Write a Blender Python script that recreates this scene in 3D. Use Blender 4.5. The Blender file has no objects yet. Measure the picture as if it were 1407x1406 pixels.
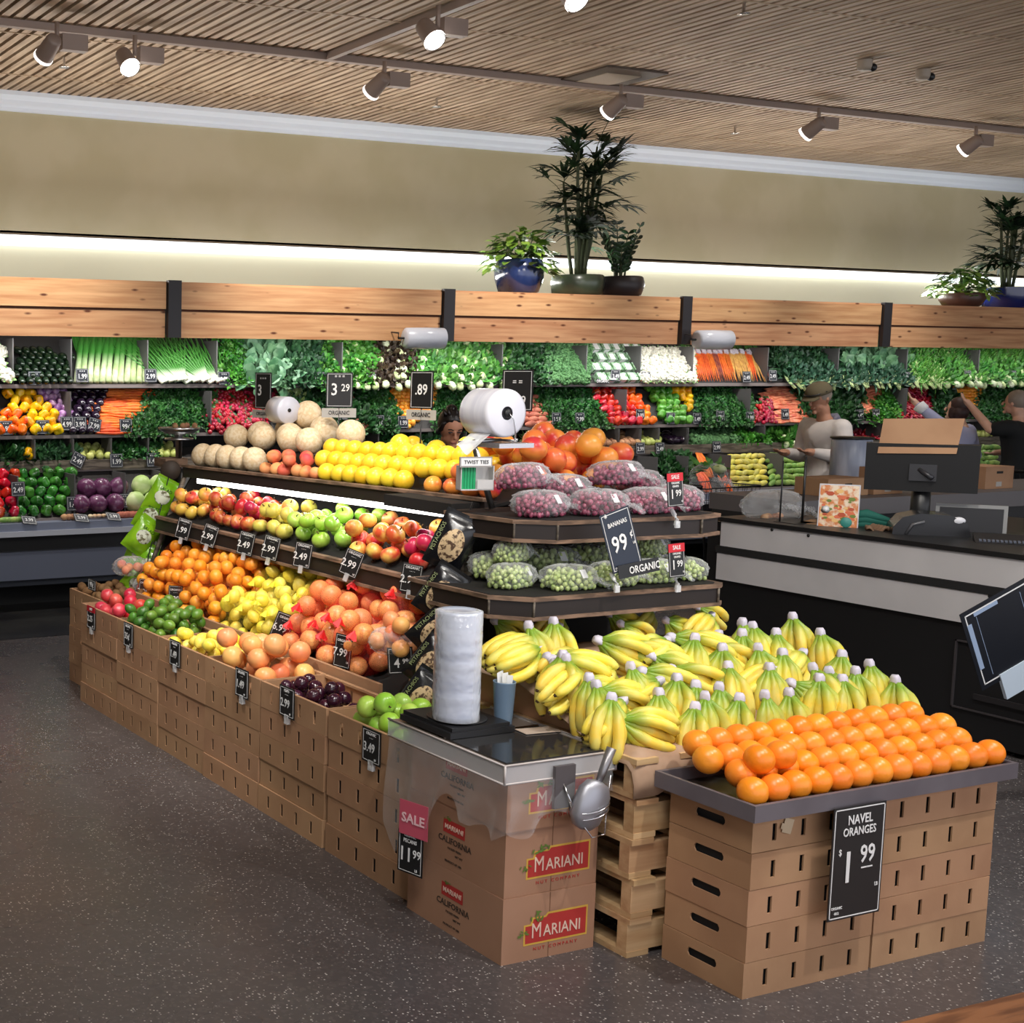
import bpy, bmesh, math, random
from mathutils import Vector, Matrix, Euler
PI = math.pi
rnd = random.Random(7)
SC = bpy.context.scene
COL = SC.collection

# ------------------------------------------------------------------ camera
F, YAW, PITCH, ROLL, CX, CY, CAMZ = 1795.142, 0.384327441, -0.107754903, 0.00249092, 99.269, 703.0, 2.05
_f = Vector((math.sin(YAW)*math.cos(PITCH), math.cos(YAW)*math.cos(PITCH), math.sin(PITCH)))
_r = Vector((math.cos(YAW), -math.sin(YAW), 0.0))
_u = _r.cross(_f)
RX = _r*math.cos(ROLL) + _u*math.sin(ROLL)
UX = -_r*math.sin(ROLL) + _u*math.cos(ROLL)
cam_d = bpy.data.cameras.new('camera'); cam = bpy.data.objects.new('camera', cam_d); COL.objects.link(cam)
cam_d.sensor_fit = 'HORIZONTAL'; cam_d.sensor_width = 36.0
cam_d.lens = F*36.0/1407.0
cam_d.shift_x = (703.5-CX)/1407.0
cam_d.clip_start = 0.05; cam_d.clip_end = 100
cam.matrix_world = Matrix(((RX.x, UX.x, -_f.x, 0), (RX.y, UX.y, -_f.y, 0), (RX.z, UX.z, -_f.z, CAMZ), (0, 0, 0, 1)))
SC.camera = cam

def at(x, y, ax, v):
    """world point seen at photo pixel (x, y) on the plane ax = v; used to read real positions off the survey"""
    d = RX*((x-CX)/F) - UX*((y-CY)/F) + _f
    i = 'xyz'.index(ax); c = (0, 0, CAMZ)
    t = (v-c[i])/d[i]
    return Vector((d.x*t, d.y*t, CAMZ+d.z*t))
def pix(p):
    q = Vector(p) - Vector((0, 0, CAMZ)); w = q.dot(_f)
    return CX + F*q.dot(RX)/w, CY - F*q.dot(UX)/w

# ------------------------------------------------------------------ world, light, exposure
w = bpy.data.worlds.new('store_ambience'); SC.world = w; w.use_nodes = True
w.node_tree.nodes['Background'].inputs[0].default_value = (0.86, 0.88, 0.95, 1)
w.node_tree.nodes['Background'].inputs[1].default_value = 1.1
SC.view_settings.view_transform = 'Standard'; SC.view_settings.look = 'None'
SC.view_settings.gamma = 1.0; SC.view_settings.use_curve_mapping = False
SC.view_settings.exposure = 0.52
SC.cycles.max_bounces = 6; SC.cycles.diffuse_bounces = 3; SC.cycles.glossy_bounces = 3
SC.cycles.transparent_max_bounces = 12; SC.cycles.transmission_bounces = 4
SC.cycles.caustics_reflective = False; SC.cycles.caustics_refractive = False
SC.cycles.sample_clamp_indirect = 4.0
try:
    SC.cycles.use_denoising = True
except Exception: pass

def area(name, loc, size, power, col=(1, .97, .92), tgt=None, sy=None, spread=PI):
    l = bpy.data.lights.new(name, 'AREA'); l.energy = power; l.color = col
    l.shape = 'RECTANGLE'; l.size = size; l.size_y = sy or size; l.spread = spread
    o = bpy.data.objects.new(name, l); COL.objects.link(o); o.location = loc
    if tgt is not None:
        o.rotation_euler = (Vector(tgt)-Vector(loc)).to_track_quat('-Z', 'Y').to_euler()
    return o
def spot(name, loc, tgt, power, ang=50, blend=.6, rad=.05, col=(1, .95, .88)):
    l = bpy.data.lights.new(name, 'SPOT'); l.energy = power; l.color = col
    l.spot_size = math.radians(ang); l.spot_blend = blend; l.shadow_soft_size = rad
    o = bpy.data.objects.new(name, l); COL.objects.link(o); o.location = loc
    o.rotation_euler = (Vector(tgt)-Vector(loc)).to_track_quat('-Z', 'Y').to_euler()
    return o
# unseen soft fill added at ceiling height, in front of and beside the display
area('ceiling_fill', (1.0, 1.2, 4.5), 1.4, 60, sy=1.4, tgt=(2.5, 4.0, 0))
area('ceiling_fill', (6.5, 2.2, 4.5), 1.6, 60, sy=1.2, tgt=(6, 4, 0))
# added unseen spots brightening the centre display, the counter and the right aisle
spot('track_and_fill_spot', (2.6, 3.6, 4.45), (3.7, 6.3, .9), 260, 50, .8)
spot('track_and_fill_spot', (2.2, 2.0, 4.45), (3.2, 4.6, .6), 150, 60, .9)
spot('track_and_fill_spot', (4.0, 1.6, 4.45), (4.3, 3.7, .8), 230, 48, .8)
spot('track_and_fill_spot', (3.6, 5.6, 4.45), (4.2, 6.4, 1.4), 120, 60, .8)
spot('track_and_fill_spot', (1.6, 5.6, 4.45), (3.6, 6.2, .75), 240, 55, .9)
spot('track_and_fill_spot', (4.6, 3.4, 4.45), (7.3, 4.9, .8), 260, 60, .9)
spot('track_and_fill_spot', (10.4, 7.2, 4.4), (11.6, 8.9, 1.3), 170, 70, .9)
# tubes hidden under the wooden canopy, washing the produce wall
for k in range(5):
    area('canopy_tube_light', (4.7+3.0*k, 10.78, 2.33), 2.9, 13 if k < 3 else 7, (1, 1, .97), tgt=(4.7+3.0*k, 11.1, 1.45), sy=.06)
# the track heads facing away light the wall case and the cedar boards
for i, xx in enumerate((3.6, 6.5, 9.0, 11.6, 14.0)):
    spot('track_and_fill_spot', (xx, 9.35, 4.35), (xx+.3, 10.95, 1.6), (230, 230, 200, 120, 120)[i], 75, .9)
# cove light washing the upper wall
for k in range(6):
    area('cove_light', (3.8+2.9*k, 11.9, 2.95), 2.8, 4.5, (.97, .98, 1), tgt=(3.8+2.9*k, 12.5, 3.3), sy=.05)
# added upward wash brightening the slatted ceiling, set above the canopy without a fixture
for k in range(5):
    area('ceiling_wash_fill', (4.5+3.2*k, 11.3, 3.0), 3.0, 25, (1, .98, .95), tgt=(4.5+3.2*k, 9.9, 4.7), sy=.08)

# ------------------------------------------------------------------ materials
_m = {}
def _n(nt, t, **k):
    n = nt.nodes.new(t)
    for a, b in k.items(): setattr(n, a, b)
    return n
def _vec(nt, coords, scale, rnd_off=True):
    tc = _n(nt, 'ShaderNodeTexCoord'); mp = _n(nt, 'ShaderNodeMapping')
    mp.inputs['Scale'].default_value = scale
    nt.links.new(tc.outputs[coords], mp.inputs['Vector'])
    if rnd_off:
        oi = _n(nt, 'ShaderNodeObjectInfo'); mu = _n(nt, 'ShaderNodeMath', operation='MULTIPLY'); mu.inputs[1].default_value = 37.0
        nt.links.new(oi.outputs['Random'], mu.inputs[0]); nt.links.new(mu.outputs[0], mp.inputs['Location'])
    return mp.outputs['Vector']
def c4(c): return (c[0], c[1], c[2], 1)
def srgb(r, g, b):
    f = lambda v: (v/255/12.92) if v/255 <= .04045 else ((v/255+.055)/1.055)**2.4
    return (f(r), f(g), f(b))
def mat(name, col, rough=.5, col2=None, scale=8, lo=.42, hi=.58, bump=0, bscale=None, hue=0, val=0, metal=0,
        stretch=(1, 1, 1), coords='Object', spec=.5, emit=0, coat=0, detail=3, alpha=1, grad=None):
    """col/col2 mixed by noise; hue/val vary per object; grad=(axis, z0, z1, colour) is a growth colour along the thing"""
    if name in _m: return _m[name]
    m = bpy.data.materials.new(name); m.use_nodes = True; _m[name] = m
    nt = m.node_tree; b = nt.nodes['Principled BSDF']; L = nt.links.new
    b.inputs['Roughness'].default_value = rough; b.inputs['Metallic'].default_value = metal
    b.inputs['Base Color'].default_value = c4(col)
    b.inputs['Specular IOR Level'].default_value = spec
    b.inputs['Coat Weight'].default_value = coat; b.inputs['Coat Roughness'].default_value = .15
    out = None
    if col2 is not None:
        v = _vec(nt, coords, stretch)
        no = _n(nt, 'ShaderNodeTexNoise'); no.inputs['Scale'].default_value = scale; no.inputs['Detail'].default_value = detail
        L(v, no.inputs['Vector'])
        mr = _n(nt, 'ShaderNodeMapRange'); mr.inputs[1].default_value = lo; mr.inputs[2].default_value = hi; L(no.outputs['Fac'], mr.inputs[0])
        mx = _n(nt, 'ShaderNodeMix', data_type='RGBA'); mx.inputs[6].default_value = c4(col); mx.inputs[7].default_value = c4(col2)
        L(mr.outputs[0], mx.inputs[0]); out = mx.outputs[2]
    if grad is not None:
        tc = _n(nt, 'ShaderNodeTexCoord'); sp = _n(nt, 'ShaderNodeSeparateXYZ'); L(tc.outputs['Object'], sp.inputs[0])
        mr = _n(nt, 'ShaderNodeMapRange'); mr.inputs[1].default_value = grad[1]; mr.inputs[2].default_value = grad[2]; L(sp.outputs[grad[0]], mr.inputs[0])
        mx = _n(nt, 'ShaderNodeMix', data_type='RGBA'); mx.inputs[6].default_value = c4(col); mx.inputs[7].default_value = c4(grad[3])
        if out: L(out, mx.inputs[6])
        L(mr.outputs[0], mx.inputs[0]); out = mx.outputs[2]
    if hue or val:
        oi = _n(nt, 'ShaderNodeObjectInfo'); hs = _n(nt, 'ShaderNodeHueSaturation')
        a = _n(nt, 'ShaderNodeMapRange'); a.inputs[3].default_value = .5-hue; a.inputs[4].default_value = .5+hue
        bb = _n(nt, 'ShaderNodeMath', operation='FRACT'); m7 = _n(nt, 'ShaderNodeMath', operation='MULTIPLY'); m7.inputs[1].default_value = 7.13
        L(oi.outputs['Random'], a.inputs[0]); L(oi.outputs['Random'], m7.inputs[0]); L(m7.outputs[0], bb.inputs[0])
        c = _n(nt, 'ShaderNodeMapRange'); c.inputs[3].default_value = 1-val; c.inputs[4].default_value = 1+val; L(bb.outputs[0], c.inputs[0])
        L(a.outputs[0], hs.inputs['Hue']); L(c.outputs[0], hs.inputs['Value'])
        if out: L(out, hs.inputs['Color'])
        else: hs.inputs['Color'].default_value = c4(col)
        out = hs.outputs[0]
    if out: L(out, b.inputs['Base Color'])
    if bump:
        v = _vec(nt, coords, stretch)
        no = _n(nt, 'ShaderNodeTexNoise'); no.inputs['Scale'].default_value = bscale or scale; no.inputs['Detail'].default_value = 4
        bp = _n(nt, 'ShaderNodeBump'); bp.inputs['Strength'].default_value = bump; bp.inputs['Distance'].default_value = .004
        L(v, no.inputs['Vector']); L(no.outputs['Fac'], bp.inputs['Height']); L(bp.outputs[0], b.inputs['Normal'])
    if emit:
        b.inputs['Emission Color'].default_value = c4(col); b.inputs['Emission Strength'].default_value = emit
    b.inputs['Alpha'].default_value = alpha
    return m
def film(name, col=(.9, .92, .95), alpha=.25, rough=.12, bump=.6, bscale=30, lattice=None):
    """thin clear plastic film, or net when lattice is given"""
    if name in _m: return _m[name]
    m = bpy.data.materials.new(name); m.use_nodes = True; _m[name] = m
    nt = m.node_tree; b = nt.nodes['Principled BSDF']; L = nt.links.new
    b.inputs['Base Color'].default_value = c4(col); b.inputs['Roughness'].default_value = rough
    b.inputs['Specular IOR Level'].default_value = .8
    tr = _n(nt, 'ShaderNodeBsdfTransparent'); mx = _n(nt, 'ShaderNodeMixShader'); out = nt.nodes['Material Output']
    L(tr.outputs[0], mx.inputs[1]); L(b.outputs[0], mx.inputs[2]); L(mx.outputs[0], out.inputs[0])
    mx.inputs[0].default_value = alpha
    v = _vec(nt, 'Object', (1, 1, 1))
    no = _n(nt, 'ShaderNodeTexNoise'); no.inputs['Scale'].default_value = bscale; no.inputs['Detail'].default_value = 2; L(v, no.inputs['Vector'])
    bp = _n(nt, 'ShaderNodeBump'); bp.inputs['Strength'].default_value = bump; bp.inputs['Distance'].default_value = .02
    L(no.outputs['Fac'], bp.inputs['Height']); L(bp.outputs[0], b.inputs['Normal'])
    if lattice:
        vo = _n(nt, 'ShaderNodeTexVoronoi', feature='DISTANCE_TO_EDGE'); vo.inputs['Scale'].default_value = lattice; L(v, vo.inputs['Vector'])
        mr = _n(nt, 'ShaderNodeMapRange'); mr.inputs[1].default_value = .04; mr.inputs[2].default_value = .14
        mr.inputs[3].default_value = min(1, alpha*2.2); mr.inputs[4].default_value = alpha*.35
        L(vo.outputs['Distance'], mr.inputs[0]); L(mr.outputs[0], mx.inputs[0])
    else:
        fr = _n(nt, 'ShaderNodeLayerWeight'); fr.inputs[0].default_value = .22
        mr = _n(nt, 'ShaderNodeMapRange'); mr.inputs[3].default_value = alpha; mr.inputs[4].default_value = min(1, alpha+.6)
        L(fr.outputs[1], mr.inputs[0]); L(mr.outputs[0], mx.inputs[0])
    return m
def mat_planks(name, base, dark, knots=True):
    if name in _m: return _m[name]
    m = mat(name, base, .55, col2=dark, scale=3.0, lo=.35, hi=.75, stretch=(.5, 6, 9), detail=6, hue=.006, val=.1)
    if knots:
        nt = m.node_tree; b = nt.nodes['Principled BSDF']; L = nt.links.new
        src = b.inputs['Base Color'].links[0].from_socket
        v = _vec(nt, 'Object', (2.2, 3.0, 6.5)); vo = _n(nt, 'ShaderNodeTexVoronoi'); vo.inputs['Scale'].default_value = 1.7; L(v, vo.inputs['Vector'])
        mr = _n(nt, 'ShaderNodeMapRange'); mr.inputs[1].default_value = .07; mr.inputs[2].default_value = .17; L(vo.outputs['Distance'], mr.inputs[0])
        mx = _n(nt, 'ShaderNodeMix', data_type='RGBA'); mx.inputs[6].default_value = c4(srgb(98, 48, 24)); L(src, mx.inputs[7]); L(mr.outputs[0], mx.inputs[0])
        L(mx.outputs[2], b.inputs['Base Color'])
    return m
def mat_floor():
    m = bpy.data.materials.new('speckled_floor'); m.use_nodes = True; nt = m.node_tree; b = nt.nodes['Principled BSDF']; L = nt.links.new
    v = _vec(nt, 'Object', (1, 1, 1), False)
    n1 = _n(nt, 'ShaderNodeTexNoise'); n1.inputs['Scale'].default_value = 1.1; n1.inputs['Detail'].default_value = 5; L(v, n1.inputs['Vector'])
    mx = _n(nt, 'ShaderNodeMix', data_type='RGBA'); mx.inputs[6].default_value = c4((.058, .052, .055)); mx.inputs[7].default_value = c4((.10, .088, .088)); L(n1.outputs['Fac'], mx.inputs[0])
    vo = _n(nt, 'ShaderNodeTexVoronoi'); vo.inputs['Scale'].default_value = 105; L(v, vo.inputs['Vector'])
    sp = _n(nt, 'ShaderNodeSeparateXYZ'); L(vo.outputs['Color'], sp.inputs[0])
    g = _n(nt, 'ShaderNodeMath', operation='GREATER_THAN'); g.inputs[1].default_value = .80; L(sp.outputs[0], g.inputs[0])
    d = _n(nt, 'ShaderNodeMath', operation='LESS_THAN'); d.inputs[1].default_value = .36; L(vo.outputs['Distance'], d.inputs[0])
    mu = _n(nt, 'ShaderNodeMath', operation='MULTIPLY'); L(g.outputs[0], mu.inputs[0]); L(d.outputs[0], mu.inputs[1])
    m2 = _n(nt, 'ShaderNodeMath', operation='MULTIPLY'); L(mu.outputs[0], m2.inputs[0]); L(sp.outputs[1], m2.inputs[1])
    mx2 = _n(nt, 'ShaderNodeMix', data_type='RGBA'); L(mx.outputs[2], mx2.inputs[6]); mx2.inputs[7].default_value = c4((.62, .58, .55)); L(m2.outputs[0], mx2.inputs[0])
    vb = _n(nt, 'ShaderNodeTexVoronoi'); vb.inputs['Scale'].default_value = 85; L(v, vb.inputs['Vector'])
    sb = _n(nt, 'ShaderNodeSeparateXYZ'); L(vb.outputs['Color'], sb.inputs[0])
    gb = _n(nt, 'ShaderNodeMath', operation='GREATER_THAN'); gb.inputs[1].default_value = .8; L(sb.outputs[2], gb.inputs[0])
    mb = _n(nt, 'ShaderNodeMath', operation='MULTIPLY'); mb.inputs[1].default_value = .35; L(gb.outputs[0], mb.inputs[0])
    mx3 = _n(nt, 'ShaderNodeMix', data_type='RGBA'); L(mx2.outputs[2], mx3.inputs[6]); mx3.inputs[7].default_value = c4((.13, .11, .11)); L(mb.outputs[0], mx3.inputs[0])
    L(mx3.outputs[2], b.inputs['Base Color'])
    n2 = _n(nt, 'ShaderNodeTexNoise'); n2.inputs['Scale'].default_value = 2.5; L(v, n2.inputs['Vector'])
    mr = _n(nt, 'ShaderNodeMapRange'); mr.inputs[3].default_value = .16; mr.inputs[4].default_value = .38; L(n2.outputs['Fac'], mr.inputs[0]); L(mr.outputs[0], b.inputs['Roughness'])
    n3 = _n(nt, 'ShaderNodeTexNoise'); n3.inputs['Scale'].default_value = 6; L(v, n3.inputs['Vector'])
    bp = _n(nt, 'ShaderNodeBump'); bp.inputs['Strength'].default_value = .25; bp.inputs['Distance'].default_value = .01; L(n3.outputs['Fac'], bp.inputs['Height']); L(bp.outputs[0], b.inputs['Normal'])
    return m

BLACK = mat('black_paint', (.012, .012, .013), .4)
MATTE = mat('matte_black', (.009, .009, .01), .8)
WHITE = mat('white_ink', (.8, .8, .8), .6)
RED = mat('red_print', srgb(200, 30, 45), .5)
CARD = mat('cardboard', srgb(178, 138, 104), .8, col2=srgb(166, 126, 94), scale=3, bump=.15, bscale=40, val=.06, hue=.004)
CARD2 = mat('nut_carton', srgb(170, 128, 102), .7, col2=srgb(160, 118, 92), scale=2, bump=.1, bscale=30)
PINE = mat_planks('pallet_pine', srgb(206, 172, 130), srgb(170, 128, 88), False)
GREYWOOD = mat('weathered_wood', srgb(120, 110, 98), .8, col2=srgb(78, 70, 62), scale=3, stretch=(1.5, 1.5, 14), bump=.2)
RIMWOOD = mat('rim_wood', srgb(140, 112, 92), .7, col2=srgb(96, 76, 62), scale=4, stretch=(2, 2, 10))
STEEL = mat('steel', (.55, .55, .56), .28, metal=1)
GREYMET = mat('grey_metal', srgb(132, 122, 120), .5)
CHROME = mat('chrome', (.7, .7, .72), .15, metal=1)
CLEAR = film('clear_film', alpha=.16)

# ------------------------------------------------------------------ mesh building
class MB:
    def __init__(s): s.v = []; s.f = []; s.m = []; s.s = []
    def add(s, vs, fs, mi=0, sm=False, M=None):
        o = len(s.v)
        s.v += [tuple(M @ Vector(v)) if M is not None else tuple(v) for v in vs]
        for f in fs: s.f.append(tuple(i+o for i in f)); s.m.append(mi); s.s.append(sm)
        return s
    def box(s, x0, x1, y0, y1, z0, z1, mi=0, M=None):
        vs = [(x, y, z) for z in (z0, z1) for y in (y0, y1) for x in (x0, x1)]
        return s.add(vs, [(0, 2, 3, 1), (4, 5, 7, 6), (0, 1, 5, 4), (2, 6, 7, 3), (0, 4, 6, 2), (1, 3, 7, 5)], mi, False, M)
    def lathe(s, pr, seg=16, mi=0, M=None, sm=True, mod=None, cap=False):
        vs = []; n = len(pr)
        for i, (r, z) in enumerate(pr):
            for k in range(seg):
                a = 2*PI*k/seg; q = r*(mod(a, i/(n-1)) if mod else 1)
                vs.append((q*math.cos(a), q*math.sin(a), z))
        fs = [(i*seg+k, i*seg+(k+1) % seg, (i+1)*seg+(k+1) % seg, (i+1)*seg+k) for i in range(n-1) for k in range(seg)]
        if pr[0][0] > 1e-4 and cap: fs.append(tuple(reversed(range(seg))))
        if pr[-1][0] > 1e-4 and cap: fs.append(tuple((n-1)*seg+k for k in range(seg)))
        return s.add(vs, fs, mi, sm, M)
    def tube(s, pts, rad, seg=8, mi=0, M=None, sm=True):
        pts = [Vector(p) for p in pts]; n = len(pts)
        if not hasattr(rad, '__len__'): rad = [rad]*n
        vs = []; up = Vector((.13, .27, .95))
        for i, p in enumerate(pts):
            t = (pts[min(i+1, n-1)]-pts[max(i-1, 0)]).normalized()
            a = t.cross(up)
            if a.length < .05: a = t.cross(Vector((1, 0, 0)))
            a.normalize(); b = t.cross(a)
            for k in range(seg):
                an = 2*PI*k/seg; vs.append(p + (a*math.cos(an)+b*math.sin(an))*rad[i])
        fs = [(i*seg+k, i*seg+(k+1) % seg, (i+1)*seg+(k+1) % seg, (i+1)*seg+k) for i in range(n-1) for k in range(seg)]
        fs += [tuple(reversed(range(seg))), tuple((n-1)*seg+k for k in range(seg))]
        return s.add(vs, fs, mi, sm, M)
    def sphere(s, c, r, mi=0, seg=8, rings=6, sc=(1, 1, 1)):
        vs = [(c[0]+r*sc[0]*math.sin(PI*i/rings)*math.cos(2*PI*k/seg), c[1]+r*sc[1]*math.sin(PI*i/rings)*math.sin(2*PI*k/seg), c[2]+r*sc[2]*math.cos(PI*i/rings)) for i in range(rings+1) for k in range(seg)]
        fs = [(i*seg+k, (i+1)*seg+k, (i+1)*seg+(k+1) % seg, i*seg+(k+1) % seg) for i in range(rings) for k in range(seg)]
        return s.add(vs, fs, mi, True)
    def grid(s, fn, nu, nv, mi=0, sm=True, close=False):
        vs = [fn(i/nu, j/nv) for j in range(nv+1) for i in range(nu+1)]
        fs = [(j*(nu+1)+i, j*(nu+1)+i+1, (j+1)*(nu+1)+i+1, (j+1)*(nu+1)+i) for j in range(nv) for i in range(nu)]
        return s.add(vs, fs, mi, sm)
    def prism(s, poly, z0, z1, mi=0, M=None):
        n = len(poly); vs = [(x, y, z0) for x, y in poly]+[(x, y, z1) for x, y in poly]
        fs = [tuple(reversed(range(n))), tuple(range(n, 2*n))]+[(k, (k+1) % n, n+(k+1) % n, n+k) for k in range(n)]
        return s.add(vs, fs, mi, False, M)
    def mesh(s, name, mats):
        me = bpy.data.meshes.new(name); me.from_pydata(s.v, [], s.f)
        for m in (mats if isinstance(mats, (list, tuple)) else [mats]): me.materials.append(m)
        me.polygons.foreach_set('material_index', s.m); me.polygons.foreach_set('use_smooth', s.s); me.validate(); me.update()
        return me
    def build(s, name, mats, parent=None, M=None):
        return link(name, s.mesh(name, mats), parent, M)
def link(name, data, parent=None, M=None):
    o = bpy.data.objects.new(name, data); COL.objects.link(o)
    if parent: o.parent = parent
    if M is not None: o.matrix_basis = M
    return o
def tag(o, label, cat, group=None, kind=None):
    if label: o['label'] = label
    if cat: o['category'] = cat
    if group: o['group'] = group
    if kind: o['kind'] = kind
    return o
def struct(o): o['kind'] = 'structure'; return o
def empty(name, M=None):
    o = bpy.data.objects.new(name, None); COL.objects.link(o); o.empty_display_size = .05
    if M is not None: o.matrix_basis = M
    return o
def TR(x=0, y=0, z=0, rx=0, ry=0, rz=0, s=1):
    return Matrix.Translation((x, y, z)) @ Euler((rx, ry, rz)).to_matrix().to_4x4() @ (Matrix.Scale(s, 4) if not isinstance(s, tuple) else Matrix.Diagonal((*s, 1)))
def copy_tree(o, M=None, parent=None):
    c = o.copy(); COL.objects.link(c); c.parent = parent
    if M is not None: c.matrix_basis = M
    for ch in o.children: 
        d = ch.copy(); COL.objects.link(d); d.parent = c
        for g in ch.children:
            e = g.copy(); COL.objects.link(e); e.parent = d
    return c
def rrot(): return (rnd.uniform(0, 6.28), rnd.uniform(0, 6.28), rnd.uniform(0, 6.28))
def pack(n, u0, u1, v0, v1, r, base, K=30, noise=0, sd=1, rj=.06, placed=None, gap=1.005):
    """drop n balls one by one into a bin, each coming to rest in the lowest free hollow"""
    R = random.Random(sd); out = list(placed or []); new = []
    for _ in range(n):
        q = r*(1+R.uniform(-rj, rj)); best = None
        for _k in range(K):
            u = R.uniform(u0+q, u1-q) if u1-u0 > 2*q else (u0+u1)/2; v = R.uniform(v0+q, v1-q) if v1-v0 > 2*q else (v0+v1)/2
            h = base(u, v)+q
            for (a, b, c, s) in out:
                D = ((q+s)*gap)**2-(a-u)**2-(b-v)**2
                if D > 0 and c+math.sqrt(D) > h: h = c+math.sqrt(D)
            sc = h-base(u, v)*.85+R.uniform(0, noise)
            if best is None or sc < best[0]: best = (sc, u, v, h)
        t = (best[1], best[2], best[3], q); out.append(t); new.append(t)
    return new
def text(s, size, parent, M, m=WHITE, name='lettering', align='CENTER', sx=1, ext=.0006, shear=0, bold=0):
    c = bpy.data.curves.new(name, 'FONT'); c.body = s; c.size = size; c.align_x = align; c.align_y = 'CENTER'
    c.extrude = ext; c.resolution_u = 2; c.space_line = .9; c.shear = shear; c.offset = bold*size; c.materials.append(m)
    key = (s, round(size, 4), m.name, align, bold, ext, shear)
    if key not in _txt:
        t = bpy.data.objects.new('lettering_curve', c); COL.objects.link(t)
        _txt[key] = bpy.data.meshes.new_from_object(t); bpy.data.objects.remove(t)
    bpy.data.curves.remove(c)
    return link(name, _txt[key], parent, M @ Matrix.Diagonal((sx, 1, 1, 1)))
_txt = {}
FR = Matrix.Rotation(PI/2, 4, 'X')            # lettering that faces -Y
def sign(name, M, w, h, lines, label, group=None, border=.05, red=0, cat='price sign', th=.003, clip=False, plate=None):
    """black chalkboard card facing local -Y, origin at its centre; lines = (text, size, x, z)"""
    root = empty(name, M)
    MB().box(-w/2, w/2, 0, th, -h/2, h/2).build('card', plate or BLACK, root)
    if border:
        e = border*w*.5; t = max(.0012, w*.014); b = MB(); a, c = w/2-e, h/2-e
        for x0, x1, z0, z1 in ((-a, a, c-t, c), (-a, a, -c, -c+t), (-a, -a+t, -c, c), (a-t, a, -c, c)): b.box(x0, x1, -.001, 0, z0, z1)
        b.build('border', WHITE, root)
    if red: MB().box(-w/2, w/2, -.0015, 0, h/2-red, h/2).build('red_header', RED, root)
    for t, s, x, z in lines: text(t, s, root, TR(x, -.0022, z) @ FR, sx=.85, bold=.012)
    if clip: MB().box(-w*.12, w*.12, -.004, .012, -h/2-.03, -h/2+.012).build('clip', film('clear_clip', alpha=.4), root)
    tag(root, label, cat, group)
    return root

# ------------------------------------------------------------------ room shell
ZC, YW = 4.74, 12.4
struct(MB().box(-4, 26, -3, 14, -.1, 0).build('floor', mat_floor()))
p0 = at(1407, 1365, 'z', 0); p1 = at(1240, 1406, 'z', 0)
dd = (p1-p0); e0 = p0-dd*3; e1 = p1+dd*8
fl = MB(); fl.add([(e0.x, e0.y, .004), (e1.x, e1.y, .004), (e1.x, e1.y-2.6, .004), (e0.x, e0.y-2.6, .004)] +
                  [(e0.x, e0.y, .0), (e1.x, e1.y, .0), (e1.x, e1.y-2.6, .0), (e0.x, e0.y-2.6, .0)], [(0, 3, 2, 1), (4, 5, 6, 7), (0, 1, 5, 4), (1, 2, 6, 5), (2, 3, 7, 6), (3, 0, 4, 7)])
struct(fl.build('floor_wood_border', mat('wood_floor', srgb(150, 100, 66), .4, col2=srgb(112, 72, 48), scale=3, stretch=(1, 9, 1))))
struct(MB().box(-4, 26, 9.29, 10.7, .0, .003).build('floor_dark_strip', mat('dark_floor', (.018, .018, .02), .25, col2=(.03, .03, .03), scale=2)))
WALL = mat('olive_plaster', srgb(200, 190, 158), .85, col2=srgb(192, 182, 148), scale=1.2, bump=.1, bscale=30)
struct(MB().box(-4, 26, YW, YW+.15, 3.40, ZC).build('wall_back_upper', WALL))
struct(MB().box(-4, 26, YW+.1, YW+.25, 0, 3.40).build('wall_back', mat('cream_plaster', srgb(214, 206, 176), .85)))
struct(MB().box(-4, 26, YW+.0, YW+.1, 3.385, 3.42).build('trim_1', mat('soffit_shade', srgb(120, 104, 84), .7)))  # soffit lip, with its shadow line put into the brown colour
struct(MB().box(-4.1, -4, -3, 14, 0, ZC).build('wall_left', WALL))
struct(MB().box(26, 26.1, -3, 14, 0, ZC).build('wall_right', WALL))
tag(MB().box(-3.9, 25.9, YW+.02, YW+.095, 3.285, 3.383).build('cove_light_strip', mat('cove_tube', (.88, .94, 1), .5, emit=1.5)),
    'long white glowing cove light strip across the olive back wall', 'light strip')
# crown moulding
mp = [(YW, 4.565), (YW-.03, 4.565), (YW-.035, 4.60), (YW-.07, 4.62), (YW-.08, 4.66), (YW-.13, 4.70), (YW-.135, ZC), (YW, ZC)]
m = MB(); n = len(mp)
m.add([(x, y, z) for x in (-4, 26) for y, z in mp], [tuple(range(n)), tuple(range(2*n-1, n-1, -1))]+[(k, n+k, n+(k+1) % n, (k+1) % n) for k in range(n)])
struct(m.build('trim_2', mat('moulding_white', (.84, .91, 1), .5)))
# white glow ledge strip light above the moulding's foot
# slatted wooden ceiling
SL = mat('ceiling_slat', srgb(214, 190, 162), .6, col2=srgb(150, 124, 100), scale=2.4, lo=.3, hi=.7, stretch=(9, .8, 3), detail=6)
struct(MB().box(-4, 26, -3, 13, ZC+.06, ZC+.12).build('ceiling', mat('ceiling_dark', srgb(44, 34, 28), .9)))
m = MB(); k = 0; x = -2.0
while x < 24:
    m.box(x, x+.066, 2.0, YW-.1, ZC, ZC+.035); x += .105
struct(m.build('ceiling_slats', SL))
m = MB()
for y in (4.5, 5.9, 7.3, 8.75, 10.2, 11.6): m.box(-2, 24, y, y+.02, ZC-.004, ZC)
struct(m.build('ceiling_seams', mat('seam', srgb(176, 150, 120), .6)))

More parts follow.
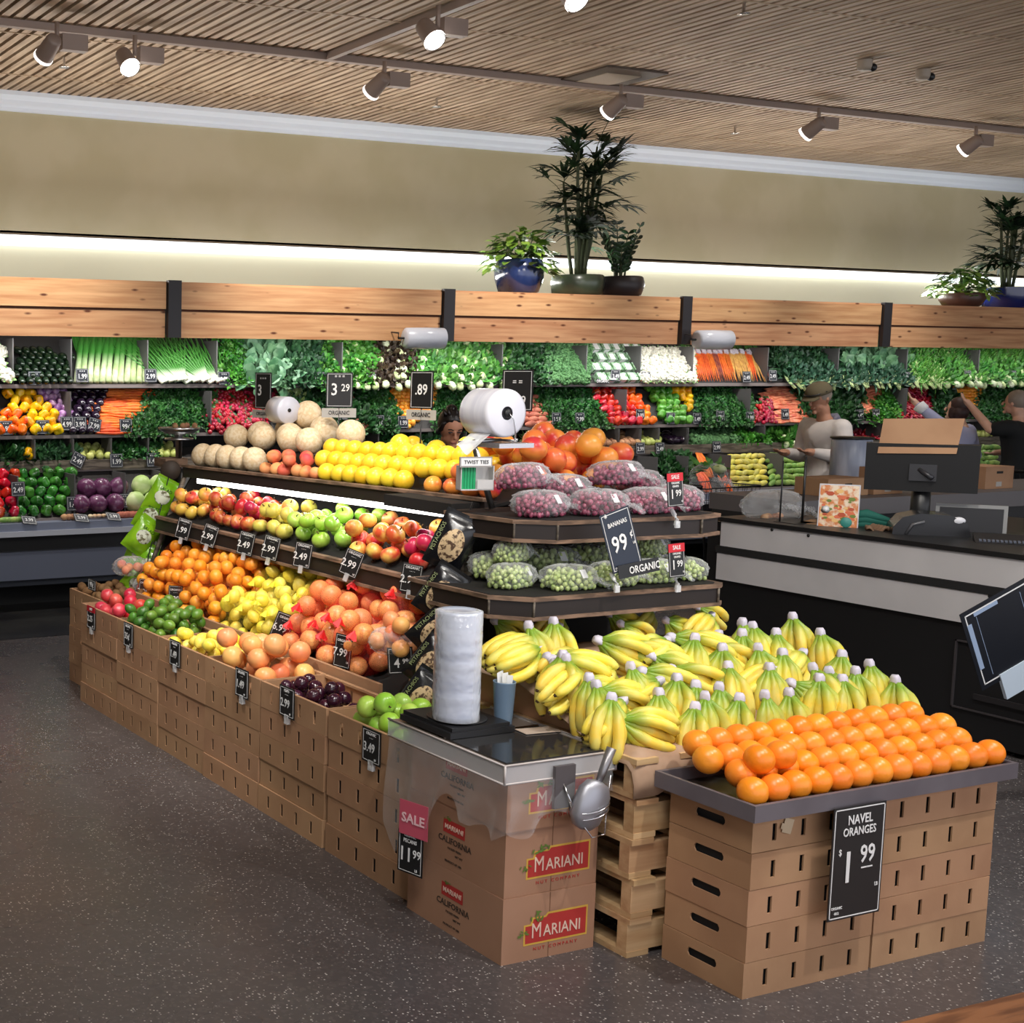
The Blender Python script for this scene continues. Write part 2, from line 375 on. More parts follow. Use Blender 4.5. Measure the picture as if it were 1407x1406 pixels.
# ------------------------------------------------------------------ track lights
ZT = ZC-.06
TY = at(700, 110, 'z', ZT).y
TM = mat('track_paint', srgb(150, 132, 122), .45)
tag(MB().box(-2, 24, TY-.03, TY+.03, ZT, ZC-.003).build('lighting_track', TM), 'long taupe lighting track running along the slatted ceiling', 'light track')
q = at(463, 78, 'z', ZT)
tag(MB().box(q.x-.03, q.x+.03, 3.0, TY-.04, ZT, ZC-.003).build('lighting_track', TM), 'short taupe lighting track branching toward the front from the long one', 'light track')
def track_head(px, py, yaw, tilt, lit, label, grp='track spotlights on the ceiling'):
    c = at(px, py, 'z', ZT-.2)
    root = empty('track_spotlight', TR(c.x, c.y, c.z))
    MB().box(.05, .26, -.04, .04, .0, .12, 0).build('driver_box', TM, root)
    MB().tube([(.02, 0, .05), (.02, 0, .205)], .018, 8).build('stem', TM, root)
    Mh = Euler((0, 0, yaw)).to_matrix().to_4x4() @ Euler((tilt, 0, 0)).to_matrix().to_4x4()
    h = MB(); h.lathe([(.0, .11), (.055, .11), (.062, .09), (.075, -.06), (.078, -.10), (.07, -.10), (.066, -.07), (0, -.06)], 20)
    ho = h.build('lamp_housing', TM, root, TR(-.05, 0, 0) @ Mh)
    MB().lathe([(.0785, -.075), (.0785, -.098), (.0, -.092)], 20).build('lens', mat('lens_lit', (1, .97, .93), .3, emit=9) if lit else mat('lens_dim', (1, .97, .93), .3, emit=2.2), ho)
    tag(root, label, 'spotlight', grp)
HD = [(75, 68, .2, 1.0, 0, 'taupe track spotlight farthest left on the long track'), (182, 85, .1, -.75, 1, 'glowing track spotlight facing the camera, second from the left'),
      (525, 118, .2, 1.0, 0, 'taupe track spotlight on the long track left of the branching track end'), (598, 47, .1, -.75, 1, 'glowing track spotlight on the short branch track'),
      (850, 147, .2, 1.0, 0, 'taupe track spotlight just right of the square ceiling vent'), (1122, 177, .2, 1.0, 0, 'second taupe track spotlight from the right edge'),
      (1338, 200, .2, 1.0, 0, 'taupe track spotlight farthest right, above the right-hand plants'), (792, -8, .1, -.75, 1, 'glowing track spotlight cut off by the top edge of the picture')]
for a in HD: track_head(*a)
q = at(835, 107, 'z', ZC-.01)
v = empty('ceiling_vent', TR(q.x, q.y, ZC-.02))
MB().box(-.36, .36, -.36, .36, 0, .016).build('frame', mat('vent_dark', srgb(92, 78, 66), .6), v)
MB().box(-.2, .2, -.2, .2, -.006, -.001).build('panel', mat('vent_panel', srgb(176, 160, 142), .6), v)
tag(v, 'square brown air vent with a pale centre panel in the slatted ceiling', 'vent')
for i, (a, b) in enumerate(((1188, 90), (1268, 103))):
    q = at(a, b, 'z', ZC-.05); v = empty('ceiling_sensor', TR(q.x, q.y, ZC-.09))
    MB().lathe([(.0, .0), (.05, .0), (.06, .03), (.06, .085)], 16).build('housing', mat('sensor_beige', srgb(170, 156, 140), .5), v)
    MB().sphere((.05, -.04, .02), .035).build('dark_lens', BLACK, v)
    tag(v, ('left' if i == 0 else 'right')+' one of two beige dome sensors on the slatted ceiling', 'sensor')
for a, b, l in ((88, 88, 'below the leftmost spotlight'), (600, 143, 'right of the third spotlight'), (1010, 180, 'between the vent and the right spotlights'), (1022, 14, 'near the top edge')):
    q = at(a, b, 'z', ZC-.06); v = empty('fire_sprinkler', TR(q.x, q.y, ZC-.085))
    MB().lathe([(.02, .0), (.012, .015), (.012, .08)], 10).build('body', CHROME, v); MB().lathe([(.0, -.004), (.045, -.004), (.045, .0), (0, .0)], 14).build('deflector', CHROME, v)
    tag(v, 'small metal fire sprinkler '+l, 'sprinkler')

# ------------------------------------------------------------------ wooden canopy
YP = 10.72
CED = mat_planks('cedar_board', srgb(222, 172, 126), srgb(184, 124, 82))
px = [at(-420, 430, 'y', YP).x, at(237, 435, 'y', YP).x, at(613, 438, 'y', YP).x, at(939, 441, 'y', YP).x, at(1214, 446, 'y', YP).x, at(1480, 446, 'y', YP).x]
zt, zb, zm = 2.845, 2.345, 2.595
names = ['leftmost section of the knotty cedar canopy', 'knotty cedar canopy section left of the centre plants', 'knotty cedar canopy section under the centre plants', 'knotty cedar canopy section right of the centre plants', 'knotty cedar canopy section below the right-hand plants']
for i in range(5):
    c = empty('canopy_section', TR((px[i]+px[i+1])/2, YP, 0)); h = (px[i+1]-px[i])/2-.075
    MB().box(-h, h, -.02, .02, zm+.005, zt-.02).build('board', CED, c); MB().box(-h, h, .0, .04, zb, zm-.015).build('board', CED, c)
    MB().box(-h, h, .01, .05, zm-.03, zm+.02).build('backing_strip', mat('cedar_shadow', srgb(96, 56, 36), .8), c)
    MB().box(-h-.07, h+.07, .0, .62, zt-.02, zt).build('shelf_board', CED, c)
    tag(c, names[i], 'canopy')
for i in range(1, 5):
    tag(MB().box(px[i]-.065, px[i]+.065, YP-.05, YP+.0, zb-.0, zt+.01).build('canopy_post', mat('post_black', (.02, .018, .022), .5)), 'black metal canopy post, number %s from the left' % ('one', 'two', 'three', 'four')[i-1], 'post', 'black posts between cedar boards')

# ------------------------------------------------------------------ plants on the canopy
LEAFD = mat('palm_leaf', srgb(34, 60, 30), .65, col2=srgb(16, 32, 18), scale=6, hue=.01, spec=.2)
LEAFL = mat('pothos_leaf', srgb(128, 168, 66), .4, col2=srgb(66, 112, 42), scale=14, hue=.02)
LEAFZ = mat('zz_leaf', srgb(44, 78, 44), .3, col2=srgb(20, 42, 26), scale=9)
STEM = mat('stem_green', srgb(62, 70, 40), .6)
def leaf(mb, p, d, up, L, W, mi=0, droop=.3, fold=.15, n=4):
    """one leaf: mid-rib bends with gravity, two halves folded"""
    d = d.normalized(); s = d.cross(up); s = s.normalized() if s.length > .01 else Vector((1, 0, 0)); u = s.cross(d)
    vs = []
    for i in range(n+1):
        t = i/n; wd = W*math.sin(PI*min(1, t*.93+.07))**.8 if i < n else 0
        c = p + d*(L*t) - Vector((0, 0, 1))*(droop*L*t*t)
        vs += [c - s*wd*.5 + u*fold*wd, c, c + s*wd*.5 + u*fold*wd]
    fs = []
    for i in range(n):
        a = i*3; fs += [(a, a+1, a+4, a+3), (a+1, a+2, a+5, a+4)]
    mb.add(vs, fs, mi, True)
def pot(px_, py_, r, h, col, prof, M0, name='pot'):
    pass
def lathe_pot(root, prof, m, soil=True):
    o = MB().lathe(prof, 28).build('pot', m, root)
    if soil: MB().lathe([(0, prof[-1][1]-.03), (prof[-1][0]*.97, prof[-1][1]-.03)], 20).build('soil', mat('soil', (.02, .014, .01), .9), root)
ZS = 2.847
def palm(px_, h, label, seed, potm, prof, spread=1.0, n=6):
    R = random.Random(seed); b = at(px_, 400, 'y', 11.0); root = empty('potted_palm', TR(b.x, 11.02, ZS))
    lathe_pot(root, prof, potm); z0 = prof[-1][1]-.04
    st = MB(); lf = MB()
    for k in range(n):
        a = R.uniform(0, 6.28); th = R.uniform(.02, .16)*spread; H = h*R.uniform(.72, .98) if k else h*.98
        base = Vector((math.cos(a)*.06, math.sin(a)*.06, z0)); tip = base + Vector((math.cos(a)*H*th, math.sin(a)*H*th*.6, H-z0))
        pts = [base.lerp(tip, t/6)+Vector((R.uniform(-.008, .008), 0, 0)) for t in range(7)]
        st.tube(pts, [.02]*4+[.016, .014, .01], 7)
        for j in range(10):
            t = .32+.68*j/9; p = base.lerp(tip, t)
            aa = R.uniform(0, 6.28)
            el = R.uniform(-.05, .55)+(.45 if j > 5 else 0)
            dirn = Vector((math.cos(aa)*math.cos(el), math.sin(aa)*math.cos(el)*.8, math.sin(el)))
            sl = R.uniform(.10, .36)*spread; q = p+dirn*sl; st.tube([p, p.lerp(q, .5)+Vector((0, 0, .02)), q], .0045, 4)
            for f in range(8):     # fan of finger leaflets
                fa = (f-3.5)*.3; dd2 = (dirn.normalized()*math.cos(fa)+dirn.cross(Vector((0, 0, 1))).normalized()*math.sin(fa)+Vector((0, 0, R.uniform(-.1, .15)))).normalized()
                leaf(lf, q, dd2, Vector((0, 0, 1)), R.uniform(.2, .34)*spread, .042, 0, R.uniform(.12, .5), .1, 4)
    st.build('stems', STEM, root); lf.build('fronds', LEAFD, root)
    tag(root, label, 'plant')
def pothos(px_, label, seed, potm, prof, r=.33, n=170, trail=.35):
    R = random.Random(seed); b = at(px_, 400, 'y', 10.98); root = empty('potted_pothos', TR(b.x, 11.0, ZS))
    lathe_pot(root, prof, potm); z0 = prof[-1][1]; lf = MB(); st = MB()
    for k in range(n):
        a = R.uniform(0, 6.28); rr = r*math.sqrt(R.random()); z = z0+.06+.30*(1-(rr/r)**2)*R.random()-(R.random()*trail*.6 if rr > r*.8 else 0)
        p = Vector((math.cos(a)*rr, math.sin(a)*rr*.75, z)); p.z = max(p.z, .03)
        if rr < prof[-1][0]: p.z = max(p.z, z0)
        leaf(lf, p, Vector((math.cos(a), math.sin(a), R.uniform(-.5, .6))), Vector((0, 0, 1)), R.uniform(.10, .16), R.uniform(.08, .115), 0, .3, .12, 3)
        if k % 6 == 0: st.tube([(0, 0, z0-.02), (p.x*.6, p.y*.6, z0+.07), tuple(p)], .004, 4)
    st.build('stems', STEM, root); lf.build('leaves', LEAFL, root); tag(root, label, 'plant')
def zz(px_, label, seed, potm, prof):
    R = random.Random(seed); b = at(px_, 400, 'y', 11.0); root = empty('potted_zz_plant', TR(b.x, 11.0, ZS))
    lathe_pot(root, prof, potm); z0 = prof[-1][1]-.04; lf = MB(); st = MB()
    for k in range(12):
        a = R.uniform(0, 6.28); H = R.uniform(.35, .62); th = R.uniform(.05, .5)
        b0 = Vector((math.cos(a)*.05, math.sin(a)*.05, z0)); P = [b0+Vector((math.cos(a)*H*th*t*t, math.sin(a)*H*th*t*t*.7, H*t)) for t in [i/8 for i in range(9)]]
        st.tube(P, [.012-.001*i for i in range(9)], 6)
        for i in range(2, 9):
            for sgn in (-1, 1):
                d = Vector((-math.sin(a)*sgn, math.cos(a)*sgn, .55)); leaf(lf, P[i], d, Vector((math.cos(a), math.sin(a), .3)), R.uniform(.09, .13), .042, 0, .1, .1, 3)
    st.build('stems', STEM, root); lf.build('leaves', LEAFZ, root); tag(root, label, 'plant')
GLZ = mat('blue_glaze', srgb(24, 32, 62), .15, col2=srgb(40, 56, 104), scale=3, coat=.6)
GRN = mat('green_glaze', srgb(74, 84, 66), .3, col2=srgb(52, 60, 48), scale=3, coat=.2)
DRK = mat('charcoal_pot', srgb(46, 38, 40), .45); BRN = mat('brown_pot', srgb(84, 54, 46), .4)
BLU = mat('cobalt_glaze', srgb(26, 40, 110), .15, coat=.6)
pothos(714, 'variegated pothos spilling over a dark blue glazed pot on the canopy', 3, GLZ, [(.17, 0), (.2, .02), (.245, .16), (.25, .26), (.225, .34), (.21, .35)], .34, 190)
palm(795, 1.66, 'tall dark fan palm in a green glazed pot, centre of the canopy', 5, GRN, [(.22, 0), (.255, .02), (.27, .13), (.265, .2), (.25, .215)], 1.0, 8)
zz(851, 'dark zz plant in a charcoal round pot beside the tall palm', 8, DRK, [(.18, 0), (.22, .02), (.255, .12), (.235, .2), (.22, .215)])
pothos(1325, 'green pothos in a brown pot at the right end of the canopy', 9, BRN, [(.16, 0), (.2, .02), (.25, .1), (.23, .17)], .38, 200, .2)
palm(1385, 1.13, 'dark fan palm in a cobalt blue pot at the right edge', 12, BLU, [(.2, 0), (.24, .02), (.27, .16), (.27, .26)], .95, 7)
# rolls of produce bags hung from the canopy
for a, b, l in ((583, 465, 'wrapped roll of produce bags on a wire bracket, left of centre'), (980, 467, 'wrapped roll of produce bags on a wire bracket, above the carrots')):
    c = at(a, b, 'y', YP-.2); root = empty('bag_roll', TR(c.x, c.y, c.z, 0, 0, -.18))
    MB().lathe([(.0, -.21), (.07, -.21), (.10, -.195), (.105, 0), (.102, .195), (.07, .21), (0, .21)], 20).build('roll', mat('roll_wrap', (.62, .64, .72), .22, bump=.5, bscale=14, val=.04), root, TR(0, 0, 0, 0, PI/2, 0))
    MB().tube([(-.27, 0, .0), (.2, 0, 0)], .012, 6).tube([(-.27, 0, .0), (-.27, .0, .05), (-.27, .15, .06)], .008, 6).build('bracket', BLACK, root)
    tag(root, l, 'bag roll', 'bag rolls hanging from the canopy')

# ------------------------------------------------------------------ refrigerated wall case
XL, XR = 1.0, 20.0
CB = mat('case_blue', srgb(138, 146, 168), .35, metal=.3); CW = mat('case_pale', srgb(186, 190, 202), .3); CS = mat('case_slate', srgb(98, 104, 122), .45)
CIN = mat('case_interior', srgb(46, 44, 44), .7)
case = empty('refrigerated_case', TR(0, 0, 0))
MB().box(XL, XR, 10.28, 10.42, .70, .765).build('lip', CB, case)
MB().box(XL, XR, 10.26, 10.36, .655, .70).build('bumper', CW, case)
MB().box(XL, XR, 10.36, 10.42, .52, .655).build('shaded_recess', BLACK, case)  # black colour holds the shadow under the bumper
MB().box(XL, XR, 10.30, 10.42, .28, .52).build('front_panel', CS, case)
MB().box(XL, XR, 10.36, 10.42, .22, .28).build('lower_panel', mat('case_low', srgb(56, 60, 70), .4), case)
MB().box(XL, XR, 10.7, 11.0, .003, .22).build('toe_kick', MATTE, case)
MB().box(XL, XR, 10.42, 11.9, .20, .70).build('tub', MATTE, case)
MB().box(XL, XR, 11.75, 11.9, .70, 2.83).build('back_panel', CIN, case)
# tilted bin beds (thin slabs)
def slab(y0, z0, y1, z1, name, mt, t=.02):
    m = MB(); m.add([(x, y, z) for x in (XL, XR) for y, z in ((y0, z0), (y1, z1), (y1, z1-t), (y0, z0-t))], [(0, 1, 2, 3), (7, 6, 5, 4), (0, 4, 5, 1), (1, 5, 6, 2), (2, 6, 7, 3), (3, 7, 4, 0)])
    return m.build(name, mt, case)
ROW = {'A': (11.0, 1.905, 11.36, 2.36), 'B': (10.86, 1.46, 11.22, 1.86), 'C': (10.78, 1.24, 11.2, 1.32), 'D': (10.47, .775, 10.8, 1.15), 'K': (10.42, .762, 10.47, .775)}
for k, (a, b, c, d) in ROW.items():
    if k != 'K': slab(a, b, c, d, 'bin_bed', CIN)
MB().box(XL, XR, 10.985, 11.0, 1.89, 1.925).build('shelf_edge', GREYMET, case)
MB().box(XL, XR, 10.845, 10.86, 1.445, 1.475).build('shelf_edge', GREYMET, case)
MB().box(XL, XR, 10.745, 10.765, 1.165, 1.255).build('slat_front', GREYWOOD, case)
MB().box(XL, XR, 10.765, 11.3, 1.15, 1.165).build('shelf_edge', GREYMET, case)
MB().box(XL, XR, 10.42, 10.46, .765, .785).build('shelf_edge', GREYMET, case)
dv = lambda x, y0, z0, z1, y1: MB().box(x-.006, x+.006, y0, y0+(y1-y0)*.42, z0, z1).build('divider', mat('divider_dark_grey', srgb(84, 82, 82), .6), case)
for p in (18, 98, 203, 298, 470, 690, 806, 880, 952, 1055, 1152, 1246, 1345): dv(at(p, 500, 'y', 11.0).x, 11.0, 1.905, 2.33, 11.7)
for p in (97, 290, 860, 1030, 1245): dv(at(p, 565, 'y', 10.86).x, 10.86, 1.46, 1.86, 11.5)
for p in (48, 101, 153, 204, 520, 640, 700, 760, 850, 880, 905, 945, 1050, 1110, 1170, 1212, 1320, 1360): dv(at(p, 615, 'y', 10.78).x, 10.78, 1.24, 1.44, 11.3)
for p in (23, 101, 170, 225, 898, 940, 998, 1070, 1180, 1300): dv(at(p, 680, 'y', 10.5).x, 10.47, .775, 1.15, 11.2)
tag(case, 'long refrigerated produce case with slate front and tiered black shelves along the back wall', 'display case')
# clear fronts above the short shelf are left to the wood slats

# ------------------------------------------------------------------ produce prototypes
def fruit(r, sq=.9, dt=.22, db=.1, seg=18, n=12, lob=0, nl=4, taper=0, name='fruit', mats=None, stemm=None, el=1):
    pr = []
    for i in range(n+1):
        t = PI*i/n; s, c = math.sin(t), math.cos(t)
        rr = r*s*(1-taper*(-c)*.5 if taper else 1); z = r*sq*c*el
        z -= r*dt*math.exp(-(s/.42)**2)*(1 if c > 0 else 0); z += r*db*math.exp(-(s/.36)**2)*(1 if c < 0 else 0)
        pr.append((max(rr, 0), z))
    mb = MB().lathe(pr, seg, 0, mod=(lambda a, q: 1+lob*math.cos(nl*a)*math.sin(PI*min(1, q*1.02))) if lob else None)
    mats = [mats] if not isinstance(mats, (list, tuple)) else list(mats)
    if stemm: mb.tube([(0, 0, r*(sq-dt)-.1*r), (r*.04, 0, r*(sq-dt)+.2*r), (r*.14, 0, r*(sq)+.12*r)], [r*.09, r*.06, r*.08], 6, 1); mats.append(stemm)
    return mb.mesh(name, mats)
STM = mat('fruit_stem', srgb(90, 70, 40), .8); STG = mat('green_stem', srgb(70, 110, 40), .6)
def fm(name, a, b, **k): return mat(name, srgb(*a), k.pop('rough', .35), col2=srgb(*b), **k)
M_RED = fm('apple_red', (186, 34, 44), (232, 160, 84), scale=14, lo=.46, hi=.68, hue=.015, val=.15, coat=.2)
M_GALA = fm('apple_gala', (214, 70, 50), (240, 190, 96), scale=14, lo=.4, hi=.62, hue=.02, val=.12, coat=.2)
M_GOLD = fm('apple_gold', (240, 190, 84), (222, 92, 62), scale=12, lo=.48, hi=.7, hue=.015, val=.1, coat=.2)
M_YEL = fm('apple_yellowgreen', (226, 210, 96), (214, 120, 70), scale=12, lo=.55, hi=.75, hue=.012, val=.08, coat=.2)
M_GRN = fm('apple_green', (152, 204, 62), (182, 220, 96), scale=10, hue=.012, val=.1, coat=.25)
M_PNK = fm('apple_pink', (206, 40, 66), (236, 130, 100), scale=12, lo=.5, hi=.7, hue=.015, val=.12, coat=.2)
M_NAV = fm('navel_peel', (250, 136, 26), (250, 152, 44), rough=.32, scale=3, bump=.12, bscale=160, hue=.008, val=.06)
M_ORG = fm('orange_peel', (255, 158, 40), (255, 178, 66), scale=3, bump=.1, bscale=150, hue=.01, val=.07)
M_LEM = fm('lemon_peel', (255, 230, 70), (255, 236, 110), scale=4, bump=.1, bscale=120, hue=.01, val=.06)
M_GF = fm('grapefruit_peel', (248, 150, 96), (252, 186, 116), scale=5, lo=.4, hi=.65, bump=.08, bscale=120, hue=.02, val=.07)
M_LIME = fm('lime_peel', (64, 112, 36), (106, 146, 52), scale=5, lo=.35, hi=.65, bump=.1, bscale=90, hue=.015, val=.22, coat=.2)
M_KIWI = fm('kiwi_skin', (134, 100, 64), (112, 80, 48), rough=.85, scale=20, bump=.3, bscale=120, val=.12)
M_POM = fm('pomegranate_skin', (206, 40, 56), (226, 96, 84), scale=8, lo=.45, hi=.7, hue=.01, val=.12, coat=.3)
M_PLUM = fm('plum_skin', (48, 18, 34), (66, 26, 44), rough=.22, scale=5, hue=.02, val=.2, coat=.5)
M_MEL = fm('cantaloupe_rind', (244, 222, 188), (232, 204, 160), rough=.7, scale=60, lo=.45, hi=.55, bump=.35, bscale=110, val=.05)
M_YME = fm('yellow_mango', (255, 222, 56), (252, 204, 40), scale=4, bump=.04, bscale=60, hue=.008, val=.05, coat=.1)
M_MAN = fm('mango_skin', (248, 150, 66), (214, 56, 56), scale=5, lo=.5, hi=.6, hue=.02, val=.08, coat=.15)
M_PCH = fm('peach_skin', (246, 162, 104), (224, 92, 74), rough=.6, scale=7, lo=.42, hi=.62, hue=.015, val=.06)
P = {}
P['red'] = fruit(.042, .88, mats=M_RED, stemm=STM, name='apple'); P['gala'] = fruit(.042, .88, mats=M_GALA, stemm=STM, name='apple')
P['gold'] = fruit(.042, .88, mats=M_GOLD, stemm=STM, name='apple'); P['yel'] = fruit(.042, .9, mats=M_YEL, stemm=STM, name='apple')
P['green'] = fruit(.043, .9, mats=M_GRN, stemm=STM, name='apple'); P['pink'] = fruit(.042, .9, mats=M_PNK, stemm=STM, name='apple')
def navel_mesh():
    pr = []; r = .0475; n = 16
    for i in range(n+1):
        t = PI*i/n; s, c = math.sin(t), math.cos(t); z = r*.98*c
        if c > 0: z -= r*.05*math.exp(-(s/.2)**2)
        else: z += r*.16*math.exp(-(s/.1)**2)
        pr.append((r*s, z))
    mb = MB().lathe(pr, 26, 0); mb.lathe([(0, -r*.92), (r*.1, -r*.905), (r*.13, -r*.955)], 10, 1)
    return mb.mesh('navel_orange', [M_NAV, mat('navel_scar', srgb(170, 90, 30), .7)])
P['navel'] = navel_mesh()
P['orange'] = fruit(.04, .96, .05, .03, mats=M_ORG, name='orange'); P['gf'] = fruit(.05, .95, .05, .03, mats=M_GF, name='grapefruit', seg=22, n=14)
P['lemon'] = fruit(.033, 1.15, -.18, -.2, mats=M_LEM, name='lemon', seg=16); P['lime'] = fruit(.03, 1.25, -.06, -.1, mats=M_LIME, name='lime')
P['kiwi'] = fruit(.029, 1.25, .02, .02, mats=M_KIWI, name='kiwi'); P['pom'] = fruit(.044, .92, -.15, 0, mats=M_POM, name='pomegranate', lob=.02, nl=6)
P['plum'] = fruit(.034, .95, .12, .0, mats=M_PLUM, name='plum'); P['melon'] = fruit(.083, .96, .03, .03, mats=M_MEL, name='cantaloupe', seg=26, n=18)
P['ymango'] = fruit(.056, 1.02, .03, .02, mats=M_YME, name='yellow_melon', seg=22, n=14); P['mango'] = fruit(.052, 1.12, .04, 0, mats=M_MAN, name='mango', seg=20, n=14)
P['peach'] = fruit(.04, .94, .16, .0, mats=M_PCH, name='peach')
def put(kind, name, label, cat, group, pts, upright=.0, plane=None):
    """drop copies of one prototype at packed points"""
    me = P[kind]; r0 = {'red': .042, 'gala': .042, 'gold': .042, 'yel': .042, 'green': .043, 'pink': .042, 'navel': .0475, 'orange': .04, 'gf': .05, 'lemon': .036, 'lime': .034, 'kiwi': .033, 'pom': .045, 'plum': .034, 'melon': .083, 'ymango': .057, 'mango': .055, 'peach': .04}[kind]
    for (x, y, z, q) in pts:
        s = q/r0
        e = (rnd.uniform(-upright, upright), rnd.uniform(-upright, upright), rnd.uniform(0, 6.28)) if upright else rrot()
        tag(link(name, me, None, TR(x, y, z, *e, s*.985)), label, cat, group)

# ------------------------------------------------------------------ cardboard cartons
def carton(L, D, h, name='produce_carton', t=.006, nslot=4, handle=True, slot_shade=True):
    """open carton, long slotted side on X = +-L/2, real slots and handle holes"""
    m = MB(); sw, sh = .019, .058
    xs = [-L/2]; 
    for k in range(nslot):
        c = -L/2+L*(k+.75)/(nslot+.5); xs += [c-sw/2, c+sw/2]
    xs.append(L/2)
    for y0, y1 in ((-D/2, -D/2+t), (D/2-t, D/2)):
        for i in range(len(xs)-1):
            if i % 2 == 0: m.box(xs[i], xs[i+1], y0, y1, 0, h)
            else: m.box(xs[i], xs[i+1], y0, y1, 0, h*.5-sh/2); m.box(xs[i], xs[i+1], y0, y1, h*.5+sh/2, h)
    hw, hh, zc = .06, .015, h*.6
    for x0, x1 in ((-L/2, -L/2+t), (L/2-t, L/2)):
        m.box(x0, x1, -D/2+t, -hw, 0, h); m.box(x0, x1, hw, D/2-t, 0, h); m.box(x0, x1, -hw, hw, 0, zc-hh); m.box(x0, x1, -hw, hw, zc+hh, h)
        for sg in (-1, 1):      # rounded ends of the hand hole
            cy = sg*(hw-hh)
            for cz in (-1, 1): m.add([(x, sg*hw, zc+cz*hh) for x in (x0, x1)]+[(x, sg*(hw-hh*.45), zc+cz*hh) for x in (x0, x1)]+[(x, sg*hw, zc+cz*hh*.3) for x in (x0, x1)], [(0, 2, 3, 1), (0, 1, 5, 4), (2, 4, 5, 3), (0, 4, 2), (1, 3, 5)])
    m.box(-L/2+t, L/2-t, -D/2+t, D/2-t, 0, .006)
    if slot_shade: m.box(-L/2+t, L/2-t, -D/2+t*2.2, -D/2+t*2.6, .006, h*.9, 1); m.box(-L/2+t*2.2, -L/2+t*2.6, -D/2+t*3, D/2-t*3, .006, h*.9, 1); m.box(-L/2+t*2.7, L/2-t, D/2-t*2.6, D/2-t*2.2, .006, h*.9, 1)  # black panels behind the slots stand in for the shade inside
    # folded rim along the top edge
    m.box(-L/2+t, L/2-t, -D/2+t, -D/2+t*3, h-.012, h-.001); m.box(-L/2+t, L/2-t, D/2-t*3, D/2-t, h-.012, h-.001)
    return m.mesh(name, [CARD, MATTE])
BH = .1235
cartA = carton(.555, .36, BH-.0015); cartT = carton(.555, .36, BH-.0015, slot_shade=False)
TOPW = {'x': 3.05}
stacks = [('kiwi', 7.655, 3.19, 'kiwis'), ('pomegranate', 7.117, 3.05, 'pomegranates'), ('lime', 6.562, 3.05, 'limes'), ('lemon', 6.01, 3.05, 'loose lemons'), ('grapefruit', 5.475, 3.05, 'loose grapefruits'), ('plum', 4.922, 3.05, 'black plums'), ('apple', 4.335, 3.05, 'green apples')]
ordn = ['bottom', 'second from bottom', 'middle', 'second from top', 'top']
for nm, yc, xf, lab in stacks:
    for k in range(5):
        L = .552 if nm != 'apple' else .59
        o = link('produce_carton', cartA if k < 4 else cartT, None, TR(xf+.18+(rnd.uniform(-.005, .005) if k < 4 else 0), yc+rnd.uniform(-.003, .003), k*BH, 0, 0, PI/2+rnd.uniform(-.006, .006), (L/.555*.985, 1, 1)))
        tag(o, '%s brown slotted carton in the stack under the %s' % (ordn[k], lab), 'carton', 'slotted cartons under the %s' % lab)
ZB = 4*BH; TB = 5*BH
def inbox(kind, name, label, cat, group, yc, xf, n, r, base, sd, L=.54, D=.345, **k):
    put(kind, name, label, cat, group, pack(n, xf+.012, xf+.012+D-.012, yc-L/2+.012, yc+L/2-.012, r, base, sd=sd, K=40, **k))
# a crumpled paper liner lifts the fruit near the rim in each top carton
def liner(yc, xf, z, L=.52, D=.335, col=(182, 140, 104)):
    R = random.Random(int(yc*100)); o = MB().grid(lambda u, v: (xf+.012+D*u, yc-L/2+L*v, z+R.uniform(-.004, .004)), 12, 16).build('paper_liner', mat('liner_paper', srgb(*col), .9))
    o.modifiers.new('thick', 'SOLIDIFY').thickness = .002
    return o
LN = {'kiwi': .06, 'pomegranate': .06, 'lime': .075, 'lemon': .06, 'grapefruit': .05, 'plum': .03, 'apple': .05}
for nm, yc, xf, lab in stacks: tag(liner(yc, xf, ZB+LN[nm]), 'paper liner under the %s in the top carton' % lab, 'paper liner')
inbox('kiwi', 'kiwi', 'brown fuzzy kiwi in the farthest carton', 'kiwi', 'kiwis', 7.655, 3.19, 34, .033, lambda u, v: ZB+LN['kiwi']+.004, 1)
inbox('pom', 'pomegranate', 'red pomegranate in the carton beside the limes', 'pomegranate', 'pomegranates', 7.117, 3.05, 17, .044, lambda u, v: ZB+LN['pomegranate']+.004, 2)
inbox('lime', 'lime', 'dark green lime in the open carton', 'lime', 'limes', 6.562, 3.05, 54, .034, lambda u, v: ZB+LN['lime']+.004, 3)
inbox('lemon', 'lemon', 'loose yellow lemon in the carton next to the limes', 'lemon', 'loose lemons', 6.01, 3.05, 27, .037, lambda u, v: ZB+LN['lemon']+.004, 4)
inbox('gf', 'grapefruit', 'loose pinkish orange grapefruit heaped in its carton', 'grapefruit', 'loose grapefruits', 5.475, 3.05, 17, .055, lambda u, v: ZB+LN['grapefruit']+.004, 5)
put('plum', 'plum', 'glossy black plum in the half empty carton', 'plum', 'black plums', pack(24, 3.07, 3.3, 4.7, 5.14, .034, lambda u, v: ZB+.034+.02*(v-4.7), sd=6, K=30))
inbox('green', 'apple', 'green apple in the carton beside the nut boxes', 'apple', 'green apples in the nearest carton', 4.335, 3.05, 21, .046, lambda u, v: ZB+LN['apple']+.004, 7)

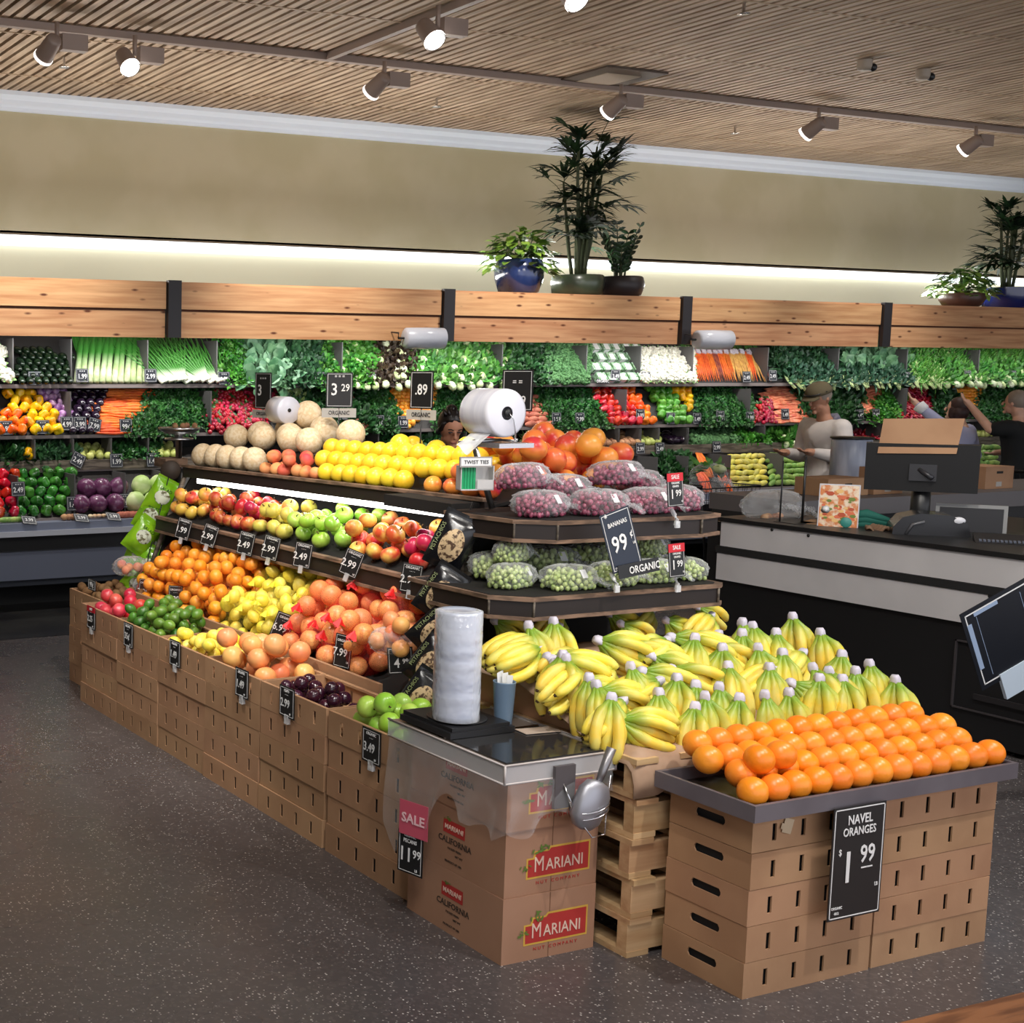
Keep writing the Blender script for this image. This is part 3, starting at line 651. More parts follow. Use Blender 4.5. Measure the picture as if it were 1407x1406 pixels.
# ------------------------------------------------------------------ centre display rack
RB = mat('rack_black', srgb(38, 30, 28), .5); RIN = mat('rack_inside', srgb(20, 17, 16), .8)
rack = empty('produce_rack', TR(0, 0, 0))
Y0, Y1 = 4.76, 7.78
def zsl(y): return 1.425+(7.8-y)*.017
def prism_y(name, prof, mt, y0=Y0, y1=Y1, dz=lambda y: 0, parent=None):
    n = len(prof); m = MB(); m.add([(x, y, z+dz(y)) for y in (y0, y1) for x, z in prof], [tuple(range(n)), tuple(range(2*n-1, n-1, -1))]+[(k, n+k, n+(k+1) % n, (k+1) % n) for k in range(n)])
    return m.build(name, mt, parent or rack)
dzs = lambda y: (7.8-y)*.017
prism_y('base_body', [(3.45, .02), (4.95, .02), (4.95, .72), (4.12, .90), (3.45, .56)], RIN, 4.74, 7.78)
prism_y('middle_deck', [(3.77, 1.045), (3.77, 1.06), (4.30, 1.33), (4.30, 1.31)], RIN)
prism_y('middle_fascia', [(3.745, 1.0), (3.77, 1.0), (3.77, 1.075), (3.745, 1.075)], RB)
prism_y('middle_rim', [(3.735, 1.075), (3.775, 1.075), (3.775, 1.092), (3.735, 1.092)], RIMWOOD); prism_y('middle_rim', [(3.735, .985), (3.775, .985), (3.775, 1.0), (3.735, 1.0)], RIMWOOD)
prism_y('upper_deck', [(3.97, 1.375), (3.97, 1.39), (4.6, 1.50), (4.6, 1.48)], RIN, dz=dzs)
prism_y('upper_fascia', [(3.94, 1.345), (3.97, 1.345), (3.97, 1.41), (3.94, 1.41)], RB, dz=dzs)
prism_y('upper_rim', [(3.93, 1.41), (3.975, 1.41), (3.975, 1.425), (3.93, 1.425)], RIMWOOD, dz=dzs); 
prism_y('light_tube', [(3.985, 1.308), (4.03, 1.308), (4.03, 1.342), (3.985, 1.342)], mat('tube_lit', (1, .98, .95), .4, emit=5.5), 4.9, 7.66, dzs)
prism_y('back_panel', [(4.6, .9), (4.64, .9), (4.64, 1.50), (4.6, 1.50)], RIN)
for y in (Y0-.02, Y1):
    prism_y('end_panel', [(3.62, .62), (4.9, .62), (4.9, 1.4), (4.02, 1.4), (3.86, 1.1)] if y < 5 else [(3.72, .62), (4.9, .62), (4.9, 1.36), (4.02, 1.36), (3.86, 1.1)], RIN, y, y+.02)
    m = MB(); m.tube([(3.66, y, .62), (3.84, y, 1.08), (3.98, y, 1.40)], .017, 4); m.build('end_post', GREYWOOD, rack)
MB().box(4.02, 4.9, 5.4, 7.78, 1.0, 1.05).build('far_deck', RIN, rack)
tag(rack, 'long black tiered produce rack with lit shelves in the centre of the display', 'display rack')

def Yat(px_, py_, X): return at(px_, py_, 'x', X).y
# --- apples on the middle deck
mid = lambda u, v: 1.062+(u-3.77)*.51+.006
zones = [('gold', 7.72, 7.28, 24, 'golden peach coloured apple, far left of the lit middle shelf', 'orange-gold apples at the far end of the middle shelf'),
         ('red', 7.28, 6.62, 50, 'dark red apple left of the yellow ones on the middle shelf', 'dark red apples on the middle shelf'),
         ('yel', 6.62, 6.25, 26, 'yellow blushed apple beside the green ones on the middle shelf', 'yellow apples on the middle shelf'),
         ('green', 6.25, 5.72, 46, 'bright green apple in the middle of the lit shelf', 'green apples on the middle shelf'),
         ('gala', 5.72, 5.2, 46, 'red and yellow streaked apple right of the green ones', 'striped apples on the middle shelf'),
         ('pink', 5.2, 4.8, 34, 'pinkish red apple at the near end of the middle shelf', 'pinkish red apples on the middle shelf')]
pl = []
for k, (kd, ya, yb, n, lb, gr) in enumerate(zones):
    pts = pack(int(n*1.42), 3.78, 4.27, yb-.02, ya+.02, .0485, mid, sd=20+k, placed=pl, K=70, noise=.004)
    pts = [p for p in pts if p[2]+p[3] < 1.335 and p[2] < mid(p[0], 0)+.20]; pl += pts; put(kd, 'apple', lb, 'apple', gr, pts, upright=.9)
# --- upper deck: melons, peaches, yellow melons, mangoes
up = lambda u, v: 1.395+(u-3.97)*.10+dzs(v)+.004
def rows(r, y0, y1, levels, dx, dz, x0, sp, jit=.004):
    out = []
    for k in range(levels):
        y = y0-(sp/2 if k % 2 else 0)
        while y > y1:
            out.append((x0+dx*k+rnd.uniform(-jit, jit), y+rnd.uniform(-jit, jit), up(x0, y)+r+dz*k+rnd.uniform(-jit, 0), r*rnd.uniform(.96, 1.0))); y -= sp
    return out
a = rows(.084, 7.72, 6.9, 1, 0, 0, 4.06, .172)+rows(.09, 7.62, 6.55, 1, 0, 0, 4.16, .186)[0:0]
a += pack(6, 4.16, 4.5, 6.55, 7.75, .088, lambda u, v: up(u, v)+.10, sd=32, K=70, rj=.04, placed=a)
a += pack(5, 4.3, 4.6, 6.4, 7.4, .09, lambda u, v: up(u, v)+.13, sd=36, K=70, rj=.04, placed=a)
put('melon', 'cantaloupe', 'pale netted cantaloupe piled at the far end of the top shelf', 'melon', 'cantaloupes on the top shelf', a)
c = rows(.057, 6.42, 5.12, 3, .088, .062, 4.035, .1155); c = [p for p in c if not (p[0] < 4.08 and p[1] < 5.45) and not (p[1] > 6.28 and p[0] < 4.1)]
b = pack(32, 3.98, 4.16, 6.2, 6.9, .042, up, sd=33, placed=a+c, noise=.0); b = [p for p in b if p[2] < up(p[0], p[1])+.135]
put('peach', 'peach', 'fuzzy orange peach between the cantaloupes and yellow melons', 'peach', 'peaches on the top shelf', b, upright=.8)
c += pack(22, 4.28, 4.6, 5.12, 6.4, .057, lambda u, v: up(u, v)+.04, sd=34, placed=c+a, K=40, rj=.04)
put('ymango', 'yellow_melon', 'round bright yellow fruit heaped mid top shelf', 'yellow fruit', 'yellow fruit on the top shelf', c)
d = pack(24, 3.98, 4.2, 4.78, 5.5, .048, up, sd=35, placed=c, noise=.0); d = [p for p in d if p[2] < up(p[0], p[1])+.14]; pl = a+b+c+d
put('mango', 'mango', 'small orange and red mango at the near end of the rack front', 'mango', 'small mangoes on the top shelf', d)
# --- netted citrus on the low slope
slope = lambda u, v: .562+(u-3.45)*.505+.006
def convex(pts, r):
    bm = bmesh.new()
    for (x, y, z, q) in pts:
        for i in range(7):
            t = PI*(i+.5)/7
            for k in range(8):
                bm.verts.new((x+q*1.04*math.sin(t)*math.cos(k*PI/4), y+q*1.04*math.sin(t)*math.sin(k*PI/4), z+q*1.04*math.cos(t)))
    bmesh.ops.convex_hull(bm, input=bm.verts)
    bmesh.ops.delete(bm, geom=[v for v in bm.verts if not v.link_faces], context='VERTS')
    for f in bm.faces: f.smooth = True
    return bm
def nets(kind, nm, pts, nb, netm, label, cat, group, sd, tail=True):
    R = random.Random(sd); cs = [p[:3] for p in R.sample(pts, nb)]
    for _ in range(6):
        g = [[] for _ in cs]
        for p in pts: g[min(range(nb), key=lambda i: sum((p[j]-cs[i][j])**2 for j in range(3)))].append(p)
        cs = [tuple(sum(p[j] for p in q)/len(q) for j in range(3)) if q else c for q, c in zip(g, cs)]
    for q in g:
        if not q: continue
        c = Vector((sum(p[0] for p in q)/len(q), sum(p[1] for p in q)/len(q), min(p[2]-p[3] for p in q)))
        root = empty('net_bag_of_'+nm, TR(*c)); r0 = {'orange': .04, 'gf': .05, 'lemon': .036}[kind]
        for (x, y, z, s) in q: link(nm, P[kind], root, TR(x-c.x, y-c.y, z-c.z, *rrot(), s/r0*.98))
        loc = [(x-c.x, y-c.y, z-c.z, s) for (x, y, z, s) in q]
        bm = convex(loc, 0); top = max(loc, key=lambda t: t[2]-t[0]*.8)
        me = bpy.data.meshes.new('net'); bm.to_mesh(me); bm.free(); me.materials.append(netm); link('net', me, root)
        if tail:
            tb = MB(); x, y, z, s = top
            for k in range(9):
                a = R.uniform(0, 6.28); tb.add([(x-s*.7, y, z+s*.5), (x-s*1.3+.02*math.cos(a), y+.03*math.sin(a), z+s*.2-.02), (x-s*1.1+.03*math.cos(a+1), y+.035*math.sin(a+1), z-s*.5)], [(0, 1, 2)])
            tb.build('gathered_net', netm2[kind], root)
        tag(root, label, cat, group)
NR = film('red_net', srgb(240, 40, 40), .14, .5, .2, 20, lattice=150); NO = film('orange_net', srgb(240, 100, 30), .05, .5, .2, 20, lattice=150); NY = film('yellow_net', srgb(236, 226, 80), .06, .5, .2, 20, lattice=150)
netm2 = {'gf': mat('red_mesh', srgb(222, 26, 30), .5), 'orange': mat('orange_mesh', srgb(228, 60, 28), .5), 'lemon': mat('yellow_mesh', srgb(226, 214, 50), .5)}
front = .0
o1 = pack(175, 3.44, 4.02, 6.42, 7.52, .042, slope, sd=41, K=34, noise=.05); pl = list(o1)
o2 = pack(120, 3.44, 4.0, 5.78, 6.42, .038, slope, sd=42, K=34, placed=pl, noise=.03); pl += o2
o3 = pack(62, 3.44, 3.98, 4.98, 5.78, .054, slope, sd=43, K=34, placed=pl, noise=.05); pl += o3
nets('orange', 'orange', o1, 17, NO, 'net bag of oranges heaped beside the limes', 'bag of oranges', 'net bags of oranges', 1, False)
nets('lemon', 'lemon', o2, 10, NY, 'yellow net bag of lemons between the oranges and the grapefruits', 'bag of lemons', 'net bags of lemons', 2)
nets('gf', 'grapefruit', o3, 15, NR, 'bright red net bag of grapefruits', 'bag of grapefruits', 'red net bags of grapefruits', 3)
# wooden front board of the slope behind the cartons
struct_board = MB().box(3.425, 3.445, 4.8, 7.5, .50, .655).build('slope_front_board', CARD, rack)

# ------------------------------------------------------------------ end shelves (chamfered)
def shelf_poly(z, name, pts, deck_z, label):
    root = empty(name, TR(0, 0, 0))
    MB().prism(pts, z-.075, z-.012).build('fascia', RB, root)
    out = []
    n = len(pts); cx_ = sum(p[0] for p in pts)/n; cy_ = sum(p[1] for p in pts)/n
    big = [((x-cx_)*1.018+cx_, (y-cy_)*1.03+cy_) for x, y in pts]
    MB().prism(big, z-.012, z+.004).build('rim', RIMWOOD, root); MB().prism(big, z-.09, z-.075).build('rim', RIMWOOD, root)
    deck = [((x-cx_)*.975+cx_, (y-cy_)*.955+cy_) for x, y in pts]; MB().prism(deck, z+.004, z+.006).build('deck', RIN, root)
    for i in (0, 1, 2): 
        a, b = pts[i], pts[i+1]; MB().tube([(b[0], b[1]-.004, z-.075), (b[0], b[1]-.004, z-.012)], .005, 5).build('corner_trim', GREYWOOD, root)
    tag(root, label, 'shelf'); return root
s1 = [(3.70, 4.56), (3.73, 4.32), (3.86, 4.21), (4.60, 4.16), (4.74, 4.20), (4.76, 4.72), (3.70, 4.72)]
s2 = [(3.52, 4.50), (3.53, 4.22), (3.655, 4.10), (4.64, 4.09), (4.68, 4.12), (4.72, 4.72), (3.52, 4.72)]
shelf_poly(1.432, 'end_shelf', s1, 0, 'black chamfered upper end shelf holding the red grapes')
shelf_poly(1.142, 'end_shelf', s2, 0, 'black chamfered lower end shelf holding the green grapes')
fr = empty('shelf_support', TR(0, 0, 0))
MB().box(3.9, 4.6, 4.66, 4.73, .02, 1.05).build('panel', RIN, fr); MB().box(3.72, 4.7, 4.69, 4.73, 1.15, 1.34).build('panel', RIN, fr)
for x in (3.74, 3.95, 4.66): MB().box(x, x+.045, 4.64, 4.685, 1.15, 1.335).build('post', GREYWOOD, fr)
tag(fr, 'dark back frame with grey wooden posts carrying the end shelves', 'shelf frame')
tag(MB().box(3.78, 4.72, 4.79, 5.30, 1.40, 1.455).build('mango_tray', RIN), 'black tray under the big mangoes behind the red grapes', 'tray')
g = pack(36, 4.22, 4.98, 4.79, 5.36, .060, lambda u, v: 1.47+(v-4.79)*.1, sd=51, K=44, noise=.0, placed=d+c)
put('mango', 'mango', 'large red and orange mango heaped behind the bagged red grapes', 'mango', 'large mangoes behind the red grapes', g)
MB().box(4.68, 5.06, 4.79, 5.40, 1.36, 1.455).build('mango_ledge', RIN, rack)

# grapes ------------------------------------------------------------
def grape_mesh(name, m, sd, L=.125, W=.085, H=.05, n=150, r=.0125):
    R = random.Random(sd); mb = MB(); pts = pack(n, -L, L, -W, W, r, lambda u, v: .004+.0*(u), sd=sd, K=14, noise=.02, rj=.12)
    for (x, y, z, q) in pts:
        if (x/L)**2+(y/W)**2+(max(0, z-.02)/(2*H))**2 > 1.15: continue
        mb.sphere((x, y, z), q*.98, 0, 7, 5, (1, 1, R.uniform(1, 1.25)))
    return mb.mesh(name, m)
def bag_mesh(name, m, sd, L=.14, W=.10, H=.12):
    R = random.Random(sd); ph = [R.uniform(0, 6) for _ in range(6)]
    def f(u, v):
        a = 2*PI*u; t = PI*v; s = math.sin(t)**.6
        w_ = 1+.05*math.sin(9*a+ph[0]+5*t)+.04*math.sin(17*t+ph[1]+3*a)+.03*math.sin(23*a+11*t+ph[2])
        z = H/2-H/2*math.cos(t)*(1 if math.cos(t) < 0 else 1)
        return (L*s*math.copysign(abs(math.cos(a))**.8, math.cos(a))*w_, W*s*math.copysign(abs(math.sin(a))**.8, math.sin(a))*w_, max(.001, z*(1+.04*math.sin(13*a+ph[3]))))
    mb = MB().grid(f, 36, 16)
    # gathered flap of the zip top
    def g(u, v): return (L*.8+v*.09, (u-.5)*W*1.9*(1-.2*v), H*.45+.02*math.sin(12*u+ph[4])*v+.012*math.sin(31*u+7*v)-v*.03)
    mb.grid(g, 24, 6)
    return mb.mesh(name, m)
GR = mat('grape_red', srgb(176, 86, 112), .3, col2=srgb(136, 54, 84), scale=30, coat=.3); GG = mat('grape_green', srgb(204, 218, 144), .3, col2=srgb(176, 198, 116), scale=30, coat=.3)
FB = film('grape_bag_film', alpha=.07, bump=.7, bscale=22)
gm = {c_: [grape_mesh('grapes', m_, 60+i) for i in range(3)] for c_, m_ in (('r', GR), ('g', GG))}
bmsh = [bag_mesh('clear_bag', FB, 70+i) for i in range(3)]
LBL = MB().box(-.018, .018, -.022, .022, 0, .001).mesh('price_sticker', WHITE)
def gbag(c_, x, y, z, rz, i, label, group, rx=0, ry=0, s=1):
    root = empty('bag_of_grapes', TR(x, y, z, rx, ry, rz, s))
    link('grapes', gm[c_][i % 3], root)['kind'] = 'stuff'; link('clear_bag', bmsh[i % 3], root)
    link('price_sticker', LBL, root, TR(.03, -.075, .085, 1.0, 0, .2)); tag(root, label, 'bag of grapes', group)
zr = 1.438
for i, (x, y, z, rz, rx) in enumerate([(3.90, 4.36, zr, .1, 0), (4.17, 4.31, zr, -.1, 0), (4.43, 4.30, zr, .05, 0), (4.665, 4.36, zr, 1.3, 0), (3.93, 4.50, zr+.105, .2, -.1), (4.48, 4.53, zr+.10, .0, -.1), (4.2, 4.56, zr+.045, .0, 0), (4.68, 4.6, zr+.05, 1.4, 0)]):
    gbag('r', x, y, z, rz, i, 'clear bag of red grapes on the upper end shelf', 'bags of red grapes', rx, 0, .93)
zg = 1.148
for i, (x, y, z, rz, s) in enumerate([(3.74, 4.33, zg, .3, .85), (3.93, 4.21, zg, -.1, .86), (4.17, 4.21, zg, .1, .86), (4.40, 4.22, zg, -.1, .84), (4.61, 4.25, zg, 1.4, .8), (3.82, 4.52, zg+.01, .1, .95), (4.06, 4.48, zg+.02, -.2, 1), (4.33, 4.5, zg+.02, .1, 1), (4.58, 4.5, zg+.02, .0, .95), (3.80, 4.40, zg+.10, .4, .72), (4.58, 4.42, zg+.085, .2, .72)]):
    gbag('g', x, y, z, rz, i+1, 'clear bag of green grapes on the lower end shelf', 'bags of green grapes', 0, 0, s)

# ------------------------------------------------------------------ pallets
PX0, PX1, PY0, PY1 = 3.455, 4.80, 3.345, 4.62
def pallet():
    root = empty('wooden_pallet', TR(0, 0, 0)); W = PX1-PX0; D = PY1-PY0
    for y in (0, D/2-.02, D-.045): MB().box(0, W, y, y+.045, .02, .122).build('stringer', PINE, root)
    for z, nb, nm in ((.122, 7, 'top_board'), (0, 4, 'bottom_board')):
        bw = .10
        for k in range(nb):
            x = (W-bw)*k/(nb-1); MB().box(x, x+bw, -.006+rnd.uniform(-.008, .004), D, z, z+.02).build(nm, PINE, root)
    return root
pp = pallet()
for k in range(5):
    o = pp if k == 0 else copy_tree(pp)
    o.matrix_basis = TR(PX0+(0, .006, -.004, .005, 0)[k], PY0+(0, -.004, .003, 0, .004)[k], k*.1435)
    tag(o, '%s light pine pallet in the stack under the bananas' % ('bottom', 'second from bottom', 'middle', 'second from top', 'top')[k], 'pallet', 'stacked pine pallets under the bananas')
for ch in pp.children: pass
ZP = 5*.1435
bed = lambda y: ZP+.012+.36*max(0, min(y, 3.92)-3.47)
riser = MB(); n = 2
riser.add([(x, y, z) for x in (PX0+.05, PX1-.03) for y, z in ((3.50, ZP), (3.50, ZP+.01), (3.92, bed(4.2)-.02), (4.3, bed(4.2)-.02), (4.3, ZP))], [(0, 1, 2, 3, 4), (9, 8, 7, 6, 5), (0, 5, 6, 1), (1, 6, 7, 2), (2, 7, 8, 3), (3, 8, 9, 4), (4, 9, 5, 0)])
tag(riser.build('sloped_riser', CARD), 'sloped cardboard riser under the bananas', 'display riser')
R2 = random.Random(4)
def paperf(u, v):
    x = PX0-.012+(PX1-PX0+.10)*u; y = 3.30+.98*v
    z = bed(y)+.004+.004*math.sin(31*u+5*v)+.003*math.sin(57*u-11*v)
    if y < 3.36: z -= (3.36-y)*(1.9+.5*math.sin(18*u)+.3*math.sin(41*u)) ; y = y if y > 3.335 else 3.335-.01*math.sin(23*u)
    if u > .93: z -= (u-.93)*.6*(1+.5*math.sin(9*v)) - .03*math.exp(-((v-.1)/.05)**2)
    if u < .04: z -= (.04-u)*1.0
    return (x, y, z)
pm = mat('kraft_paper', srgb(176, 146, 122), .85, col2=srgb(160, 130, 106), scale=6, bump=.6, bscale=9)
pa = MB().grid(paperf, 70, 40).build('brown_paper', pm); pa.modifiers.new('thick', 'SOLIDIFY').thickness = .002
tag(pa, 'crumpled brown kraft paper sheet under the bananas, hanging over the front edge', 'paper sheet')

# bananas --------------------------------------------------------------
BAN = mat('banana_skin', srgb(248, 216, 78), .42, col2=srgb(238, 222, 108), scale=20, hue=.01, val=.06, grad=('Z', -.075, -.012, srgb(128, 160, 48)))
TIPM = mat('banana_tip', srgb(70, 50, 24), .8); TAPE = mat('white_tape', srgb(206, 200, 214), .6, bump=.4, bscale=60)
def banana(sd, L=.19, bend=1.0):
    R = random.Random(sd); pts = []; rad = []
    n = 12; x = 0; z = 0; a = .42   # a: direction from -Z outwards
    p = Vector((0, 0, 0)); pts.append(p.copy()); rad.append(.0075)
    for i in range(n):
        t = i/n; st = L/n
        a = .62*bend - 1.25*bend*max(0, (t-.05)) 
        p = p+Vector((math.sin(a)*st, 0, -math.cos(a)*st)); pts.append(p.copy())
        rad.append(.0085 if t < .08 else .0185*min(1, .5+(t-.06)*4)*(1 if t < .78 else max(.38, 1-(t-.78)*3.4)))
    m = MB()
    # five soft facets
    m.tube(pts, rad, 8, 0); e = pts[-1]; d = (pts[-1]-pts[-2]).normalized()
    m.tube([e-d*.002, e+d*.006], [.0068, .005], 6, 1)
    return m.mesh('banana', [BAN, TIPM])
BM = [banana(1), banana(2, .2, .9), banana(3, .18, 1.15)]
STK = MB().lathe([(0, .0205), (.009, .0195), (.0095, .0185)], 10).mesh('fruit_sticker', WHITE)
def crown(sd):
    R = random.Random(sd); m = MB()
    m.lathe([(.0, .022), (.010, .024), (.0155, .014), (.017, .0), (.013, -.014), (.0, -.014)], 9, mod=lambda a, q: 1+.16*math.sin(3*a+sd)+.1*math.sin(5*a)); return m.mesh('stem_wrap', TAPE)
CRN = [crown(1), crown(2)]
def bunch(k, n=6, fan=2.2, tilt=.2):
    R = random.Random(k); root = empty('banana_bunch', TR())
    link('stem_wrap', CRN[k % 2], root)
    for i in range(n):
        a = -PI/2+(i-(n-1)/2)*fan/(n-1)*1.0+R.uniform(-.05, .05)
        me = BM[(i+k) % 3]
        Mx = Matrix.Translation((math.cos(a)*.010, math.sin(a)*.010, -.004)) @ Matrix.Rotation(a, 4, 'Z') @ Matrix.Rotation(R.uniform(-.12, .12)+ (.1 if i % 2 else -.05), 4, 'Y') @ Matrix.Diagonal((1, .96, 1, 1))
        link('banana', me, root, Mx)
    return root
protoB = [bunch(1, 6, 2.5), bunch(2, 5, 2.1), bunch(3, 6, 2.9), bunch(4, 7, 3.2)]
crowns = [(739,866),(717,902),(667,919),(697,911),(724,944),(753,952),(794,967),(843,975),(855,948),(867,919),(904,921),(898,888),(858,874),(954,879),(955,944),(969,960),(954,974),(815,887),(979,872),(992,893),(1019,873),(1035,863),(1066,872),(1042,893),(1064,904),(1057,920),(1089,850),(1103,884),(1127,872),(1156,902),(1118,920),(1125,935),(1157,936),(1195,915),(1230,937),(988,947),(1015,962),(1051,958),(1084,955),(761,857),(690,880),(780,925),(925,862),(825,935),(925,905),(1090,925),(1000,918),(930,935),(668,868),(905,955),(800,884),(762,892),(838,900),(872,872),(915,866),(940,862),(985,858),(1020,858),(885,908),(825,866),(705,862),(738,890),(790,905),(1140,925),(1175,925),(1075,900)]
cl = []; side = {739: -1.35, 717: 1.1, 843: 1.25, 855: -1.1, 858: 1.2, 904: -1.2, 898: 1.0, 815: -1.2, 690: -1.3, 780: 1.2, 1064: -1.2, 925: 1.2, 979: 1.0, 800: -1.2, 762: 1.25, 838: -1.1, 872: 1.2, 915: -1.2, 940: 1.1, 985: -1.1, 885: 1.2, 825: 1.2, 705: -1.2, 738: 1.2, 790: -1.2, 1090: 1.0, 1103: -1.0}
for i, (a, b) in enumerate(crowns):
    # crown sits on the plane z = .86 + .42 (y - 3.47)
    d = at(a, b, 'y', 1.0); dx, dy, dz = d.x, 1.0, d.z-CAMZ
    t = (.865-.42*3.47-CAMZ)/(dz-.42*dy); y = t
    if y > 4.25: t = (min(1.10, .865+.42*(4.25-3.47))-CAMZ)/dz; y = t
    z = CAMZ+dz*t; x = dx*t
    x = min(max(x, 3.50), 4.93); cl.append((x, y, z))
    k = i % 4; o = protoB[k] if i < 4 else copy_tree(protoB[k])
    rz = rnd.uniform(-.7, .7)-.35; sx_ = side.get(a, 0)
    M_ = Matrix.Translation((x, y, z+(.0 if not sx_ else -.045))) @ Matrix.Rotation(rz*(1 if not sx_ else .3), 4, 'Z') @ Matrix.Rotation(-sx_*.95, 4, 'Y') @ Matrix.Rotation(rnd.uniform(-.3, .05), 4, 'X') @ Matrix.Scale(1.16, 4)
    o.matrix_basis = M_
    tag(o, 'yellow banana bunch with white tape round its stem on the sloped pile', 'banana bunch', 'banana bunches on the pallet display')
for j, (x, y, z) in enumerate(((4.30, 4.35, .99), (4.52, 4.33, .99), (4.76, 4.30, 1.0), (4.05, 4.37, .99), (3.72, 4.4, .99), (3.88, 4.2, .99), (4.42, 4.15, .99), (4.64, 4.12, 1.0), (4.18, 4.16, .99))):
    o = copy_tree(protoB[j % 4]); o.matrix_basis = TR(x, y, z, 0, 1.0 if j % 2 else -1.0, .2)
    tag(o, 'shaded banana bunch tucked under the lower end shelf', 'banana bunch', 'banana bunches in the shade under the end shelf')

# ------------------------------------------------------------------ navel orange stand
cartB = carton(.59, .335, BH-.002)
for c_, xc in enumerate((3.875, 4.477)):
    for k in range(5):
        o = link('produce_carton', cartB, None, TR(xc+rnd.uniform(-.003, .003), 3.137+rnd.uniform(-.002, .002), k*BH, 0, 0, rnd.uniform(-.004, .004)))
        tag(o, '%s slotted carton in the %s stack under the navel oranges' % (ordn[k], ('left', 'right')[c_]), 'carton', 'slotted cartons under the navel oranges')
TG = mat('tray_grey', srgb(104, 98, 104), .5, col2=srgb(92, 86, 92), scale=3, bump=.1)
tr = empty('orange_tray', TR(0, 0, 0)); x0, x1, y0, y1, zt0, zt1 = 3.525, 4.797, 2.918, 3.325, .620, .676
MB().box(x0, x1, y0, y0+.014, zt0, zt1).box(x0, x1, y1-.014, y1, zt0, zt1).box(x0, x0+.014, y0+.014, y1-.014, zt0, zt1).box(x1-.014, x1, y0+.014, y1-.014, zt0, zt1).build('frame', TG, tr)
MB().box(x0+.014, x1-.014, y0+.014, y1-.014, zt0, zt0+.012).build('bottom', BLACK, tr)
tag(tr, 'shallow grey tray full of navel oranges on top of the cartons', 'tray')
nb_ = lambda u, v: .633+.30*(v-2.93)
np_ = [(u, 2.93+.062+.0, nb_(0, 2.99)+.049, .0475) for u in ()]
pts = []
for r_ in range(4):
    n = 13 if r_ % 2 == 0 else 12
    for k in range(n):
        u = x0+.062+.0962*k+(.048 if r_ % 2 else 0); v = y0+.066+r_*.0895
        pts.append((u+rnd.uniform(-.0, .0), v, nb_(u, v)+.0500+rnd.uniform(-.002, .002)+(.0), .0484))
pts = [p for p in pts if p[0] < x1-.05]
top2 = [(x0+.14, y0+.064+.05, nb_(0, y0+.1)+.0485+.075, .0468), (x0+.245, y0+.064+.055, nb_(0, y0+.1)+.0485+.078, .0468)]
for i, (x, y, z, q) in enumerate(pts+top2):
    e = (rnd.uniform(.6, 2.2), rnd.uniform(-.6, .6), rnd.uniform(-.9, .9))
    o = link('navel_orange', P['navel'], None, TR(x, y, z, *e, 1.03))
    tag(o, 'navel orange in the grey tray' if i < len(pts) else '%s of two navel oranges stacked on top at the left end of the grey tray' % ('left', 'right')[i-len(pts)], 'orange', 'navel oranges in the grey tray')
    if i % 5 == 2: link('fruit_sticker', MB().lathe([(0, .0478), (.006, .0472), (.0085, .0466)], 10).mesh('fruit_sticker', WHITE), o, Matrix.Rotation(rnd.uniform(.2, .8), 4, 'X'))

# ------------------------------------------------------------------ vegetables on the wall case
def rowpt(row, x, s, n=0):
    y0, z0, y1, z1 = ROW[row]; L = math.hypot(y1-y0, z1-z0); dy, dz = (y1-y0)/L, (z1-z0)/L
    return Vector((x, y0+dy*s-dz*n, z0+dz*s+dy*n))
def rowlen(row):
    y0, z0, y1, z1 = ROW[row]; return math.hypot(y1-y0, z1-z0)
def inpoly(x, y, poly):
    c = False; n = len(poly)
    for i in range(n):
        (x0, y0), (x1, y1) = poly[i], poly[(i+1) % n]
        if (y0 > y) != (y1 > y) and x < (x1-x0)*(y-y0)/(y1-y0)+x0: c = not c
    return c
def tiltM(row, p, rz=0, rx=0, ry=0, s=1):
    y0, z0, y1, z1 = ROW[row]; a = math.atan2(z1-z0, y1-y0)
    return Matrix.Translation(p) @ Matrix.Rotation(a, 4, 'X') @ Euler((rx, ry, rz)).to_matrix().to_4x4() @ (Matrix.Scale(s, 4) if not isinstance(s, tuple) else Matrix.Diagonal((*s, 1)))
def R4(a, b, c, d): return [(a, b), (c, b), (c, d), (a, d)]
def fill(row, poly, me, sp, lift, name, label, cat, group, rot=None, hexg=True, jit=.1, sv=None, s0=0, size=(1, 1), mx=400):
    """lay copies over the part of a bin bed that the outline covers"""
    xs = [p[0] for p in poly]; ymid = sum(p[1] for p in poly)/len(poly); y0 = ROW[row][0]
    xa, xb = at(min(xs), ymid, 'y', y0).x-.1, at(max(xs), ymid, 'y', y0+.3).x+.1; sv = sv or sp*.88; L = rowlen(row); k = 0; s = sv*.5+s0; cnt = 0
    while s < L+.02:
        x = xa+(sp/2 if (k % 2 and hexg) else 0)
        while x < xb:
            p = rowpt(row, x+rnd.uniform(-jit, jit)*sp, s, lift); q = pix(p)
            if inpoly(q[0], q[1], poly) and cnt < mx:
                r = rot() if rot else (0, 0, 0)
                M_ = tiltM(row, p, r[2], r[0], r[1], rnd.uniform(*size)); cnt += 1
                tag(link(name, me[cnt % len(me)] if isinstance(me, list) else me, None, M_), label, cat, group)
            x += sp
        s += sv; k += 1
    return cnt
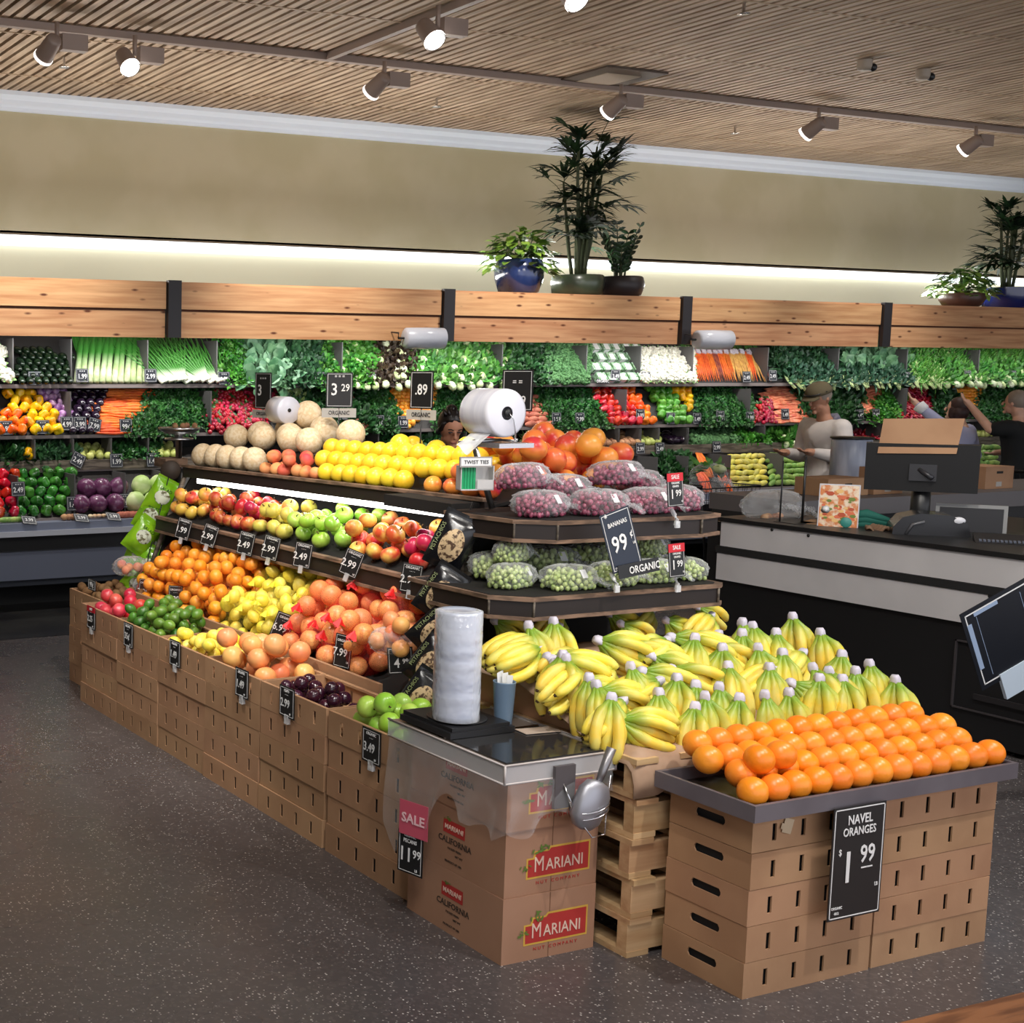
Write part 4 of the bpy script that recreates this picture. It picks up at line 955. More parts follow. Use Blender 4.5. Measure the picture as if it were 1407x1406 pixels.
# --- leafy bunches
def leafy(name, m, sd, n=46, R_=.1, L=.06, W=.045, curl=.35, butt=None, stems=None, flat=.55, bsc=1, up=.5):
    R = random.Random(sd); mb = MB()
    for k in range(n):
        a = R.uniform(0, 6.28); c = R.uniform(-.1, 1); s = math.sqrt(max(0, 1-c*c)); d = Vector((math.cos(a)*s, math.sin(a)*s, c))
        p = Vector((d.x*R_, d.y*R_*1.1, d.z*R_*flat))*R.uniform(.55, 1)
        dd = (d+Vector((R.uniform(-.8, .8), R.uniform(-.2, .9)*up*2, R.uniform(-.4, .5)))).normalized()
        leaf(mb, p, dd, Vector((R.uniform(-.5, .5), R.uniform(-.5, .5), 1)), L*R.uniform(.7, 1.3), W*R.uniform(.7, 1.3), 0, R.uniform(-.2, .5), curl*R.uniform(-1, 1), 3)
    mats = [m]
    if stems:
        mats.append(stems)
        for k in range(9):
            x = R.uniform(-.035, .035); mb.tube([(x*.5, -R_*1.5, .01+R.uniform(0, .02)), (x, -R_*.5, .02), (x*2, R_*.3, .04)], .005, 5, 1)
    if butt: mats.append(butt); mb.sphere((0, -R_*.95, .02), .034*bsc, 1, 9, 7, (1, 1.3, .8))
    return mb.mesh(name, mats)
def lm(n, a, b, **k): return mat(n, srgb(*a), k.pop('rough', .45), col2=srgb(*b), scale=k.pop('scale', 12), hue=.012, val=.18, **k)
WHB = mat('white_butt', srgb(226, 232, 200), .5, col2=srgb(196, 212, 150), scale=6)
GS = {'parsley': [leafy('parsley_bunch', lm('parsley', (86, 160, 50), (44, 110, 34)), s, 80, .09, .032, .03) for s in (1, 2)],
      'collard': [leafy('collard_bunch', lm('collard', (108, 150, 110), (66, 112, 76)), s, 16, .1, .15, .1, .15, up=1) for s in (3, 4)],
      'kale': [leafy('kale_bunch', lm('kale', (58, 104, 62), (30, 66, 40)), s, 56, .1, .06, .04, .5) for s in (5, 6)],
      'dark': [leafy('chard_bunch', lm('darkgreen', (46, 96, 44), (22, 58, 28)), s, 50, .1, .065, .045, .3) for s in (7, 8)],
      'lettuce': [leafy('lettuce_head', lm('lettuce', (92, 158, 56), (50, 116, 38)), s, 80, .1, .05, .045, .6, butt=WHB) for s in (9, 10)],
      'redleaf': [leafy('red_leaf_lettuce', lm('redleaf', (74, 60, 40), (44, 30, 24)), s, 70, .1, .05, .045, .6, butt=WHB, bsc=1.25) for s in (11, 12)],
      'romaine': [leafy('romaine_head', lm('romaine', (96, 160, 66), (54, 112, 42)), s, 40, .095, .09, .05, .3, butt=WHB, bsc=1.3, up=1) for s in (13, 14)],
      'spinach': [leafy('spinach_bunch', lm('spinach', (62, 122, 54), (28, 74, 34)), s, 90, .09, .034, .03, .2) for s in (15, 16)],
      'fennel': [leafy('fennel_bunch', lm('fennel', (110, 176, 70), (66, 136, 48)), s, 60, .1, .1, .012, .1, stems=mat('pale_stem', srgb(206, 224, 160), .5), up=1.2) for s in (17, 18)],
      'kalestem': [leafy('lacinato_bunch', lm('kaledk', (56, 100, 72), (34, 70, 50)), s, 40, .1, .09, .04, .5, stems=mat('pale_stem', srgb(206, 224, 160), .5), up=1) for s in (19, 20)],
      'broc': None}
def lumpy(name, m, R_, sd, nb=40, rb=.22, sc=(1, 1, .8), base=None):
    R = random.Random(sd); mb = MB().sphere((0, 0, 0), R_*.86, 0, 14, 10, sc)
    for k in range(nb):
        z = R.uniform(-.2, 1); a = R.uniform(0, 6.28); s = math.sqrt(1-z*z)
        mb.sphere((math.cos(a)*s*R_*.84*sc[0], math.sin(a)*s*R_*.84*sc[1], z*R_*.84*sc[2]), R_*rb*R.uniform(.8, 1.2), 0, 8, 6)
    mats = [m]
    if base:
        mats.append(base)
        for k in range(9): a = 6.28*k/9; leaf(mb, Vector((math.cos(a)*R_*.5, math.sin(a)*R_*.5, -R_*.4)), Vector((math.cos(a), math.sin(a), .9)), Vector((0, 0, 1)), R_*1.1, R_*.6, 1, .1, .2, 3)
    return mb.mesh(name, mats)
GS['broc'] = [lumpy('broccoli_crown', mat('broccoli_green', srgb(92, 138, 84), .8, col2=srgb(56, 98, 56), scale=60, bump=.8, bscale=120, val=.12), .085, s) for s in (1, 2)]
CAU = [lumpy('cauliflower', mat('cauliflower_white', srgb(236, 234, 224), .7, col2=srgb(214, 210, 190), scale=50, bump=.6, bscale=100), .075, s, 46, .2, base=lm('caulileaf', (150, 190, 120), (108, 154, 84))) for s in (3, 4)]
fx = lambda: (PI/2+rnd.uniform(-.35, .35), rnd.uniform(-.35, .35), rnd.uniform(0, 6.28))
anyr = lambda: rrot()
flatr = lambda: (rnd.uniform(-.15, .15), rnd.uniform(-.15, .15), rnd.uniform(-.5, .5))
ZUC = fruit(.035, 1, .04, .0, mats=lm('zucchini_skin', (24, 42, 24), (14, 26, 16), rough=.25), stemm=mat('zuc_stem', srgb(120, 150, 96), .6), name='zucchini', el=2.2, seg=12)
def pepper(m, n): return fruit(.054, .95, .42, .4, lob=.14, nl=4, mats=m, stemm=STG, name=n, seg=20)
pepm = lambda n, a, b: mat(n, srgb(*a), .22, col2=srgb(*b), scale=5, hue=.012, val=.1, coat=.4)
PEP = {'y': pepper(pepm('pepper_yellow', (248, 200, 24), (240, 168, 16)), 'yellow_pepper'), 'o': pepper(pepm('pepper_orange', (246, 130, 20), (236, 96, 20)), 'orange_pepper'),
       'r': pepper(pepm('pepper_red', (216, 32, 28), (176, 20, 24)), 'red_pepper'), 'g': pepper(pepm('pepper_green', (70, 142, 52), (40, 100, 34)), 'green_pepper'), 'lg': pepper(pepm('pepper_lgreen', (104, 170, 60), (70, 140, 40)), 'green_pepper')}
EGP = fruit(.036, 1.0, .0, .0, mats=lm('eggplant_lilac', (150, 96, 160), (204, 170, 210), rough=.25, scale=20), name='striped_eggplant', el=1.3)
EGB = fruit(.042, 1.0, .0, .0, mats=mat('eggplant_black', srgb(34, 20, 40), .15, coat=.6), name='eggplant', el=1.5)
CARR = mat('carrot_orange', srgb(238, 118, 40), .55, col2=srgb(222, 96, 36), scale=20, hue=.01, val=.1)
CRY = mat('carrot_yellow', srgb(226, 178, 96), .55, col2=srgb(206, 150, 80), scale=20); CRR = mat('carrot_purple', srgb(140, 60, 60), .55, col2=srgb(170, 90, 60), scale=20)
TAGW = mat('tag_paper', srgb(226, 220, 232), .6, col2=srgb(130, 100, 160), scale=60, lo=.6, hi=.66)
def carrots(m, sd):
    R = random.Random(sd); b = MB()
    for k in range(4):
        x = (k-1.5)*.022+R.uniform(-.004, .004); b.tube([(x*.8, .16, .02), (x, .10, .02), (x*1.2, -.1, .018), (x*1.3+R.uniform(-.01, .01), -.26, .012)], [.016, .016, .011, .002], 8, 0)
    b.box(-.03, .03, .13, .19, .012, .05, 1)
    for k in range(8): leaf(b, Vector((R.uniform(-.02, .02), .17, .03)), Vector((R.uniform(-.3, .3), 1, .2)), Vector((0, 0, 1)), .1, .025, 2, .1, .1, 3)
    return b.mesh('carrot_bunch', [m, TAGW, lm('carrottop', (70, 120, 50), (40, 80, 36))])
CB_ = {'o': carrots(CARR, 1), 'y': carrots(CRY, 2), 'r': carrots(CRR, 3)}
def bagged(m, sd, L=.17):
    R = random.Random(sd); b = MB()
    for k in range(7):
        y = (k-3)*.012; b.tube([(-L, y, .022+R.uniform(-.01, .012)), (0, y*1.6, .026+R.uniform(-.008, .014)), (L, y, .022)], [.009, .0135, .007], 7, 0)
    return b.mesh('bag_of_carrots', [m])
BGC = [bagged(CARR, s) for s in (1, 2)]; PNKC = mat('carrot_pinkish', srgb(236, 150, 110), .4, col2=srgb(214, 106, 80), scale=16, coat=.4); BGP = [bagged(PNKC, s) for s in (3, 4)]
SWP = mat('sweet_potato_skin', srgb(196, 116, 92), .7, col2=srgb(170, 92, 74), scale=12, bump=.3, bscale=40)
SWT = MB().lathe([(0, -.09), (.018, -.075), (.035, -.03), (.037, .02), (.02, .07), (0, .09)], 12).mesh('sweet_potato', SWP)
RAD = mat('radish_red', srgb(190, 26, 58), .3, col2=srgb(150, 16, 44), scale=8, coat=.3, hue=.01, val=.15)
def radb(sd):
    R = random.Random(sd); b = MB()
    for k in range(7): b.sphere((R.uniform(-.05, .05), R.uniform(-.05, .05), R.uniform(0, .03)), R.uniform(.02, .026), 0, 9, 7, (1, 1.1, 1))
    for k in range(5): leaf(b, Vector((R.uniform(-.02, .02), .03, .01)), Vector((R.uniform(-.6, .6), 1, .4)), Vector((0, 0, 1)), .09, .03, 1, .2, .2, 3)
    return b.mesh('radish_bunch', [RAD, lm('radtop', (60, 110, 44), (40, 80, 34))])
RDB = [radb(1), radb(2)]
CHI = MB().tube([(-.05, 0, .01), (-.02, .01, .015), (.02, -.006, .014), (.055, .004, .008)], [.012, .016, .014, .004], 7).mesh('red_root', RAD)
def leek():
    b = MB(); pts = [(0, 0, .03), (0, .12, .03), (.003, .28, .035), (.0, .42, .045), (.004, .60, .05)]
    b.tube(pts, [.033, .029, .027, .033, .02], 10)
    for k in range(6): leaf(b, Vector(((k-2.5)*.008, .34, .04)), Vector(((k-2.5)*.12, 1, .1)), Vector((0, 0, 1)), .27, .045, 0, 0, .3, 4)
    return b.mesh('leek', mat('leek_skin', srgb(206, 214, 176), .5, col2=srgb(176, 194, 136), scale=10, grad=('Y', .12, .34, srgb(56, 124, 44))))
LEEK = leek()
def onion():
    b = MB(); R = random.Random(5)
    for k in range(9):
        a = (k-4)*.045; b.tube([(a*.25, -.02, .02+R.uniform(0, .02)), (a*.3, .05, .025), (a*.8, .25, .04), (a*1.5, .52, .05)], [.014, .012, .008, .004], 6)
    return b.mesh('green_onion_bunch', mat('onion_skin', srgb(238, 240, 220), .4, grad=('Y', .02, .13, srgb(70, 132, 54))))
ONI = onion()
def pkg():
    b = MB(); b.box(-.06, .06, -.05, .05, 0, .07, 0).box(-.032, .032, -.052, -.05, .008, .06, 1).box(-.032, .032, -.05, .03, .0702, .0712, 1); return b.mesh('clear_produce_tub', [mat('tub_clear', srgb(176, 202, 180), .15, col2=srgb(108, 150, 104), scale=30, coat=.5), WHITE])
PKG = pkg()
def cabb(m, r, n): 
    return MB().lathe([(r*math.sin(PI*i/12), r*.9*math.cos(PI*i/12)) for i in range(13)], 22, 0, mod=lambda a, q: 1+.03*math.sin(5*a+9*q)+.02*math.sin(11*a-7*q)).mesh(n, m)
CGR = cabb(mat('cabbage_green', srgb(178, 206, 126), .4, col2=srgb(212, 226, 168), scale=9, stretch=(1, 1, .2), bump=.4, bscale=14), .095, 'green_cabbage'); CPU = cabb(mat('cabbage_purple', srgb(96, 46, 84), .3, col2=srgb(134, 90, 124), scale=14, lo=.5, hi=.7, bump=.4, bscale=14, coat=.3), .088, 'purple_cabbage')
def sq(n, m, r=.03, el=2.6): return fruit(r, 1, 0, 0, mats=m, name=n, el=el, seg=12)
SQY = sq('yellow_squash', lm('squash_yellow', (226, 212, 90), (204, 196, 110))); SQG = sq('pale_squash', lm('squash_green', (150, 180, 90), (110, 150, 70)))
POT = fruit(.04, .8, 0, 0, mats=lm('potato_skin', (196, 150, 110), (160, 112, 84), rough=.8), name='potato', el=1.1); TURN = fruit(.038, .95, 0, 0, mats=lm('turnip_skin', (196, 204, 120), (168, 180, 90)), name='round_gourd')
CELE = leafy('celery_heart', lm('celeryheart', (176, 208, 120), (214, 228, 168)), 30, 26, .07, .08, .03, .3)
MUSH = fruit(.03, .7, 0, 0, mats=lm('mushroom_tan', (206, 170, 130), (230, 210, 180), rough=.7), name='mushroom')
G_ = lambda k, row, poly, lab, grp, sp=.13, lift=.03: fill(row, poly, GS[k], sp, lift, GS[k][0].name, lab, 'greens', grp, rot=lambda: (rnd.uniform(-.2, .2), rnd.uniform(-.2, .2), rnd.uniform(-.5, .5)), sv=sp*.8)
A0, A1, B0, B1 = 466, 531, 533, 597
# row A --------------------------------------------------------------
fill('A', [(20, 531), (20, 476), (50, 474), (97, 488), (97, 531)], ZUC, .077, .05, 'zucchini', 'dark green zucchini end, stacked at the top left', 'zucchini', 'zucchini stack', rot=lambda: (rnd.uniform(-.1, .1)+.95, 0, rnd.uniform(-.1, .1)), hexg=True, jit=.05)
fill('A', [(-20, 531), (-20, 470), (17, 470), (17, 531)], CAU, .15, .07, 'cauliflower', 'wrapped cauliflower cut off by the left edge', 'cauliflower', 'cauliflowers at the left edge')
xa, xb = at(101, 500, 'y', 11).x, at(199, 500, 'y', 11.1).x
for k in range(12):
    x = xa+.03+(xb-xa-.08)*k/11; tag(link('leek', LEEK, None, tiltM('A', rowpt('A', x, .02, .0), -.30+rnd.uniform(-.03, .03))), 'tall white and green leek standing at the top left', 'leek', 'row of leeks')
xa, xb = at(207, 500, 'y', 11).x, at(292, 500, 'y', 11.1).x
for k in range(8):
    x = xa+.14+(xb-xa-.12)*k/7; tag(link('green_onion_bunch', ONI, None, tiltM('A', rowpt('A', x, .03, .01+.012*(k % 3)), -.02+rnd.uniform(.1, .5), 0, 0, (1.0, 1, 1.2))), 'green onion bunch leaning left beside the leeks', 'green onions', 'leaning green onion bunches')
G_('parsley', 'A', R4(300, A0, 345, A1), 'bright green parsley bunch under the canopy right of the green onions', 'bright parsley bunches', .11)
G_('collard', 'A', R4(340, A0, 392, A1), 'grey-green broad leaf bunch right of the parsley', 'broad leaf bunches', .12)
G_('kale', 'A', R4(388, A0, 440, A1), 'dark kale bunch left of the bright lettuce', 'dark kale bunches left of centre', .12)
G_('lettuce', 'A', R4(440, A0, 512, A1), 'bright green curly lettuce head with white butt', 'curly lettuce heads', .125)
G_('redleaf', 'A', R4(512, A0, 568, A1), 'dark red leaf lettuce head with white butt', 'red leaf lettuce heads', .13)
G_('romaine', 'A', R4(568, A0, 690, A1), 'romaine head with pale butt facing out, centre of the top shelf', 'romaine heads', .13)
G_('dark', 'A', R4(690, A0, 746, A1), 'dark green leafy bunch between romaine and broccoli', 'dark leafy bunches beside the broccoli', .12)
fill('A', R4(744, A0, 805, A1+2), GS['broc'], .135, .04, 'broccoli_crown', 'green broccoli crown on the top shelf', 'broccoli', 'broccoli crowns', rot=anyr and (lambda: (0, 0, rnd.uniform(0, 6))), sv=.11)
fill('A', R4(808, 470, 880, A1-2), PKG, .145, .0, 'clear_produce_tub', 'clear plastic salad tub with white label right of the broccoli', 'salad tub', 'clear salad tubs', hexg=False, jit=.03, sv=.14)
fill('A', R4(882, 478, 950, A1), CAU, .135, .05, 'cauliflower', 'white cauliflower head left of the carrot bunches', 'cauliflower', 'cauliflowers left of the carrots', rot=lambda: (0, 0, rnd.uniform(0, 6)), sv=.12)
xa, xb = at(957, 500, 'y', 11).x, at(1052, 500, 'y', 11.1).x
for k in range(14):
    x = xa+.05+(xb-xa-.06)*k/13; c_ = 'ooooorooyyyoyr'[k]; tag(link('carrot_bunch', CB_[c_], None, tiltM('A', rowpt('A', x, .29, .01), -.25+rnd.uniform(-.12, .12))), {'o': 'orange', 'y': 'pale yellow', 'r': 'purplish red'}[c_]+' carrot bunch with tagged tops on the top shelf', 'carrots', {'o': 'orange', 'y': 'pale yellow', 'r': 'purplish red'}[c_]+' carrot bunches on the top shelf')
G_('kale', 'A', R4(1057, A0, 1150, 510), 'dark curly kale bunch right of the carrots', 'curly kale bunches right of the carrots', .12); G_('kalestem', 'A', R4(1078, 508, 1150, A1), 'kale bunch with pale stems and white tag right of the carrots', 'pale stemmed kale bunches', .11)
G_('collard', 'A', R4(1153, A0, 1243, 510), 'blue-green collard bunch on the top shelf', 'blue-green collard bunches', .12); G_('kalestem', 'A', R4(1153, 508, 1243, A1), 'dark bunch with pale cut stems below the collards', 'pale stemmed bunches below the collards', .11)
G_('fennel', 'A', R4(1247, A0, 1290, A1), 'feathery bright green fennel bunch', 'fennel bunches', .11)
G_('fennel', 'A', R4(1290, A0, 1420, 505), 'bright green topped root bunch at the upper right', 'bright green tops at upper right', .11); G_('romaine', 'A', R4(1290, 505, 1420, A1), 'pale butted bunch at the upper right', 'pale butted bunches at upper right', .11)
# row B --------------------------------------------------------------
fill('B', [(0, 533), (45, 533), (98, 597), (52, 597), (3, 545)], PEP['y'], .108, .055, 'yellow_pepper', 'yellow bell pepper in the slanted bin at the left', 'pepper', 'yellow peppers at the left', rot=fx, sv=.085)
fill('B', [(-20, 560), (20, 560), (50, 597), (-20, 597)], PEP['o'], .11, .055, 'orange_pepper', 'orange bell pepper below the yellow ones at the left edge', 'pepper', 'orange peppers at the left edge', rot=fx, sv=.09)
fill('B', [(48, 533), (97, 533), (97, 590), (88, 590)], EGP, .075, .04, 'striped_eggplant', 'small lilac eggplant beside the yellow peppers', 'eggplant', 'small lilac eggplants', rot=anyr)
fill('B', [(99, 533), (152, 533), (130, 597), (99, 597)], EGB, .09, .05, 'eggplant', 'glossy black eggplant left of the bagged carrots', 'eggplant', 'black eggplants', rot=lambda: (1.1, 0, 0))
fill('B', [(155, 531), (205, 531), (168, 597), (128, 597)], BGC, .30, .02, 'bag_of_carrots', 'bag of orange carrots in the slanted stack at the left', 'bag of carrots', 'bagged carrots at the left', rot=lambda: (0, 0, rnd.uniform(-.1, .1)), sv=.065, jit=.05, s0=.0)
G_('spinach', 'B', [(204, 533), (293, 533), (283, 560), (270, 597), (165, 597), (185, 575)], 'small leafed dark green bunch behind the scale', 'small leafed bunches left of the radishes', .1)
G_('spinach', 'C', R4(153, 590, 215, 633), 'dark green leafy bunch on the short shelf at the left', 'leafy bunches on the short shelf at left', .1)
fill('B', [(292, 536), (386, 534), (386, 565), (350, 597), (285, 590), (283, 560)], RDB, .085, .03, 'radish_bunch', 'red radish bunch right of the dark greens', 'radishes', 'red radish bunches', rot=flatr)
fill('B', R4(386, 533, 420, 560), CELE, .1, .03, 'pale_root_bunch', 'pale root bunch behind the small bag roll', 'roots', 'pale root bunches', rot=flatr)
G_('dark', 'B', [(386, 560), (440, 535), (445, 540), (520, 575), (520, 597), (386, 597)], 'dark green bunch behind the cantaloupes', 'dark bunches behind the cantaloupes', .11)
G_('spinach', 'B', [(480, 533), (525, 533), (545, 575), (545, 597), (510, 597)], 'dark bunch left of the small orange carrots', 'dark bunches left of the orange heap', .1)
fill('B', [(440, 535), (478, 535), (512, 588), (478, 588)], SWT, .12, .03, 'sweet_potato', 'pink sweet potato in the slanted bin left of centre', 'sweet potato', 'sweet potatoes left of centre', rot=lambda: (0, PI/2+rnd.uniform(-.2, .2), rnd.uniform(-.2, .2)), sv=.06)
KUM = fruit(.028, 1.3, 0, 0, mats=M_ORG, name='small_orange_root', seg=12, n=8)
fill('B', [(522, 533), (603, 533), (592, 565), (560, 590), (540, 570)], KUM, .055, .03, 'small_orange_root', 'small orange root in the v-shaped heap left of centre', 'orange root', 'small orange roots left of centre', rot=anyr)
G_('spinach', 'B', [(603, 533), (665, 533), (665, 597), (590, 597)], 'dark bunch behind the dark-haired woman', 'dark bunches behind the woman', .1)
fill('B', [(655, 533), (680, 533), (655, 570), (636, 570)], EGP, .08, .035, 'purple_root', 'dark purple bag left of the white bag roll', 'purple root', 'purple roots left of the white roll', rot=anyr)
fill('B', [(715, 545), (735, 545), (760, 590), (720, 590)], SWT, .12, .03, 'sweet_potato', 'pink sweet potato right of the white bag roll', 'sweet potato', 'sweet potatoes right of the white roll', rot=lambda: (0, PI/2, rnd.uniform(-.2, .2)), sv=.06)
G_('spinach', 'B', [(730, 533), (808, 533), (838, 585), (838, 597), (762, 597), (745, 570)], 'green leafy bunch left of the red peppers', 'leafy bunches left of the red peppers', .1)
fill('B', [(808, 531), (850, 531), (885, 583), (835, 583)], PEP['r'], .1, .05, 'red_pepper', 'red bell pepper in the slanted bin right of centre', 'pepper', 'red peppers right of centre', rot=fx, sv=.08)
fill('B', [(850, 531), (868, 531), (905, 583), (885, 583)], PEP['o'], .095, .05, 'orange_pepper', 'orange bell pepper right of the red ones', 'pepper', 'orange peppers right of centre', rot=fx, sv=.08)
fill('B', [(890, 531), (918, 531), (950, 575), (950, 583), (915, 583)], PEP['lg'], .1, .05, 'green_pepper', 'green bell pepper beside the small yellow heap', 'pepper', 'green peppers right of centre', rot=fx, sv=.08)
fill('B', [(918, 529), (953, 529), (953, 565), (945, 565)], PEP['y'], .1, .06, 'yellow_pepper', 'yellow bell pepper in the small heap right of centre', 'pepper', 'yellow peppers right of centre', rot=fx, sv=.08)
G_('spinach', 'B', R4(955, 533, 1028, 583), 'leafy green bunch below the carrot bunches', 'leafy bunches below the carrots', .1)
fill('B', [(1035, 560), (1060, 548), (1062, 583), (1030, 583)], RDB, .09, .03, 'radish_bunch', 'red and white radish bunch left of the stacked carrots', 'radishes', 'radishes left of the stacked carrots', rot=flatr)
fill('B', [(1052, 531), (1085, 531), (1106, 580), (1062, 580)], BGP, .30, .02, 'bag_of_carrots', 'bag of pinkish orange carrots stacked behind the man in the cap', 'bag of carrots', 'bagged carrots behind the man', rot=lambda: (0, 0, 0), sv=.07, jit=.04)
G_('dark', 'B', [(1090, 533), (1180, 533), (1172, 583), (1108, 583)], 'dark bunch behind the man in the cap', 'dark bunches behind the man', .11)
fill('B', [(1182, 535), (1212, 535), (1200, 560), (1172, 583), (1170, 560)], BGP, .27, .02, 'bag_of_carrots', 'bag of pinkish carrots right of the man in the cap', 'bag of carrots', 'pinkish carrot bags right of the man', rot=lambda: (0, 0, .15), sv=.065, jit=.04)
G_('parsley', 'B', [(1213, 533), (1248, 533), (1225, 583), (1190, 583)], 'green bunch between the carrot bags and red chillies', 'bunches left of the red roots', .1)
fill('B', [(1250, 531), (1284, 531), (1284, 583), (1222, 583)], CHI, .08, .02, 'red_root', 'dark red slender root in the heap above the cardboard flap', 'red root', 'dark red roots at the right', rot=lambda: (0, 0, rnd.uniform(-1, 1)), sv=.035)
G_('dark', 'B', [(1284, 533), (1302, 533), (1325, 565), (1325, 597), (1284, 597)], 'dark bunch behind the reaching woman', 'dark bunches behind the reaching woman', .11)
fill('B', [(1300, 527), (1350, 527), (1342, 560), (1330, 560)], KUM, .055, .03, 'small_orange_root', 'small orange root in the heap above the reaching woman', 'orange root', 'small orange roots at the right', rot=anyr)
G_('spinach', 'B', [(1350, 533), (1420, 533), (1420, 583), (1335, 583)], 'dark leafy bunch at the right edge', 'leafy bunches at the right edge', .1)
# row C ---------------------------------------------------------------
C_ = lambda me, poly, sp, lift, nm, lab, cat, grp, rot=anyr, **k: fill('C', poly, me, sp, lift, nm, lab, cat, grp, rot=rot, **k)
C_(GS['dark'], R4(2, 598, 46, 634), .11, .02, 'chard_bunch', 'dark bunch on the short shelf at the left edge', 'greens', 'short shelf bunches at left edge')
tag(link('yellow_pepper', PEP['y'], None, TR(*rowpt('C', at(40, 626, 'y', 10.85).x, .09, .06), 1.2, 0, .4)), 'single yellow bell pepper on the short shelf at the left', 'pepper')
C_(GS['kale'], R4(50, 598, 98, 634), .11, .02, 'kale_bunch', 'dark kale bunch on the short shelf left of the turnips', 'greens', 'short shelf kale at the left')
C_(TURN, R4(104, 612, 152, 634), .085, .035, 'round_gourd', 'pale round root on the short shelf under the eggplants', 'root', 'pale roots on the short shelf')
C_(TURN, R4(206, 600, 240, 634), .07, .035, 'round_gourd', 'small yellow-green gourd left of the scale', 'gourd', 'small gourds left of the scale')
C_(MUSH, R4(478, 592, 520, 606), .055, .03, 'mushroom', 'tan mushroom behind the cantaloupes', 'mushroom', 'mushrooms behind the cantaloupes')
C_(GS['dark'], R4(520, 590, 700, 622), .11, .03, 'chard_bunch', 'dark bunch on the short shelf behind the yellow fruit', 'greens', 'short shelf bunches behind the yellow fruit')
C_(CELE, R4(720, 588, 802, 612), .1, .03, 'celery_heart', 'pale celery heart on the short shelf behind the mangoes', 'celery', 'celery hearts behind the mangoes')
C_(POT, R4(800, 588, 848, 614), .08, .04, 'potato', 'pinkish potato on the short shelf right of the mangoes', 'potato', 'pinkish potatoes')
C_(POT, R4(852, 588, 878, 612), .075, .04, 'potato', 'brown potato in the small box right of the pink ones', 'potato', 'brown potatoes')
C_(TURN, R4(880, 586, 905, 610), .075, .04, 'round_gourd', 'pale green tomato in the small wooden compartment', 'tomato', 'pale green tomatoes')
C_(EGB, R4(912, 588, 946, 605), .085, .04, 'dark_avocado', 'dark avocado in the compartment right of the green tomatoes', 'avocado', 'dark avocados')
C_(GS['broc'], R4(948, 584, 1012, 608), .11, .03, 'broccoli_crown', 'dark broccoli crown on the short shelf left of the man', 'broccoli', 'short shelf broccoli')
C_(GS['parsley'], R4(1012, 584, 1052, 606), .1, .03, 'parsley_bunch', 'small leafed bunch on the short shelf left of the man', 'greens', 'short shelf small leafed bunches')
C_(GS['romaine'], R4(1054, 582, 1120, 606), .1, .03, 'romaine_head', 'long leafed bunch in front of the man', 'greens', 'long leafed bunches by the man')
C_(CHI, R4(1172, 585, 1212, 603), .07, .02, 'red_root', 'red radish on the short shelf right of the man', 'radish', 'short shelf radishes right of the man')
C_(POT, R4(1285, 578, 1330, 600), .08, .04, 'pale_root', 'pale root beside the cardboard flap', 'root', 'pale roots beside the cardboard flap')
C_(TURN, R4(1330, 578, 1362, 600), .08, .04, 'round_gourd', 'pale apple-like gourd behind the reaching woman', 'gourd', 'pale gourds right of the reaching woman')
# row D ---------------------------------------------------------------
fill('D', R4(-20, 648, 22, 714), PEP['r'], .115, .055, 'red_pepper', 'red bell pepper in the tall stack at the left edge', 'pepper', 'red peppers at the left edge', rot=fx, sv=.1, hexg=False)
fill('D', R4(26, 648, 98, 714), PEP['g'], .115, .055, 'green_pepper', 'green bell pepper in the tall stack at lower left', 'pepper', 'green peppers at lower left', rot=fx, sv=.1)
fill('D', R4(102, 655, 170, 714), CPU, .165, .08, 'purple_cabbage', 'purple cabbage in the lower left bin', 'cabbage', 'purple cabbages', rot=anyr, sv=.17)
fill('D', R4(172, 655, 228, 712), CGR, .19, .09, 'green_cabbage', 'pale green cabbage behind the lime-green bags', 'cabbage', 'green cabbages', rot=anyr, sv=.17)
G_('dark', 'D', R4(898, 628, 940, 660), 'dark bunch in the lower bins right of the mangoes', 'lower bin bunches right of the mangoes', .11)
fill('D', R4(942, 630, 995, 674), BGC, .36, .03, 'bag_of_carrots', 'large bag of carrots in the lower bin right of the red grapes', 'bag of carrots', 'lower bin carrot bags', rot=lambda: (0, 0, 1.4), sv=.2)
fill('D', R4(1000, 624, 1052, 678), SQY, .09, .04, 'yellow_squash', 'yellow squash in the lower bin left of the cart', 'squash', 'yellow squashes', rot=lambda: (0, PI/2, rnd.uniform(-.5, .5)), sv=.075)
fill('D', R4(1054, 624, 1120, 680), SQG, .09, .04, 'pale_squash', 'pale green squash in the lower bin behind the cart', 'squash', 'pale green squashes', rot=lambda: (0, PI/2, rnd.uniform(-.5, .5)), sv=.075)
G_('kale', 'D', R4(1178, 612, 1210, 665), 'dark bunch in the lower bin right of the man', 'lower bin bunches right of the man', .12)
fill('D', R4(1320, 606, 1370, 650), SQG, .09, .04, 'pale_squash', 'pale squash in the lower bin behind the reaching woman', 'squash', 'pale squashes behind the reaching woman', rot=lambda: (0, PI/2, rnd.uniform(-.5, .5)), sv=.08)
G_('parsley', 'D', R4(1230, 612, 1322, 660), 'bunch in the lower bin behind the cardboard flap', 'lower bin bunches at the right', .12)
